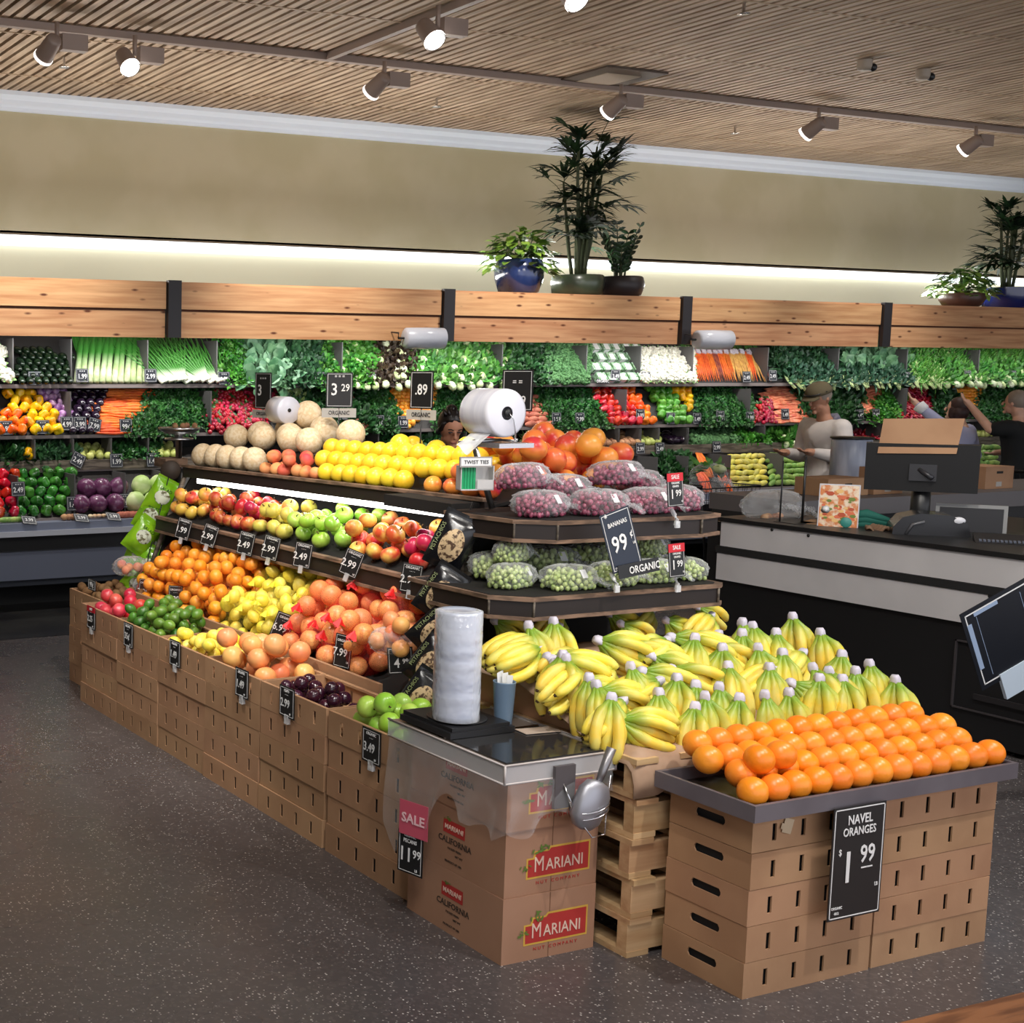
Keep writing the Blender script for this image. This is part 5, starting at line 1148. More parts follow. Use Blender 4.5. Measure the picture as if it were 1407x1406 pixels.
# shallow front ledge samples
for (a, b, me, nm, lab, cat, n) in ((2, 34, SQG, 'okra_pod', 'pale green pod on the front ledge at the left edge', 'pod', 5), (84, 108, POT, 'ginger_root', 'knobbly brown root on the front ledge', 'root', 4), (120, 150, MUSH, 'white_root', 'small white root on the front ledge under the purple cabbages', 'root', 5), (162, 192, SWT, 'ginger_root', 'pinkish brown root on the front ledge beside the green bags', 'root', 4)):
    for k in range(n):
        x = at(a+(b-a)*(k+.5)/n, 716, 'y', 10.38).x
        tag(link(nm, me, None, TR(x, 10.36, .765+(.03 if me is not SQG else .028), *( (0, PI/2, .1) if me in (SWT, SQG) else (0, 0, k)), .8)), lab, cat, lab+' group')
# ------------------------------------------------------------------ price tags on the wall
TPL = mat('tag_plate', srgb(34, 38, 48), .4)
def wtag(px_, py_, yy, price, where, w=.125, h=.125, roll=0, rx=-.12):
    c = at(px_, py_, 'y', yy)
    sign('price_tag', TR(c.x, yy, c.z, rx, roll, 0), w, h, [(price, h*.5, 0, -h*.08), ('= = =', h*.22, 0, h*.3)], 'small black price tag reading %s, %s' % (price, where), 'price tags on the produce wall', .12, cat='price tag', clip=False, plate=TPL)
for r_ in [(48, 520, 10.97, '99¢', 'below the zucchini'), (113, 516, 10.97, '1.99', 'in front of the leeks'), (207, 516, 10.97, '2.99', 'between the leeks and green onions'), (308, 520, 10.97, '1.99', 'below the bright parsley'),
           (375, 521, 10.97, '1.99', 'below the broad grey-green leaves'), (440, 520, 10.97, '1.99', 'left of the curly lettuce'), (510, 522, 10.97, '1.29', 'below the red leaf lettuce'), (693, 524, 10.97, '1.99', 'behind the white bag roll'),
           (750, 519, 10.97, '2.49', 'below the broccoli'), (846, 516, 10.97, '3.49', 'in front of the clear tubs'), (888, 519, 10.97, '3.99', 'left of the cauliflower'), (1026, 518, 10.97, '2.49', 'in front of the pale carrots'),
           (1062, 516, 10.97, '2.49', 'below the dark kale'), (1246, 518, 10.97, '1.99', 'below the fennel'), (1330, 516, 10.97, '1.99', 'above the reaching woman'), (1392, 516, 10.97, '1.99', 'near the upper right edge'),
           (8, 588, 10.83, '3.99', 'at the left edge in front of orange peppers'), (59, 587, 10.83, '3.99', 'in front of the yellow peppers'), (92, 582, 10.83, '4.99', 'below the lilac eggplants'), (110, 582, 10.83, '3.99', 'below the black eggplants'), (173, 585, 10.83, '99¢', 'right of the bagged carrots'),
           (474, 581, 10.83, '2.49', 'below the pink sweet potatoes'), (521, 579, 10.83, '99¢', 'above the yellow fruit, left of the orange heap'), (554, 580, 10.83, '1.99', 'below the small orange roots'), (765, 575, 10.83, '1.99', 'right of the white bag roll'), (797, 575, 10.83, '2.99', 'left of the red peppers'),
           (880, 570, 10.83, '3.99', 'below the orange peppers right of centre'), (922, 575, 10.83, '2.49', 'below the green peppers right of centre'), (958, 575, 10.83, '1.49', 'below the small yellow heap'), (990, 572, 10.83, '99¢', 'below the carrot bunches'),
           (1031, 573, 10.83, '1.99', 'left of the stacked pinkish carrots'), (1079, 569, 10.83, '1.49', 'on the stacked pinkish carrots'), (1182, 570, 10.83, '1.49', 'right of the man in the cap'), (1204, 569, 10.83, '2.49', 'left of the red roots'),
           (160, 633, 10.73, '1.99', 'on the slat front below the leafy bunch'), (210, 632, 10.73, '1.49', 'on the slat front left of the scale'), (907, 616, 10.73, '2.49', 'on the slat front below the green tomatoes'), (880, 616, 10.73, '2.99', 'on the slat front below the brown potatoes'),
           (985, 614, 10.73, '2.99', 'on the slat front left of the man'), (1182, 607, 10.73, '2.49', 'on the slat front right of the man'), (101, 692, 10.44, '1.49', 'between the green peppers and purple cabbages'), (25, 672, 10.44, '2.49', 'between the red and green peppers'), (170, 688, 10.44, '99¢', 'between the purple and green cabbages')]:
    wtag(*r_)
wtag(107, 632, 10.73, '2.49', 'turned on its corner on the slat front', roll=.5)
wtag(130, 584, 10.82, '7.99', 'tilted beside the black eggplants', roll=.25)
for px_, pr, wh in ((40, '3.99', 'left'), (112, '2.99', 'middle'), (156, '2.99', 'right')):
    c = at(px_, 713, 'y', 10.30); sign('price_tag', TR(c.x, 10.30, .79, -.95, .12, 0), .13, .1, [(pr, .05, 0, 0)], 'black price tag lying on the front ledge, %s of the three at the left' % wh, 'price tags on the front ledge', .12, cat='price tag', plate=TPL)
for px_, py_, yy in ((828, 524, 10.96), (806, 606, 10.72)):
    c = at(px_, py_, 'y', yy); sign('organic_label', TR(c.x, yy, c.z), .17, .05, [('ORGANIC', .045, 0, 0)], 'narrow black shelf label reading ORGANIC '+('in front of the clear tubs' if py_ < 600 else 'in front of the pinkish potatoes'), None, 0, cat='label')

# ------------------------------------------------------------------ nut cartons, lid, bowls
MRED = mat('label_red', srgb(178, 50, 46), .6); MGRN = mat('label_green', srgb(98, 124, 52), .6); MYEL = mat('label_gold', srgb(212, 168, 70), .6); INK = mat('dark_ink', srgb(60, 46, 38), .8); LTX = mat('label_text', srgb(226, 196, 178), .6)
FL = Matrix.Rotation(-PI/2, 4, 'Z') @ FR      # lettering that faces -X
MX0, MX1, MY0, MY1, MH = 3.005, 3.415, 3.458, 3.99, .2385
def vine(mb, cx_, cz, s, sd, plane):
    R = random.Random(sd)
    for k in range(9):
        a = R.uniform(0, 6.28); r = s*R.uniform(.2, 1); x = cx_+r*math.cos(a)*1.5; z = cz+r*math.sin(a)*.6; q = s*.55; b = R.uniform(0, 3.14)
        pts = [(x+q*c*math.cos(b)-q*d*math.sin(b)*.5, z+q*c*math.sin(b)*.7+q*d*math.cos(b)*.5) for c, d in ((-1, 0), (-.3, .5), (.5, .45), (1, 0), (.5, -.45), (-.3, -.5))]
        mb.add([plane(u, v, .0012+.0002*k) for u, v in pts], [tuple(range(6))])
for k in range(3):
    dx = (.0, .003, -.004)[k]; root = empty('nut_carton', TR(MX0+dx, MY0+dx, k*MH, 0, 0, (.0, .006, -.004)[k])); W, D = MX1-MX0, MY1-MY0
    MB().box(0, W, 0, D, 0, MH-.0015).build('box', CARD2, root)
    MB().box(W/2-.002, W/2+.002, -.0004, .0, 0, MH-.002).box(-.0005, 0, D-.02, D, 0, .001).build('seam', mat('seam_dark', srgb(120, 84, 60), .8), root)
    m = MB(); rc = [(.10, .062), (.37, .062), (.37, .158), (.20, .158), (.19, .148), (.135, .148), (.13, .125), (.10, .125)]
    m.add([(x, -.0012, z) for x, z in rc], [tuple(range(8))]); m.build('red_label', MRED, root)
    m = MB(); m.add([(x, -.0008, z) for x, z in ((.093, .055), (.377, .055), (.377, .165), (.196, .165), (.186, .154), (.127, .154), (.122, .131), (.093, .131))], [tuple(range(8))]); m.build('label_border', MYEL, root)
    m = MB(); vine(m, .155, .158, .026, k, lambda u, v, o: (u, -.0014-o, v)); vine(m, .088, .1, .018, k+5, lambda u, v, o: (u, -.0014-o, v)); m.build('leaf_print', MGRN, root)
    text('M', .078, root, TR(.148, -.0022, .103) @ FR, LTX, sx=.78); text('ARIANI', .058, root, TR(.262, -.0022, .098) @ FR, LTX, sx=.9, bold=.006)
    text('N U T   C O M P A N Y', .017, root, TR(.235, -.001, .038) @ FR, MRED, sx=1.15)
    m = MB(); m.add([(-.001, y, z) for y, z in ((.21, .135), (.21, .185), (.33, .185), (.33, .135))], [(0, 1, 2, 3)]); m.build('red_label', MRED, root)
    m = MB(); vine(m, .30, .188, .014, k+9, lambda u, v, o: (-.0012-o, u, v)); m.build('leaf_print', MGRN, root)
    text('MARIANI', .026, root, TR(-.0018, .27, .158) @ FL, LTX, bold=.01); text('CALIFORNIA', .032, root, TR(-.001, .265, .108) @ FL, INK, bold=.012)
    text('PACKED FRESH', .011, root, TR(-.001, .265, .08) @ FL, INK); text('NET WT', .011, root, TR(-.001, .24, .06) @ FL, INK); text('PRODUCT OF USA', .011, root, TR(-.001, .27, .03) @ FL, INK)
    tag(root, '%s brown nut carton with red Mariani label, stack of three' % ('bottom', 'middle', 'top')[k], 'carton', 'stacked nut cartons')
ZL = 3*MH
lid = empty('display_lid', TR(0, 0, 0)); lx0, lx1, ly0, ly1 = 2.962, 3.448, 3.425, 4.085
AC = film('acrylic', alpha=.22, rough=.05, bump=.02)
m = MB(); t = .004
m.box(lx0, lx1, ly0, ly0+t, ZL-.055, ZL+.008).box(lx0, lx0+t, ly0, ly1, ZL-.055, ZL+.008).box(lx1-t, lx1, ly0, ly1, ZL-.055, ZL+.008); m.build('acrylic_skirt', AC, lid)
m = MB(); e = .004
for z in (ZL-.055, ZL+.010):
    m.tube([(lx0, ly1, z), (lx0, ly0, z), (lx1, ly0, z), (lx1, ly1, z)], e, 6)
for x in (lx0, lx1): m.tube([(x, ly0, ZL-.055), (x, ly0, ZL+.01)], e, 6)
m.build('edge_trim', mat('acrylic_edge', (.62, .56, .54), .25), lid)
MB().box(lx0+.03, lx1-.03, ly0+.03, 3.78, ZL+.004, ZL+.010).build('dark_window', mat('smoked_glass', (.03, .03, .032), .06, coat=.5), lid)
MB().box(lx0+.004, lx1-.004, ly0+.004, ly1, ZL-.0, ZL+.004).build('top_plate', mat('lid_grey', srgb(120, 108, 100), .3), lid)
MB().tube([(lx0+.03, 3.785, ZL+.012), (lx1-.03, 3.785, ZL+.012)], .006, 6).build('handle_bar', CHROME, lid)
tag(lid, 'clear acrylic framed lid with a dark window on the top nut carton', 'lid')
note = at(740, 990, 'z', ZL+.012)
tag(MB().box(-.075, .075, -.035, .035, 0, .002).build('paper_label', mat('label_pale', srgb(196, 176, 160), .5), None, TR(3.37, 3.73, ZL+.0125, 0, 0, -.1)), 'small pale paper label on the back of the acrylic lid', 'label')
def drape(u, v):
    if u < .62:      # left face
        q = u/.62; y = 4.05-(4.05-3.425)*q; dr = .30+.10*math.sin(7*q+1)+.06*math.sin(19*q); zz_ = ZL-.052-v*dr*(.5+.5*math.sin(PI*min(1, q+.25)))
        return (2.944-.014*v*(1.1+math.sin(23*q+3*v)), y, zz_)
    q = (u-.62)/.38; x = 2.962+(3.42-2.962)*q; dr = .17-.07*q+.03*math.sin(11*q)
    return (x, 3.412-.012*v*(1+math.sin(21*q+4*v)), ZL-.052-v*dr)
tag(MB().grid(drape, 90, 24).build('plastic_drape', film('drape_film', alpha=.05, bump=.5, bscale=12)), 'crinkled clear plastic sheet hanging over the top nut cartons', 'plastic sheet')
c = at(570, 1112, 'x', 2.93)
sign('sale_sign', TR(2.925, c.y, .40, 0, 0, -PI/2+.25), .13, .13, [], 'pink SALE card behind the plastic sheet on the nut cartons', cat='sale card', border=0, plate=mat('sale_pink', srgb(196, 84, 104), .5))
text('SALE', .05, bpy.data.objects[[o.name for o in bpy.data.objects if o.name.startswith('sale_sign')][-1]], TR(0, -.003, 0) @ FR, mat('sale_text', srgb(240, 200, 205), .6), bold=.02)
sign('price_sign', TR(2.93, c.y+.02, .265, 0, 0, -PI/2+.25), .115, .16, [('11', .075, -.02, -.01), ('99', .045, .032, 0), ('PECANS', .02, 0, .045), ('ORGANIC', .014, 0, .065), ('LB', .014, .03, -.06)], 'black price card reading PECANS 11.99 hung on the nut cartons', border=.12)
# black base, stack of lids, cup
bx, by = 3.12, 3.88
st = empty('black_stand', TR(bx, by, ZL+.012, 0, 0, .0))
MB().box(-.13, .16, -.13, .17, 0, .022).box(-.115, .145, -.12, .17, .022, .036).build('base', mat('stand_black', (.015, .015, .017), .35), st)
MB().lathe([(0, .036), (.105, .036), (.11, .04), (.105, .044), (0, .044)], 36).build('turntable', mat('stand_black2', (.012, .012, .014), .5), st)
tag(st, 'flat black plastic stand on the acrylic lid', 'stand')
stk = empty('bowl_lid_stack', TR(bx-.03, by-.03, ZL+.057)); pr = [(0, 0)]; h = .40; n = 16
for i in range(n):
    z = h*i/n; r = .0825+(.0016 if i in (3, 8, 10) else 0); pr += [(r, z), (r-.0003, z+h/n*.8)]
pr += [(.083, h), (.078, h+.006), (.070, h+.002), (0, h+.004)]
MB().lathe(pr, 40).build('lids', mat('lid_plastic', srgb(186, 194, 216), .22, col2=srgb(212, 218, 234), scale=1.2, stretch=(1, 1, 9), coat=.6), stk)
MB().lathe([(.0852, .0), (.0856, .1), (.0852, .2), (.0856, .3), (.0852, h+.004), (.06, h+.01)], 40).build('shrink_wrap', film('wrap', alpha=.2, bump=.8, bscale=22), stk)
tag(stk, 'tall stack of translucent round plastic lids on the black stand', 'lid stack')
c = at(691, 997, 'z', ZL+.013); cup = empty('plastic_cup', TR(c.x, c.y, ZL+.013))
MB().lathe([(0, 0), (.031, 0), (.032, .004), (.041, .165), (.0425, .168), (.041, .17), (.039, .165), (.030, .006), (0, .006)], 28).build('cup', mat('cup_grey', srgb(112, 134, 156), .35), cup)
tag(cup, 'blue-grey plastic cup standing beside the stack of lids', 'cup')
for k in range(3):
    tg = MB(); a = k*.9; tg.add([(.015*math.cos(a)-.012, .0, .01), (.015*math.cos(a)+.012, .0, .01), (.022*math.cos(a)+.016, .02*math.sin(a), .19+.008*k), (.022*math.cos(a)-.012, .02*math.sin(a), .195)], [(0, 1, 2, 3)])
    o = tg.build('paper_slip', WHITE, None, TR(c.x-.006+.005*k, c.y-.008+.008*k, ZL+.013)); o.modifiers.new('thick', 'SOLIDIFY').thickness = .001
    tag(o, 'white paper slip sticking out of the blue-grey cup', 'paper slip', 'paper slips in the grey cup')
c = at(803, 1092, 'y', 3.39); sc_ = empty('metal_scoop', TR(c.x, 3.36, c.z-.02, 0, .42, 0, 1.3))
MB().lathe([(.0, -.075), (.03, -.068), (.048, -.045), (.052, -.01), (.05, .03), (.035, .055), (.012, .062), (0, .063)], 22, mod=None).build('scoop_bowl', mat('scoop_steel', (.36, .36, .40), .42, metal=.7), sc_, Matrix.Diagonal((1, .6, 1, 1)))
MB().tube([(0, 0, .055), (.0, -.0, .09), (0, -.0, .155)], [.008, .011, .013], 10).build('handle', mat('scoop_handle', (.28, .27, .28), .4, metal=.8), sc_)
tag(sc_, 'dull metal scoop hanging in a wire holder at the front corner of the nut cartons', 'scoop')
wh = empty('wire_holder', TR(c.x, 3.365, c.z-.02, 0, 0, 0, 1.25))
m = MB()
for z, r in ((-.01, .058), (-.028, .056)): m.tube([(r*math.cos(a*.349), r*.72*math.sin(a*.349), z+.012*math.cos(a*.349)) for a in range(19)], .0025, 5)
m.tube([(-.055, .04, .05), (-.057, .0, -.02), (-.02, -.035, -.085), (.03, -.03, -.085), (.062, 0, -.02), (.09, .02, .06)], .0025, 5).tube([(-.055, .0, -.01), (-.06, .045, .06)], .003, 5)
m.build('wire', CHROME, wh); MB().box(-.09, -.02, .035, .045, -.02, .10).build('mount_plate', mat('plate_grey', srgb(84, 78, 80), .5), wh)
tag(wh, 'bent wire holder around the metal scoop', 'holder')

# ------------------------------------------------------------------ hanging bags
def pouch(w, h, t, name, mats, sd, oval=None, crimp=True):
    R = random.Random(sd); p = [R.uniform(0, 6) for _ in range(4)]; m = MB()
    def prof(u, v): return t*(max(0, math.sin(PI*u))**.55)*(max(0, math.sin(PI*min(1, max(0, (v-.04)/.86))))**.6)*(1+.08*math.sin(9*u+p[0])*math.sin(11*v+p[1]))
    m.grid(lambda u, v: ((u-.5)*w, -prof(u, v), (v-.5)*h), 16, 20); m.grid(lambda u, v: ((.5-u)*w, prof(1-u, v)*.8+.0006, (v-.5)*h), 16, 20)
    if oval:
        ou, ov, rw, rh, mi = oval; n = 28; r = 7
        vs = []; fs = []
        for j in range(r+1):
            for k in range(n):
                u = ou+rw*(j/r)*math.cos(2*PI*k/n); v = ov+rh*(j/r)*math.sin(2*PI*k/n); vs.append(((u-.5)*w, -prof(u, v)-.0022, (v-.5)*h))
        fs = [(j*n+k, j*n+(k+1) % n, (j+1)*n+(k+1) % n, (j+1)*n+k) for j in range(r) for k in range(n)]; m.add(vs, fs, mi, True)
    return m.mesh(name, mats)
PBLK = mat('pouch_black', srgb(20, 20, 24), .22, bump=.5, bscale=18, coat=.3)
NUT = mat('pistachio_print', srgb(206, 178, 138), .6, col2=srgb(84, 60, 42), scale=55, lo=.5, hi=.58)
pme = [pouch(.175, .275, .045, 'pouch', [PBLK, NUT], s, (.52, .44, .30, .30, 1)) for s in (1, 2)]
for i, (a, b, yy, ry, rz, w_) in enumerate([(622, 744, 4.60, .42, -.75, 'top'), (604, 812, 4.58, .55, -.8, 'second from the top'), (596, 862, 4.56, .75, -.75, 'third from the top'), (586, 906, 4.52, .6, -.8, 'fourth from the top'), (570, 953, 4.48, .55, -.7, 'lowest')]):
    c = at(a, b, 'y', yy); root = empty('pistachio_bag', TR(c.x, yy-.012*i, c.z, 0, ry, rz, .88 if i else .95)); link('pouch', pme[i % 2], root)
    text('PISTACHIOS', .026, root, Matrix.Translation((-.068, -.03, -.0)) @ Matrix.Rotation(-PI/2, 4, 'Y') @ Matrix.Rotation(0, 4, 'X') @ FR, mat('gold_ink', srgb(150, 160, 110), .5))
    tag(root, '%s black pistachio bag with oval nut window on the hanging strip' % w_, 'snack bag', 'black pistachio bags')
tag(MB().tube([at(650, 690, 'y', 4.7), at(612, 800, 'y', 4.66), at(580, 955, 'y', 4.62)], .004, 5).build('clip_strip', BLACK), 'black hanging clip strip holding the pistachio bags', 'clip strip')
LG = mat('pouch_lime', srgb(148, 204, 36), .25, col2=srgb(120, 180, 28), scale=6, bump=.6, bscale=16, coat=.4); LGW = mat('pouch_window', srgb(216, 222, 200), .4, col2=srgb(100, 96, 60), scale=40, lo=.5, hi=.6)
gme = [pouch(.15, .22, .045, 'pouch', [LG, LGW], s, (.5, .5, .3, .18, 1)) for s in (5, 6)]
for i, (a, b, ry, rz) in enumerate([(222, 682, .75, -.3), (208, 706, .8, -.5), (228, 722, .85, -.7), (196, 736, 1.0, -.2), (216, 752, .9, -.6), (190, 762, .5, -.2), (205, 775, .8, -.5), (212, 795, .75, -.6), (192, 815, .6, -.3), (186, 802, 1.2, -.2)]):
    yy = 7.90+.045*(i % 3); c = at(a, b, 'y', yy); root = empty('lime_green_bag', TR(c.x, yy, c.z, .1, ry*.65, rz, 1.0)); link('pouch', gme[i % 2], root, Matrix.Scale(1.2, 4))
    text('SALAD', .03, root, TR(0, -.043, .055) @ FR, mat('dark_green_ink', srgb(40, 80, 20), .5), bold=.01)
    tag(root, '%s lime-green snack bag on the strip at the far end of the rack' % ('topmost', 'second', 'third', 'fourth', 'fifth', 'sixth', 'seventh', 'eighth', 'ninth', 'tenth')[i], 'snack bag', 'lime-green bags at the rack end')
tag(MB().tube([at(232, 655, 'y', 7.86), at(205, 760, 'y', 7.86), at(192, 830, 'y', 7.86)], .004, 5).build('clip_strip', BLACK), 'hanging clip strip holding the lime-green bags', 'clip strip')
# clear bags near the nets
c = at(205, 808, 'x', 3.5)
for i, (a, b, X, kd, nm, lb) in enumerate([(212, 805, 3.62, 'pom', 'onion', 'clear bag of small red onions behind the pomegranates'), (545, 880, 3.50, 'gf', 'grapefruit', 'clear bag of small fruit at the near end beside the 4.99 card'), (178, 778, 3.55, 'peach', 'nectarine', 'red nectarine bag behind the kiwis')]):
    c = at(a, b, 'x', X); root = empty('clear_fruit_bag', TR(c.x, c.y, c.z-.06, 0, 0, .4*i)); R = random.Random(i)
    for (x, y, z, q) in pack(12 if i < 2 else 5, -.11, .11, -.1, .1, .036, lambda u, v: .004, sd=i): link(nm, P[kd], root, TR(x, y, z, *rrot(), .8))
    link('clear_bag', bmsh[i], root, Matrix.Scale(1.0, 4)); tag(root, lb, 'bag of fruit')
c = at(436, 842, 'x', 3.72)
lfm = MB(); R = random.Random(3)
for k in range(40): a = R.uniform(0, 6.28); leaf(lfm, Vector((0, 0, 0)), Vector((math.cos(a), math.sin(a), R.uniform(.2, 1.4))), Vector((0, 0, 1)), R.uniform(.05, .1), .012, 0, .3, .1, 3)
tag(lfm.build('gathered_net_top', netm2['lemon'], None, TR(c.x, c.y, c.z)), 'frilled yellow net top between the lemons and red nets', 'net top')

# ------------------------------------------------------------------ price signs on the display
PXS = lambda px_, py_, X, yaw, w, h, ln, lab, roll=0, rx=0, **k: sign('price_sign', TR(*( (lambda c: (X, c.y, c.z))(at(px_, py_, 'x', X)) ), rx, roll, yaw), w, h, ln, lab, **k)
pl_ = lambda big, small='', t='ORGANIC': [(t, .017, 0, .05), ('- - - -', .014, 0, .034), (big, .052, -.012, -.008), (small, .028, .03, 0), ('LB', .012, .03, -.05)]
for a, b, p, wh, rl in [(252, 727, '1.99', 'first at the far end', .25), (288, 736, '2.99', 'second from the far end', .3), (338, 747, '2.49', 'third from the far end', .2), (372, 753, '2.99', 'fourth from the far end', .22), (416, 763, '2.49', 'fifth, above the lemons', .15), (483, 774, '2.99', 'sixth, below the striped apples', .35), (565, 795, '2.99', 'nearest, below the pinkish red apples', .12)]:
    PXS(a, b, 3.70, -.85, .095, .135, pl_(p), 'black %s price card on the middle shelf edge, %s' % (p, wh), roll=rl, group='price cards on the middle shelf', border=.12, clip=True)
for a, b, p, wh, red in [(125, 849, '2.25', 'pomegranate', .035), (176, 873, '35¢', 'lime', 0), (240, 898, '1.49', 'lemon', 0), (332, 939, '1.49', 'grapefruit', 0), (394, 965, '2.99', 'plum', 0), (510, 1026, '3.49', 'green apple', 0)]:
    ln = pl_(p, '', 'PLUMS' if wh == 'plum' else 'SALE' if red else 'ORGANIC'); 
    if red: ln[0] = ('SALE', .022, 0, .052)
    PXS(a, b, 3.038, -PI/2, .125, .14, ln, 'black price card reading %s clipped to the %s carton' % (p, wh), group='price cards on the open cartons', border=.12, red=red, clip=True)
PXS(126, 804, 3.17, -PI/2, .12, .07, [('99¢', .05, 0, 0)], 'small dark price card at the corner of the kiwi carton', border=.12)
PXS(388, 862, 3.52, -.5, .10, .15, pl_('6.99'), 'tilted black price card reading 6.99 standing in the lemon nets', roll=.35, border=.12)
PXS(471, 895, 3.46, -1.1, .09, .16, pl_('7.99'), 'narrow black price card standing before the red grapefruit nets', roll=.1, border=.12)
PXS(241, 822, 3.46, -.6, .085, .15, pl_('5.99'), 'black price card standing between the limes and net oranges', roll=.02, border=.12)
PXS(199, 812, 3.50, -.6, .085, .15, pl_('3.99'), 'black price card standing in front of the bagged onions', roll=.1, border=.12)
PXS(550, 908, 3.46, -.5, .11, .12, [('BAG', .014, 0, .042), ('APPLES', .014, 0, .028), ('4', .06, -.015, -.012), ('99', .032, .022, -.004)], 'black price card reading 4.99 beside the black pistachio bags', roll=-.08, border=.12)
PXS(296, 773, 3.8, -.6, .07, .07, [], 'blank white tag sticking out of the orange nets', border=0, plate=WHITE)
c = at(853, 745, 'y', 4.03)
sign('banana_sign', TR(c.x, 4.03, c.z+.01, -.1, -.27, 0), .155, .245, [('BANANAS', .026, 0, .07), ('99', .095, -.012, -.015), ('¢', .04, .055, .01), ('LB', .014, .06, -.03), ('*', .04, -.05, .105), ('ORGANIC', .012, -.04, -.105)], 'blue-black chalk card reading BANANAS 99¢ tilted over the banana pile', cat='price sign', border=.09, plate=mat('slate_blue_card', srgb(34, 42, 58), .4))
c = at(878, 781, 'y', 4.01)
sign('organic_sign', TR(c.x, 4.01, c.z, -.1, -.12, 0), .215, .055, [('ORGANIC', .042, .028, -.002), ], 'narrow black strip reading ORGANIC under the banana card', cat='label', border=0)
for a, b, zz_, wh in ((928, 673, 4.11, 'above the red grapes'), (930, 770, 4.05, 'in front of the green grapes')):
    c = at(a, b, 'y', zz_)
    sign('sale_price_sign', TR(c.x, zz_, c.z, -.08, -.04, 0), .088, .14, [('SALE', .024, 0, .053), ('ORGANIC', .012, .0, .028), ('GRAPES', .012, 0, .014), ('1', .055, -.02, -.02), ('99', .038, .014, -.016), ('LB', .01, .033, -.05)], 'small black card with red SALE header %s' % wh, 'sale cards on the end shelves', .1, red=.035)
for a, b, yy, wh in ((927, 712, 4.15, 'upper shelf'), (838+6, 800, 4.03, 'lower shelf, left one'), (928, 800, 4.07, 'lower shelf, right one')):
    c = at(a, b, 'y', yy); m = MB(); m.tube([(0, .02, .035), (0, .0, .012), (0, -.012, -.005), (0, -.004, -.03)], .009, 6).box(-.012, .012, -.02, -.012, -.04, -.012)
    tag(m.build('card_clip', film('clip_clear', alpha=.5)), 'clear plastic card clip on the grape shelves, '+wh, 'clip', None); bpy.data.objects[-1] if False else None
    COL.objects[-1].matrix_basis = TR(c.x, yy, c.z)
sign('navel_orange_sign', TR(3.985, 2.902, .437, 0, 0, 0), .245, .385, [('NAVEL', .045, .0, .145), ('ORANGES', .04, 0, .105), ('$', .03, -.085, .04), ('1', .15, -.045, -.02), ('99', .085, .045, .02), ('__', .06, .045, -.0), ('LB', .018, .095, -.09), ('ORGANIC', .013, -.085, -.15), ('4012', .013, -.085, -.168)], 'tall black chalk sign reading NAVEL ORANGES 1.99 hung on the orange cartons', border=.05)
tag(MB().box(-.02, .022, -.001, 0, -.03, .02).box(-.03, -.01, -.0015, -.0005, -.02, .0).build('paper_scrap', mat('scrap', srgb(200, 180, 150), .8), None, TR(3.735, 2.966, .575, 0, .3, 0)), 'torn paper scrap stuck to the carton under the orange tray', 'paper scrap')
# tall cards on stems among the top-shelf fruit
def tall(px_, py0, py1, X, w, yaw, ln, lab, organic=True):
    a = at(px_, py0, 'x', X); b = at(px_, py1, 'x', X); h = a.z-b.z
    s = sign('stemmed_price_card', TR(X, a.y, (a.z+b.z)/2, 0, 0, yaw), w, h, ln, lab, border=.1)
    MB().tube([(0, .004, -h/2), (0, .004, -(a.z+b.z)/2+1.50)], .004, 6).build('stem', BLACK, s)
    if organic: MB().box(-w*.65, w*.65, .001, .004, -h/2-.06, -h/2-.005).build('organic_strip', mat('strip_pale', srgb(176, 172, 166), .5), s); text('ORGANIC', .034, s, TR(0, -.001, -h/2-.033) @ FR, BLACK, sx=.8, bold=.01)
tall(467, 512, 560, 4.40, .155, -.55, [('3', .1, -.03, 0), ('29', .06, .035, .012), ('= = =', .03, 0, .08)], 'tall black chalk card reading 3.29 above the yellow fruit')
tall(362, 512, 562, 4.40, .155, -1.35, [('3', .1, -.03, 0), ('= = =', .03, 0, .08)], 'tall black chalk card seen nearly edge-on above the cantaloupes')
tall(580, 510, 562, 4.40, .15, -1.30, [('.89', .08, 0, 0)], 'tall black chalk card seen edge-on left of the dark-haired woman')
tall(712, 508, 565, 4.45, .15, -1.0, [('0.29', .06, 0, -.05), ('= =', .04, 0, .04)], 'tall black chalk card reading 0.29 behind the large white bag roll', False)
# ------------------------------------------------------------------ large bag roll with tie box
c = at(697, 568, 'y', 4.62); rl = empty('large_bag_roll', TR(c.x, 4.62, c.z))
MB().lathe([(.03, 0), (.095, 0), (.106, .004), (.108, .02), (.108, .185), (.10, .2), (.03, .2)], 48).build('roll', mat('bag_white', srgb(232, 232, 240), .3, col2=srgb(216, 216, 228), scale=2, stretch=(1, 1, 14), coat=.3), rl, Matrix.Rotation(-PI/2, 4, 'X'))
MB().lathe([(0, -.012), (.014, -.012), (.018, -.006), (.018, .002), (0, .004)], 16).build('hub', BLACK, rl, Matrix.Rotation(-PI/2, 4, 'X'))
MB().tube([(0, -.016, 0), (.02, -.02, -.03), (.03, -.02, -.07), (.032, -.018, -.12), (.03, .02, -.145)], .0028, 6).build('wire_arm', CHROME, rl)
fl_ = MB().grid(lambda u, v: (-.06-.14*u, .03+.13*v-.05*u, -.09-.07*u-.02*math.sin(6*v)*u), 8, 8).build('loose_bag_end', film('bag_tail', alpha=.55, bump=.6, bscale=18), rl)
tag(rl, 'large white roll of produce bags above the big mangoes', 'bag roll')
sd_ = empty('roll_stand', TR(0, 0, 0)); a = at(652, 722, 'y', 4.5); b = at(622+8, 700, 'y', 4.5)
p0 = Vector((3.85, 4.60, 1.45)); 
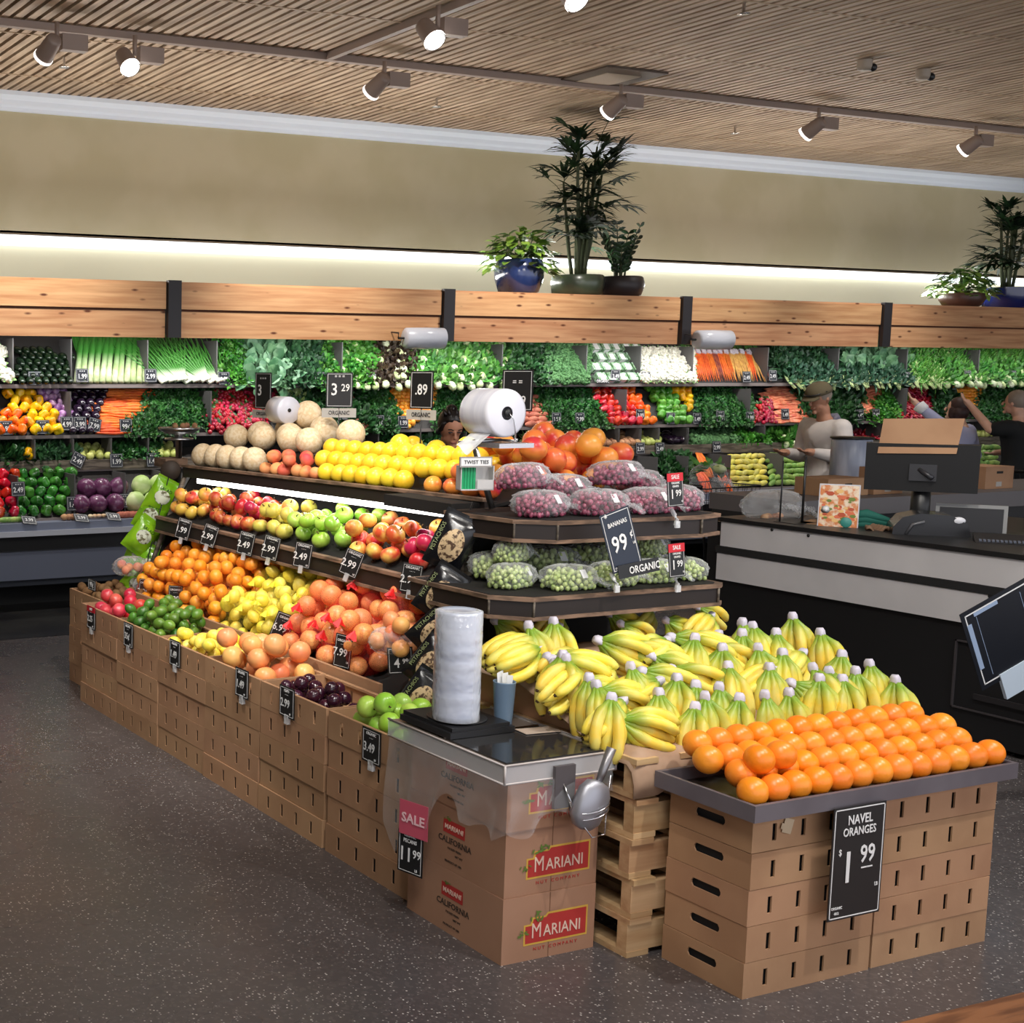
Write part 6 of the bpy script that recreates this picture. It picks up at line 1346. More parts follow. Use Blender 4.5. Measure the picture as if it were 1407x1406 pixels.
MB().tube([p0, (3.80, 4.66, 1.70), (3.82, 4.70, 1.74)], .014, 8).tube([(3.82, 4.70, 1.74), (3.97, 4.70, 1.745)], .008, 6).tube([(3.97, 4.60, 1.745), (3.97, 4.60, c.z-.112)], .005, 6).tube([(3.97, 4.84, 1.745), (3.97, 4.84, c.z-.112)], .005, 6).tube([(3.97, 4.60, 1.745), (3.97, 4.84, 1.745)], .006, 6).build('post', STEEL, sd_)
MB().box(3.86, 4.05, 4.58, 4.86, 1.715, 1.735).build('tray', mat('tray_chrome', (.6, .58, .6), .25, metal=.8), sd_)
tag(sd_, 'bent metal stand carrying the large white bag roll', 'stand')
c = at(659, 650, 'y', 4.52); tb = empty('tie_box', TR(c.x-.01, 4.52, c.z-.0, 0, 0, -.25))
MB().box(-.075, .075, .0, .05, -.075, -.07).box(-.075, -.071, 0, .05, -.075, .03).box(.071, .075, 0, .05, -.075, .03).box(-.075, .075, .046, .05, -.075, .03).box(-.0, .075, 0, .004, -.075, -.03).build('box', mat('box_grey', srgb(188, 186, 186), .4), tb)
g_ = MB(); [g_.box(-.066+.013*k, -.055+.013*k, .012, .03, -.07, .022) for k in range(5)]; g_.build('green_ties', mat('tie_green', srgb(10, 150, 92), .5), tb)
MB().box(-.085, .06, -.008, .0, .025, .07).build('header_card', mat('header_grey', srgb(150, 146, 144), .4), tb); MB().box(-.08, .055, -.0095, -.008, .031, .064).build('header_face', WHITE, tb)
text('TWIST TIES', .022, tb, TR(-.012, -.0105, .047) @ FR, BLACK, bold=.01)
tag(tb, 'grey box of green twist ties on the stand under the white roll', 'tie box')
c = at(388, 564, 'x', 4.3); r2 = empty('small_bag_roll', TR(4.35, c.y, c.z, 0, 0, 0))
MB().lathe([(.01, 0), (.082, 0), (.086, .01), (.086, .15), (.01, .15)], 36).build('roll', _m['bag_white'], r2, Matrix.Rotation(-PI/2, 4, 'X')); MB().lathe([(0, -.004), (.012, -.004), (.012, .01)], 12).build('hub', BLACK, r2, Matrix.Rotation(-PI/2, 4, 'X'))
MB().tube([(0, .07, -.08), (0, .09, -.35)], .008, 6).build('stand_post', STEEL, r2)
tag(r2, 'smaller white bag roll above the cantaloupes', 'bag roll')
# ------------------------------------------------------------------ produce scale at the far end
c = at(246, 590, 'y', 8.05); s_ = empty('produce_scale', TR(c.x, 8.05, 0)); z = c.z
MB().lathe([(0, z-.03), (.10, z-.028), (.135, z-.005), (.145, z+.012), (.14, z+.014), (.12, z-.002), (0, z-.016)], 30).build('dish', STEEL, s_)
MB().lathe([(.03, z-.03), (.03, z-.055), (.10, z-.06), (.10, z-.072), (.025, z-.075), (.022, z-.2), (0, z-.2)], 20).build('neck', STEEL, s_)
MB().box(-.11, .06, -.02, .16, z-.26, z-.2).build('shelf', RIMWOOD, s_); MB().box(-.03, .03, .02, .08, .0, z-.26).build('column', RIN, s_)
MB().lathe([(0, 0), (.065, 0), (.07, .02), (.065, .04), (0, .04)], 24).build('dial', mat('dial_black', srgb(70, 58, 50), .6), s_, TR(-.07, -.02, z-.28, PI/2, 0, -.5))
tag(s_, 'steel produce scale with a round dish at the far end of the rack', 'scale')
for k in range(4): tag(link('potato', POT, None, TR(c.x-.03+.045*k, 8.05-.03*(k % 2), z+.024, 0, 1.5, k, .55)), 'small potato lying in the steel scale dish', 'potato', 'potatoes in the scale dish')
# cartons right of the end shelves
for i, (x0, x1, y0, y1, z0, z1) in enumerate([(5.42, 5.80, 5.9, 6.3, 0, .62), (5.42, 5.80, 5.9, 6.3, .62, .93), (5.43, 5.80, 5.9, 6.3, .93, 1.14), (5.43, 5.79, 5.9, 6.28, 1.14, 1.33)]):
    b = empty('brown_carton', TR(0, 0, 0)); MB().box(x0, x1, y0, y1, z0, z1-.002).build('box', CARD if i > 1 else mat('grey_carton', srgb(110, 100, 96), .8), b)
    if i > 1: MB().box((x0+x1)/2-.04, (x0+x1)/2+.04, y0-.002, y0, z1-.08, z1-.055).build('hand_hole', MATTE, b)
    tag(b, '%s carton in the stack right of the bagged grapes' % ('grey bottom', 'grey second', 'brown third', 'brown topmost')[i], 'carton', 'cartons right of the grapes')

# ------------------------------------------------------------------ checkout counter
XC = 7.2; PW = mat('panel_offwhite', srgb(206, 204, 206), .5, col2=srgb(198, 196, 198), scale=2); YA = 6.37
ct = empty('checkout_counter', TR(0, 0, 0))
MB().box(XC+.02, XC+.95, .8, YA, .03, 1.03).build('body', BLACK, ct); MB().box(XC-.01, XC+.97, .78, YA+.02, 1.068, 1.095).build('top_edge', BLACK, ct)
MB().box(XC+.02, XC+.95, .8, YA, 1.03, 1.067).build('counter_top', MATTE, ct)
zA = at(990, 717, 'x', XC).z; 
MB().box(XC, XC+.02, .8, YA-.02, .905, 1.066).build('upper_panel', PW, ct); MB().box(XC, XC+.02, .8, YA, .68, .855).build('lower_panel', PW, ct); MB().box(XC-.006, XC+.02, .8, YA+.01, .858, .902).build('groove', MATTE, ct)
MB().box(XC+.02, XC+.95, YA, YA+.10, .62, 1.06).build('end_cap', BLACK, ct)
for a, b in ((1061, 728), (1111, 736)): c = at(a, b, 'x', XC); MB().tube([(XC-.004, c.y, c.z), (XC+.001, c.y, c.z)], .010, 10).build('bolt', BLACK, ct)
c = at(1358, 818, 'x', XC); MB().box(XC-.003, XC+.001, 2.5, c.y, c.z-.012, c.z+.012).build('slot', MATTE, ct)
c0 = at(1313, 880, 'x', XC+.01); c1 = at(1303, 975, 'x', XC+.01)
m = MB(); z0, z1, yb = .20, .58, c0.y
m.box(XC+.006, XC+.02, yb-.008, yb, z0, z1).box(XC+.006, XC+.02, 2.6, yb, z1-.008, z1).box(XC+.006, XC+.02, 2.6, yb, z0, z0+.008); m.build('door_outline', mat('outline_grey', srgb(64, 60, 62), .4), ct)
m = MB().box(XC+.004, XC+.02, 2.6, yb-.12, .27, .30).build('door_rail', mat('rail_dark', srgb(40, 38, 40), .4), ct)
tag(ct, 'long black checkout counter with two off-white front panels at the right', 'counter')
# things on the counter
ZT_ = 1.095
c = at(1062, 708, 'x', 7.5); bg = empty('clear_plastic_bag', TR(c.x, c.y, 1.068))
link('clear_bag', bmsh[1], bg, Matrix.Diagonal((1.5, 1.5, 1.7, 1))); tag(bg, 'crumpled clear plastic bag on the near end of the checkout counter', 'plastic bag')
for k in range(4): tag(link('bread_roll', POT, None, TR(c.x-.07+.05*k, c.y+.02*(k % 2), 1.098, 0, 0, k, .7)), 'tan roll inside the crumpled bag on the counter', 'bread roll', 'rolls in the crumpled bag')
c = at(1101, 722, 'x', 7.4); tag(MB().box(-.16, .12, -.1, .1, 0, .03).build('folded_carton', CARD, None, TR(7.55, c.y-.03, 1.068, 0, 0, .4)), 'flat folded brown carton on the counter behind the magazine', 'carton')
c = at(1091, 720, 'x', 7.35); cs = empty('bag_holder', TR(7.42, c.y, 1.068)); MB().tube([(0, 0, 0), (0, 0, .45)], .008, 6).tube([(-.10, .08, 0), (-.10, .08, .42)], .005, 5).build('rods', BLACK, cs); MB().box(-.13, .06, -.06, .1, 0, .03).build('foot', BLACK, cs)
tag(cs, 'two thin black rods on a foot beside the magazine', 'rod stand')
c = at(1152, 700, 'x', 7.42); mg = empty('recipe_magazine', TR(7.42, c.y, 1.07, -.12, 0, -.95)); h = .29
MB().box(-.11, .11, .0, .05, 0, h).build('pages', mat('page_white', srgb(206, 206, 214), .6), mg)
MB().box(-.104, .104, -.002, .0, .006, h-.008).build('cover_photo', mat('food_photo', srgb(214, 128, 70), .35, col2=srgb(236, 216, 190), scale=32, lo=.42, hi=.6), mg)
m = MB(); R = random.Random(2)
for k in range(40): m.add([(a_+R.uniform(-.075, .09), -.0028-.00002*k, b_) for a_, b_ in [(0, 0)]], []) 
for k in range(46):
    x = R.uniform(-.085, .085); z = R.uniform(.04, h-.04); r = R.uniform(.006, .015); a0 = R.uniform(0, 3)
    m.add([(x+r*1.6*math.cos(a0+t*1.047), -.0026-.00003*k, z+r*math.sin(a0+t*1.047)) for t in range(6)], [tuple(range(6))], k % 4)
m.build('cover_food', [mat('fd1', srgb(186, 76, 40), .4), mat('fd2', srgb(236, 190, 120), .4), mat('fd3', srgb(110, 130, 50), .4), mat('fd4', srgb(220, 110, 70), .4)], mg)
MB().lathe([(0, 0), (.032, 0), (.03, .002), (0, .003)], 20).build('teal_cup_print', mat('teal_ink', srgb(60, 140, 130), .5), mg, TR(.045, -.003, .055, PI/2, 0, 0)); MB().lathe([(0, 0), (.026, 0), (.0, .003)], 20).build('plate_print', WHITE, mg, TR(-.07, -.003, .13, PI/2, 0, 0))
tag(mg, 'recipe magazine with a food photo cover standing on the checkout counter', 'magazine')
c = at(1192, 722, 'x', 7.6); m = MB(); 
for k in range(3): m.tube([(-.12, .0, .03+.03*k), (-.02, .03, .04+.03*k), (.10, -.01, .03+.022*k)], [.02, .035, .015], 8)
tag(m.build('teal_cloth', mat('teal_fabric', srgb(26, 96, 84), .8), None, TR(7.62, c.y, 1.068, 0, 0, -.9)), 'dark teal folded cloth bags behind the magazine', 'cloth')
c = at(1212, 738, 'x', 7.5); m = MB().grid(lambda u, v: ((u-.5)*.24, (v-.5)*.16, .03+.02*math.sin(17*u+5*v)+.012*math.sin(29*v-9*u)), 24, 16)
o = m.build('kraft_bag', mat('kraft_bag_brown', srgb(126, 98, 76), .85), None, TR(7.55, c.y, 1.068, 0, 0, -.9)); o.modifiers.new('t', 'SOLIDIFY').thickness = .003
tag(o, 'crumpled small brown paper bag left of the black scanner', 'paper bag')
c = at(1268, 742, 'x', 7.6); sn = empty('checkout_scanner', TR(7.62, c.y, 1.068, 0, 0, -.8))
m = MB(); pf = [(-.19, 0), (-.185, .07), (-.14, .13), (-.05, .155), (.10, .15), (.19, .10), (.21, 0)]
n = len(pf); m.add([(x, y, z) for y in (-.12, .12) for x, z in pf], [tuple(range(n)), tuple(range(2*n-1, n-1, -1))]+[(k, n+k, n+(k+1) % n, (k+1) % n) for k in range(n)]); m.build('housing', mat('scanner_black', (.02, .02, .023), .25), sn)
MB().tube([(-.12, -.125, .03), (-.09, -.13, .09), (-.03, -.13, .11)], .008, 6).build('trim', mat('scanner_trim', (.12, .12, .13), .3), sn); MB().sphere((.14, -.11, .12), .028, 0, 12, 8, (1.3, .5, .8)).build('badge', mat('badge_white', (.7, .7, .75), .3), sn)
tag(sn, 'black rounded checkout scanner on the counter', 'scanner')
c = at(1247, 720, 'x', 7.75); mn = empty('register_monitor', TR(7.78, c.y-.05, 1.068, 0, 0, -.95))
MB().tube([(0, 0, 0), (0, .0, .30)], [.055, .05], 12).build('pole', BLACK, mn); MB().lathe([(0, 0), (.11, 0), (.1, .02), (0, .03)], 20).build('foot', BLACK, mn)
MB().box(-.30, .28, -.05, .0, .27, .56).build('screen_back', mat('monitor_black', (.012, .012, .013), .45), mn, Euler((.1, 0, 0)).to_matrix().to_4x4())
MB().box(-.07, .07, -.1, -.05, .33, .43).tube([(-.02, -.09, .40), (.05, -.13, .35)], .015, 8).build('bracket', mat('bracket_dark', (.03, .03, .035), .3), mn)
m = MB(); m.add([(-.22, -.075, .70), (.19, -.075, .71), (.16, -.11, .50), (-.24, -.11, .49)], [(0, 3, 2, 1)]); o = m.build('cardboard_flap', CARD, mn); o.modifiers.new('t', 'SOLIDIFY').thickness = .005
MB().box(.06, .16, -.058, -.052, .36, .40).build('white_label', mat('label_grey', srgb(150, 150, 155), .5), mn)
tag(mn, 'black register monitor on a pole with a brown cardboard flap on top', 'monitor')
c = at(1328, 725, 'x', 7.95); pt = empty('counter_divider', TR(7.98, c.y-.05, 1.068, 0, 0, -.95)); m = MB()
m.box(-.22, .14, 0, .02, 0, .19); m.build('panel', mat('divider_grey', srgb(150, 150, 150), .4), pt); MB().box(-.2, .12, -.003, 0, 0.0, .17).build('inner_panel', mat('divider_dark', srgb(48, 48, 52), .5), pt)
tag(pt, 'pale rounded divider panel behind the black scanner', 'divider')
c = at(1375, 752, 'x', 7.6); kb = empty('key_pad', TR(7.62, c.y, 1.068, .25, 0, -.9)); MB().box(-.14, .16, -.08, .08, 0, .05).build('base', mat('pad_black', (.02, .02, .022), .4), kb)
for k in range(12): MB().box(-.12+.02*k, -.107+.02*k, -.06+.0, -.03, .05, .055).build('key', mat('key_grey', srgb(90, 96, 110), .5), kb)
tag(kb, 'black keypad at the right edge of the checkout counter', 'keypad')
# dark hanging sign at the right edge
c = at(1334, 846, 'y', 3.9)
sg = sign('black_chalk_sign', TR(c.x+.255, 3.9, c.z-.10, 0, -.42, -.15), .42, .40, [], 'large blank black sign with chalk border cut off by the right edge', border=.1, plate=mat('sign_night', srgb(14, 18, 28), .4))
m = MB()
for q_ in (-.13, .13): m.box(q_-.001, q_+.001, -.002, 0, -.15, .15)
m.box(-.19, -.165, -.002, 0, -.10, .13).box(-.14, .0, -.002, 0, .155, .172); m.build('chalk_marks', mat('chalk_blue', srgb(150, 170, 200), .7), sg)
MB().box(-.10, .06, -.006, .01, -.30, -.17).build('clip_tab', mat('tab_white', srgb(200, 215, 230), .4), sg); MB().tube([(.25, .02, -1.2), (.25, .02, .2)], .012, 8).build('pole', BLACK, sg)
# second counter
C2 = empty('rear_counter', TR(0, 0, 0)); x0 = at(1110, 700, 'y', 7.2).x
MB().box(8.9, 15, 7.2, 7.95, .0, .93).build('body', mat('rear_black', (.018, .018, .02), .6), C2); MB().box(8.9, 15, 7.17, 7.98, .93, 1.06).build('top', mat('rear_grey', srgb(110, 106, 108), .5), C2)
tag(C2, 'low rear counter with a grey edge behind the register', 'counter')
c = at(1385, 712, 'x', 8.6); tag(MB().box(8.75, 10.6, 5.6, 6.9, .0, .93).build('belt_housing', mat('belt_black', (.012, .012, .014), .35)), 'black conveyor housing at the right behind the register', 'conveyor')
for a, b, w_, d_, h_, l in ((1150, 668, .46, .3, .14, 'wide carton left of the register monitor'), (1205, 664, .34, .3, .22, 'carton directly left of the register monitor'), (1310, 655, .30, .3, .17, 'carton right of the register monitor'), (1357, 655, .36, .3, .19, 'carton with a white label near the right edge')):
    c = at(a, b, 'y', 7.45); q = empty('brown_carton', TR(c.x, 7.5, 1.062)); MB().box(-w_/2, w_/2, -.15, .15, 0, h_).build('box', CARD, q); MB().box(-.04, .03, -.152, -.15, .02, .06).build('label', mat('label_offwhite', srgb(180, 176, 170), .6), q)
    MB().box(-.04, .04, -.1515, -.15, h_-.06, h_-.04).build('hand_hole', MATTE, q); tag(q, 'brown '+l, 'carton')
c = at(1148, 650, 'y', 7.75); rr = empty('silver_bag_roll', TR(c.x, 7.62, 1.062))
MB().box(-.2, .3, -.08, .12, 0, .09).build('base', BLACK, rr); MB().lathe([(0, .09), (.145, .09), (.15, .10), (.15, .43), (.14, .44), (0, .44)], 32).build('roll', mat('roll_silver', srgb(150, 158, 178), .3, col2=srgb(184, 190, 206), scale=8, stretch=(1, 1, .2), bump=.4, bscale=20), rr)
MB().lathe([(0, .44), (.16, .44), (.16, .455), (0, .455)], 32).build('cap', BLACK, rr); tag(rr, 'upright silvery bag roll with a black cap in front of the man', 'bag roll')
c = at(1246, 652, 'y', 7.3); tn = sign('tent_sign', TR(c.x, 7.2, 1.15, -.2, .3, .3), .17, .22, [('= = =', .03, 0, .05)], 'small dark leaning card holder right of the register monitor', border=.1, plate=TPL)
# shopping cart
def cart(x, y, rz, lab):
    r_ = empty('shopping_cart', TR(x, y, 0, 0, 0, rz)); m = MB(); L, W, z0, z1 = .8, .5, .62, 1.02; k = 12
    for z in (z0, .72, .82, .92, z1):
        f_ = (z-z0)/(z1-z0); a_, b_ = L/2*(.82+.18*f_), W/2*(.85+.15*f_); m.tube([(-a_, -b_, z), (a_, -b_, z), (a_, b_, z), (-a_, b_, z), (-a_, -b_, z)], .006 if z == z1 else .003, 5)
    for i in range(k+1):
        t_ = i/k*2-1
        for s_ in (-1, 1): m.tube([(t_*L/2*.82, s_*W/2*.85, z0), (t_*L/2, s_*W/2, z1)], .003, 4)
    for i in range(8):
        t_ = i/7*2-1
        for s_ in (-1, 1): m.tube([(s_*L/2*.82, t_*W/2*.85, z0), (s_*L/2, t_*W/2, z1)], .003, 4)
        m.tube([(-L/2*.82, t_*W/2*.85, z0), (L/2*.82, t_*W/2*.85, z0)], .003, 4)
    WB = mat('cart_wire', srgb(38, 38, 42), .4); m.build('basket', WB, r_)
    f = MB()
    for s_ in (-1, 1): f.tube([(.36, s_*.22, .14), (-.30, s_*.22, .2), (-.36, s_*.22, .6), (-.46, s_*.22, 1.04)], .012, 6)
    f.build('frame', WB, r_); MB().tube([(-.46, -.24, 1.04), (-.46, .24, 1.04)], .017, 8).build('handle', BLACK, r_)
    for sx_ in (-.28, .34):
        for sy_ in (-.22, .22): MB().lathe([(0, -.015), (.06, -.015), (.065, 0), (.06, .015), (0, .015)], 16).build('wheel', BLACK, r_, TR(sx_, sy_, .067, PI/2, 0, 0)); 
    MB().box(-.28, -.26, -.2, .2, .13, .2).box(.32, .34, -.2, .2, .12, .16).build('axle_bar', WB, r_)
    return tag(r_, lab, 'shopping cart')
cart(9.85, 8.85, .15, 'dark wire shopping cart beside the man in the cap')
cart(14.6, 8.75, .2, 'dark wire shopping cart by the woman in the pale blouse')
c = at(1085, 618, 'y', 8.85); q = empty('bagged_greens', TR(9.85, 8.85, .95)); link('clear_bag', bmsh[2], q, Matrix.Diagonal((1.3, 1.2, 2.2, 1))); link('leaves', GS['romaine'][0], q, TR(0, 0, .2, 0, 0, 0, 1.2)); tag(q, 'clear bag with pale greens standing in the shopping cart by the man', 'bag of greens')

# ------------------------------------------------------------------ people
def skin(js, bones):
    """tapered limbs and rounded joints that the voxel remesh below melts into one continuous surface"""
    m = MB(); R_ = lambda r: r if isinstance(r, tuple) else (r, r)
    for n, (p, r) in js.items(): r = R_(r); m.sphere(p, 1, 0, 20, 14, (r[0], r[1], min(r[0], r[1])*(1.0 if r[0] < .1 else .75)))
    for a, b in bones:
        (p, r), (q, t) = js[a], js[b]; r, t = R_(r), R_(t); p, q = Vector(p), Vector(q); d = (q-p).normalized(); vert = abs(d.z) > .9 and max(r[0], t[0]) > .06
        u = Vector((1, 0, 0)) if vert else d.cross(Vector((.1, .2, 1))).normalized(); w_ = Vector((0, 1, 0)) if vert else d.cross(u)
        vs = []; N = 20; K = 8
        for k in range(K+1):
            f = k/K; c = p.lerp(q, f); e = f*f*(3-2*f) if vert else f; rx, ry = r[0]+(t[0]-r[0])*e, r[1]+(t[1]-r[1])*e
            if not vert: rx = ry = (rx+ry)/2*(1+.06*math.sin(PI*f))
            for i in range(N): an = 2*PI*i/N; vs.append(c+u*rx*math.cos(an)+w_*ry*math.sin(an))
        fs = [(k*N+i, k*N+(i+1) % N, (k+1)*N+(i+1) % N, (k+1)*N+i) for k in range(K) for i in range(N)]+[tuple(reversed(range(N))), tuple(K*N+i for i in range(N))]
        m.add(vs, fs, 0, True)
    return m.mesh('sk', [])
def recalc(me):
    q_ = bmesh.new(); q_.from_mesh(me); bmesh.ops.recalc_face_normals(q_, faces=q_.faces); q_.to_mesh(me); q_.free(); return me
def remesh(me, vox):
    o = bpy.data.objects.new('rm', me); COL.objects.link(o); m = o.modifiers.new('r', 'REMESH'); m.mode = 'VOXEL'; m.voxel_size = vox; m.use_smooth_shade = True
    s = o.modifiers.new('s', 'SMOOTH'); s.iterations = 5
    bpy.context.view_layer.update(); e = o.evaluated_get(bpy.context.evaluated_depsgraph_get()); out = bpy.data.meshes.new_from_object(e); bpy.data.objects.remove(o); return out
def person(label, M, sk, shirt, pants, hair, armL, armR, head_pitch=.0, head_yaw=0, hairstyle='short', lean=0, cap=None, scale=1.0, sleeve='long', skincol=(196, 140, 110), extra=None):
    """local frame: faces -Y, left arm on +X; arm = (elbow, wrist, hand direction)"""
    root = empty('person', M @ Matrix.Scale(scale, 4))
    SK = mat('skin_'+sk, srgb(*skincol), .5, col2=srgb(*[max(0, v-14) for v in skincol]), scale=8)
    J = {'pelvis': ((0, 0, .95), (.155, .115)), 'waist': ((0, lean*.1, 1.10), (.135, .10)), 'chest': ((0, lean*.25, 1.33), (.165, .115)), 'neckb': ((0, lean*.4+.01, 1.46), (.075, .065)), 'neck': ((0, lean*.5-.01, 1.54), .052), 'skull': ((0, lean*.55-.03, 1.60), .055)}
    for s, (el, wr, hd), n in ((1, armL, 'L'), (-1, armR, 'R')):
        J['sh'+n] = ((s*.175, lean*.36, 1.42), .062); J['el'+n] = (el, .043); J['wr'+n] = (wr, (.033, .029)); h = Vector(hd).normalized(); J['pa'+n] = (tuple(Vector(wr)+h*.06), (.036, .018))
        J['hip'+n] = ((s*.09, 0, .88), .098); J['kn'+n] = ((s*.10, -.02, .50), .062); J['cf'+n] = ((s*.10, .015, .36), .056); J['an'+n] = ((s*.10, .02, .09), .04); J['to'+n] = ((s*.115, -.14, .045), (.042, .03))
    B = [('pelvis', 'waist'), ('waist', 'chest'), ('chest', 'neckb'), ('neckb', 'neck'), ('neck', 'skull')]
    for n in 'LR': B += [('chest', 'sh'+n), ('sh'+n, 'el'+n), ('el'+n, 'wr'+n), ('wr'+n, 'pa'+n), ('pelvis', 'hip'+n), ('hip'+n, 'kn'+n), ('kn'+n, 'cf'+n), ('cf'+n, 'an'+n), ('an'+n, 'to'+n)]
    body = skin(J, B)
    bm = bmesh.new(); bm.from_mesh(body)
    HC = Vector((0, lean*.6-.055, 1.665)); HR = Euler((head_pitch, 0, head_yaw)).to_matrix().to_4x4()
    hm = MB(); HM = Matrix.Translation(HC) @ HR
    hm.sphere((0, .01, .02), .078, 0, 20, 16, (.98, 1.2, 1.28)); hm.sphere((0, -.032, -.05), .052, 0, 14, 10, (1.0, 1.0, 1.15))
    hm.tube([(0, -.088, .018), (0, -.108, -.018), (0, -.100, -.03)], [.009, .014, .012], 8); hm.sphere((-.078, .01, -.005), .018, 0, 8, 6, (.4, .8, 1.3)); hm.sphere((.078, .01, -.005), .018, 0, 8, 6, (.4, .8, 1.3))
    hm.sphere((0, -.088, -.056), .014, 0, 10, 6, (1.6, .6, .45)); hm.sphere((0, -.076, -.095), .02, 0, 10, 6)
    hm.v = [tuple(HM @ Vector(v)) for v in hm.v]
    for s, (el, wr, hd), n in ((1, armL, 'L'), (-1, armR, 'R')):
        h = Vector(hd).normalized(); sd_v = h.cross(Vector((0, 0, 1)) if abs(h.z) < .9 else Vector((0, 1, 0))).normalized(); nn = h.cross(sd_v); w0 = Vector(wr)
        for f in range(4):
            o_ = sd_v*(.012*(f-1.5)*1.25); L_ = (.066, .075, .07, .055)[f]; p = w0+h*.085+o_
            hm.tube([w0+h*.05+o_*.8, p, p+h*L_*.5-nn*.006, p+h*L_*.85-nn*.022], [.0105, .0098, .0092, .0078], 7)
        hm.tube([w0+h*.02, w0+h*.045-sd_v*.034, w0+h*.085-sd_v*.042], [.012, .0115, .009], 7)
    tmp = hm.mesh('t', []); qb = bmesh.new(); qb.from_mesh(tmp); bmesh.ops.recalc_face_normals(qb, faces=qb.faces); qb.to_mesh(tmp); qb.free(); bm.from_mesh(tmp); me0 = bpy.data.meshes.new('b0'); bm.to_mesh(me0); bm.free(); recalc(me0)
    bd = remesh(me0, .0058); bm = bmesh.new(); bm.from_mesh(bd); ft = MB()
    for s in (-1, 1):
        ft.sphere((s*.031, -.083, .015), .011, 1, 8, 6, (1.5, .5, .5)); ft.tube([(s*.016, -.092, .034), (s*.032, -.09, .04), (s*.048, -.08, .034)], .0035, 5, 2)
    ft.sphere((0, -.098, -.056), .012, 3, 10, 6, (1.7, .45, .42)); ft.v = [tuple(HM @ Vector(v)) for v in ft.v]
    t2 = ft.mesh('t2', []); k0 = len(bm.faces); bm.from_mesh(t2); fin = bpy.data.meshes.new('body'); bm.to_mesh(fin); bm.free()
    for m_ in (SK, mat('eye_dark', (.03, .02, .02), .3), mat('brow_dark', (.02, .014, .01), .8), mat('lip', srgb(150, 84, 76), .5)): fin.materials.append(m_)
    link('body', fin, root)
    # clothes follow the body: thicker shells over the same joints
    ks = ['pelvis', 'waist', 'chest', 'neckb', 'shL', 'shR', 'elL', 'elR'] + (['wrL', 'wrR'] if sleeve == 'long' else []); S = {}
    for k_ in ks:
        p, r = J[k_]; r = r if isinstance(r, tuple) else (r, r); g = {'neckb': -.008}.get(k_, .02); S[k_] = (p, (r[0]+g, r[1]+g))
    S['hem'] = ((0, 0, .83), (.19, .148)); S['pelvis'] = (J['pelvis'][0], (.188, .145))
    for n in 'LR':
        if sleeve == 'long': w_ = Vector(J['wr'+n][0]); e_ = Vector(J['el'+n][0]); S['wr'+n] = (tuple(e_.lerp(w_, .9)), (.044, .042))
        else: e_ = Vector(J['el'+n][0]); s_ = Vector(J['sh'+n][0]); S['el'+n] = (tuple(s_.lerp(e_, .75)), (.07, .07))
    Bs = [('hem', 'pelvis'), ('pelvis', 'waist'), ('waist', 'chest'), ('chest', 'neckb')]+[('chest', 'sh'+n) for n in 'LR']+[('sh'+n, 'el'+n) for n in 'LR']+([('el'+n, 'wr'+n) for n in 'LR'] if sleeve == 'long' else [])
    sm = remesh(recalc(skin(S, Bs)), .012); sm.materials.append(shirt); [setattr(p, 'use_smooth', True) for p in sm.polygons]; link('shirt', sm, root)
    T = {'pelvis': ((0, 0, .95), (.166, .124))}
    for n in 'LR':
        for k_, g in (('hip', .012), ('kn', .016), ('cf', .018)): T[k_+n] = (J[k_+n][0], J[k_+n][1]+g)
        T['an'+n] = ((J['an'+n][0][0], .02, .11), .056)
    pm_ = skin(T, [('pelvis', 'hipL'), ('pelvis', 'hipR')]+[(a+n, b+n) for n in 'LR' for a, b in (('hip', 'kn'), ('kn', 'cf'), ('cf', 'an'))]); pm_ = remesh(recalc(pm_), .012); pm_.materials.append(pants); [setattr(p, 'use_smooth', True) for p in pm_.polygons]; link('trousers', pm_, root)
    for s in (-1, 1): MB().sphere((s*.11, -.07, .04), .06, 0, 14, 8, (.9, 2.1, .68)).build('shoe', BLACK, root)
    hb = MB()
    if hairstyle != 'none':
        hb.sphere((0, .022, .035), .086, 0, 20, 14, (1.0, 1.14, 1.18))
        if hairstyle == 'bob': hb.sphere((0, .035, -.035), .094, 0, 20, 12, (1.05, .95, 1.1)); hb.sphere((.07, -.01, -.04), .035, 0, 10, 8, (.6, 1.2, 2)); hb.sphere((-.07, -.01, -.04), .035, 0, 10, 8, (.6, 1.2, 2))
        if hairstyle == 'bun': hb.sphere((0, .05, .115), .04, 0, 12, 8); [hb.tube([(x, -.02, .11), (x*1.15, .02, .14+.01*(k % 2))], [.014, .006], 6) for k, x in enumerate((-.06, -.035, -.01, .015, .04, .06))]; hb.tube([(-.07, -.05, .07), (-.078, -.03, .02), (-.08, .02, -.03)], .016, 8); hb.tube([(.07, -.05, .07), (.078, -.03, .02), (.08, .02, -.03)], .016, 8)
        o = hb.build('hair', hair, root, HM)
        for v in o.data.vertices:      # clear the face
            if v.co.y < -.045 and v.co.z < .065: v.co.y = max(v.co.y, -.045)
            if v.co.y < -.06: v.co.y = -.06
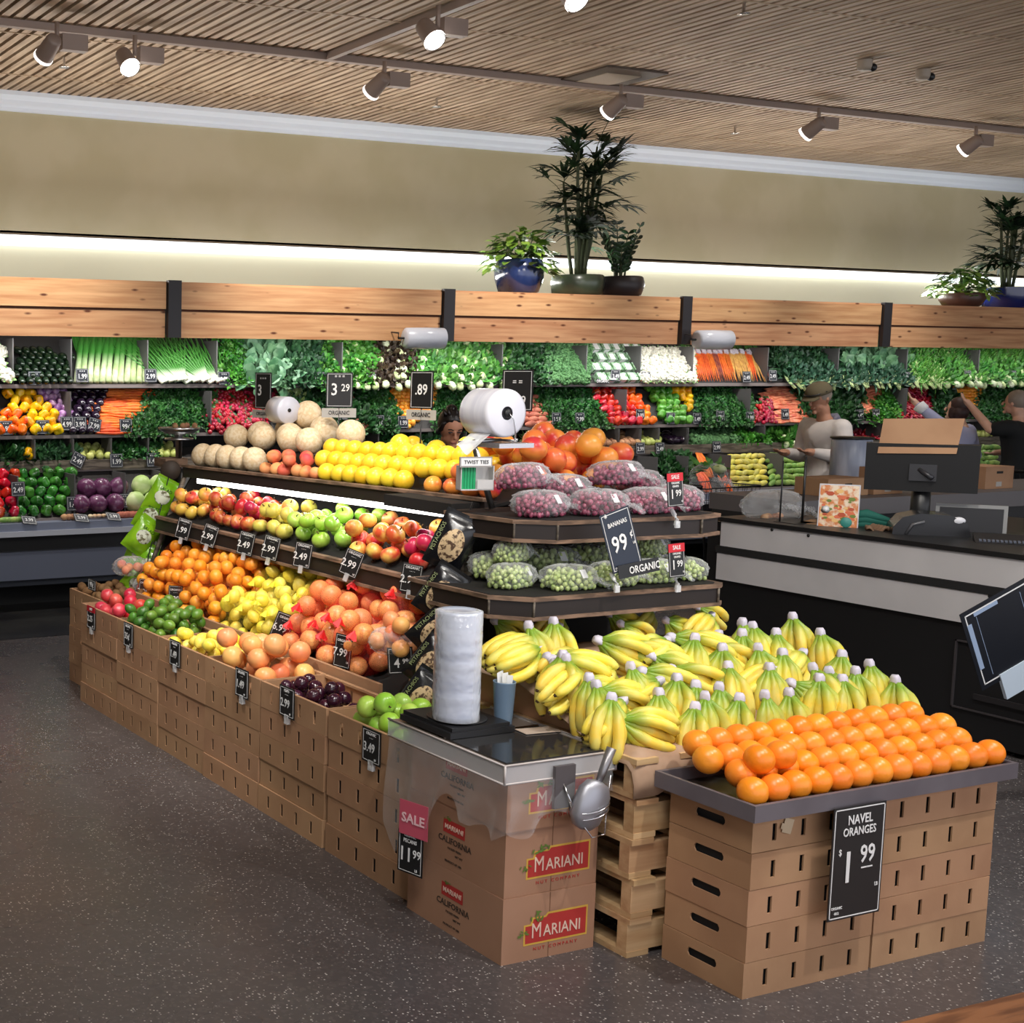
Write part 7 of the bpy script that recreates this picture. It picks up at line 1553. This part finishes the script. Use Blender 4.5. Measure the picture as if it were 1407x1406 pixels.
    if cap:
        cp = MB(); cp.lathe([(0, .125), (.04, .122), (.075, .10), (.093, .06), (.096, .035), (.09, .035)], 24); cp.v = [(x, y*1.14+.012, z) for x, y, z in cp.v]
        cp.grid(lambda u, v: (.085*math.cos(PI*u)*(1-.15*v), -.075-.075*v*math.sin(PI*u)**.5, .04-.02*v-.01*math.cos(PI*u)**2), 14, 5); o = cp.build('cap', cap, root, HM @ Matrix.Translation((0, 0, .012))); o.modifiers.new('t', 'SOLIDIFY').thickness = .004
        MB().tube([(-.095, .0, .055), (-.06, -.085, .05), (0, -.112, .048), (.06, -.085, .05), (.095, .0, .055)], .006, 6).build('sunglasses', BLACK, root, HM @ Matrix.Translation((0, 0, .012)))
    if extra: extra(root, HM)
    return tag(root, label, 'person')
HK = mat('hair_black', srgb(26, 18, 16), .35, bump=.5, bscale=50); HB_ = mat('hair_brown', srgb(50, 26, 20), .55, bump=.5, bscale=50); HG = mat('hair_grey', srgb(150, 138, 126), .6, bump=.5, bscale=50)
def c_at(px_, Y): return at(px_, 560, 'y', Y).x
def scarf(root, HM):
    MB().tube([(-.10, -.07, 1.12), (-.09, -.08, 1.36), (-.07, .0, 1.50), (.0, .07, 1.51), (.08, .0, 1.49), (.12, .09, 1.36), (.10, .12, .96)], [.03, .035, .035, .035, .035, .045, .045], 8).build('scarf', mat('scarf_grey', srgb(126, 124, 138), .9, col2=srgb(62, 66, 92), scale=2, stretch=(9, 1, 1)), root, Matrix.Diagonal((1, 1, 1, 1)))
def cuff(root, HM):
    a, b = Vector((.34, -.08, 1.53)), Vector((.42, -.27, 1.72)); MB().tube([a.lerp(b, .62), a.lerp(b, .66), a.lerp(b, .92), a.lerp(b, .95)], [.05, .062, .066, .05], 12).build('white_cuff', mat('cuff_white', srgb(236, 238, 242), .8), root)
# man in cap, facing left along the wall
person('person in an olive cap and pale shirt with grey scarf, handling greens', TR(c_at(1140, 8.6), 8.6, 0, 0, 0, -PI/2-.15), 'a', mat('shirt_pale', srgb(214, 206, 202), .85, col2=srgb(200, 192, 188), scale=4, bump=.4, bscale=8), mat('trousers_tan', srgb(90, 80, 70), .9), HG,
       ((.25, -.05, 1.17), (.16, -.29, 1.22), (-.1, -1, .1)), ((-.24, -.05, 1.17), (-.12, -.30, 1.20), (.15, -1, .1)), .35, .1, 'short', -.1, mat('cap_olive', srgb(98, 88, 66), .9), 1.085, 'long', (186, 136, 110), scarf)
# woman behind the display
person('person with dark pinned-up hair looking down behind the yellow fruit', TR(c_at(614, 7.3), 7.3, 0, 0, 0, -.45), 'b', mat('shirt_dark', srgb(30, 40, 34), .9), mat('trousers_black', (.02, .02, .02), .9), HK,
       ((.22, -.08, 1.15), (.12, -.30, 1.12), (0, -1, -.3)), ((-.22, -.08, 1.15), (-.12, -.30, 1.12), (0, -1, -.3)), .42, .12, 'bun', -.15, None, 1.0, 'long', (206, 146, 116))
# woman reaching up
person('person with a dark brown bob and pale lilac blouse reaching up to the roots', TR(c_at(1322, 9.5), 9.5, 0, 0, 0, PI+.2), 'c', mat('blouse_lilac', srgb(172, 174, 206), .8, bump=.3, bscale=8), mat('trousers_black', (.02, .02, .02), .9), HB_,
       ((.24, .05, 1.15), (.20, -.12, 1.02), (0, -1, 0)) if False else ((.34, -.08, 1.53), (.42, -.27, 1.72), (.2, -.6, .7)), ((-.25, .06, 1.16), (-.16, -.16, 1.05), (.2, -1, 0)), -.1, .1, 'bob', 0, None, .995, 'long', (226, 184, 160), cuff)
# person at the right edge
person('person in black at the right edge with raised arm and wristband', TR(c_at(1402, 9.0), 9.0, 0, 0, 0, PI+.1), 'd', mat('shirt_black', srgb(20, 22, 24), .9), mat('trousers_black', (.02, .02, .02), .9), HG,
       ((.31, -.10, 1.40), (.33, -.30, 1.64), (.15, -.6, .7)), ((-.27, -.02, 1.17), (-.20, -.26, 1.15), (0, -1, -.2)), -.05, .1, 'short', 0, None, 1.04, 'short', (222, 174, 150))
c = at(1252, 522, 'y', 8.9)
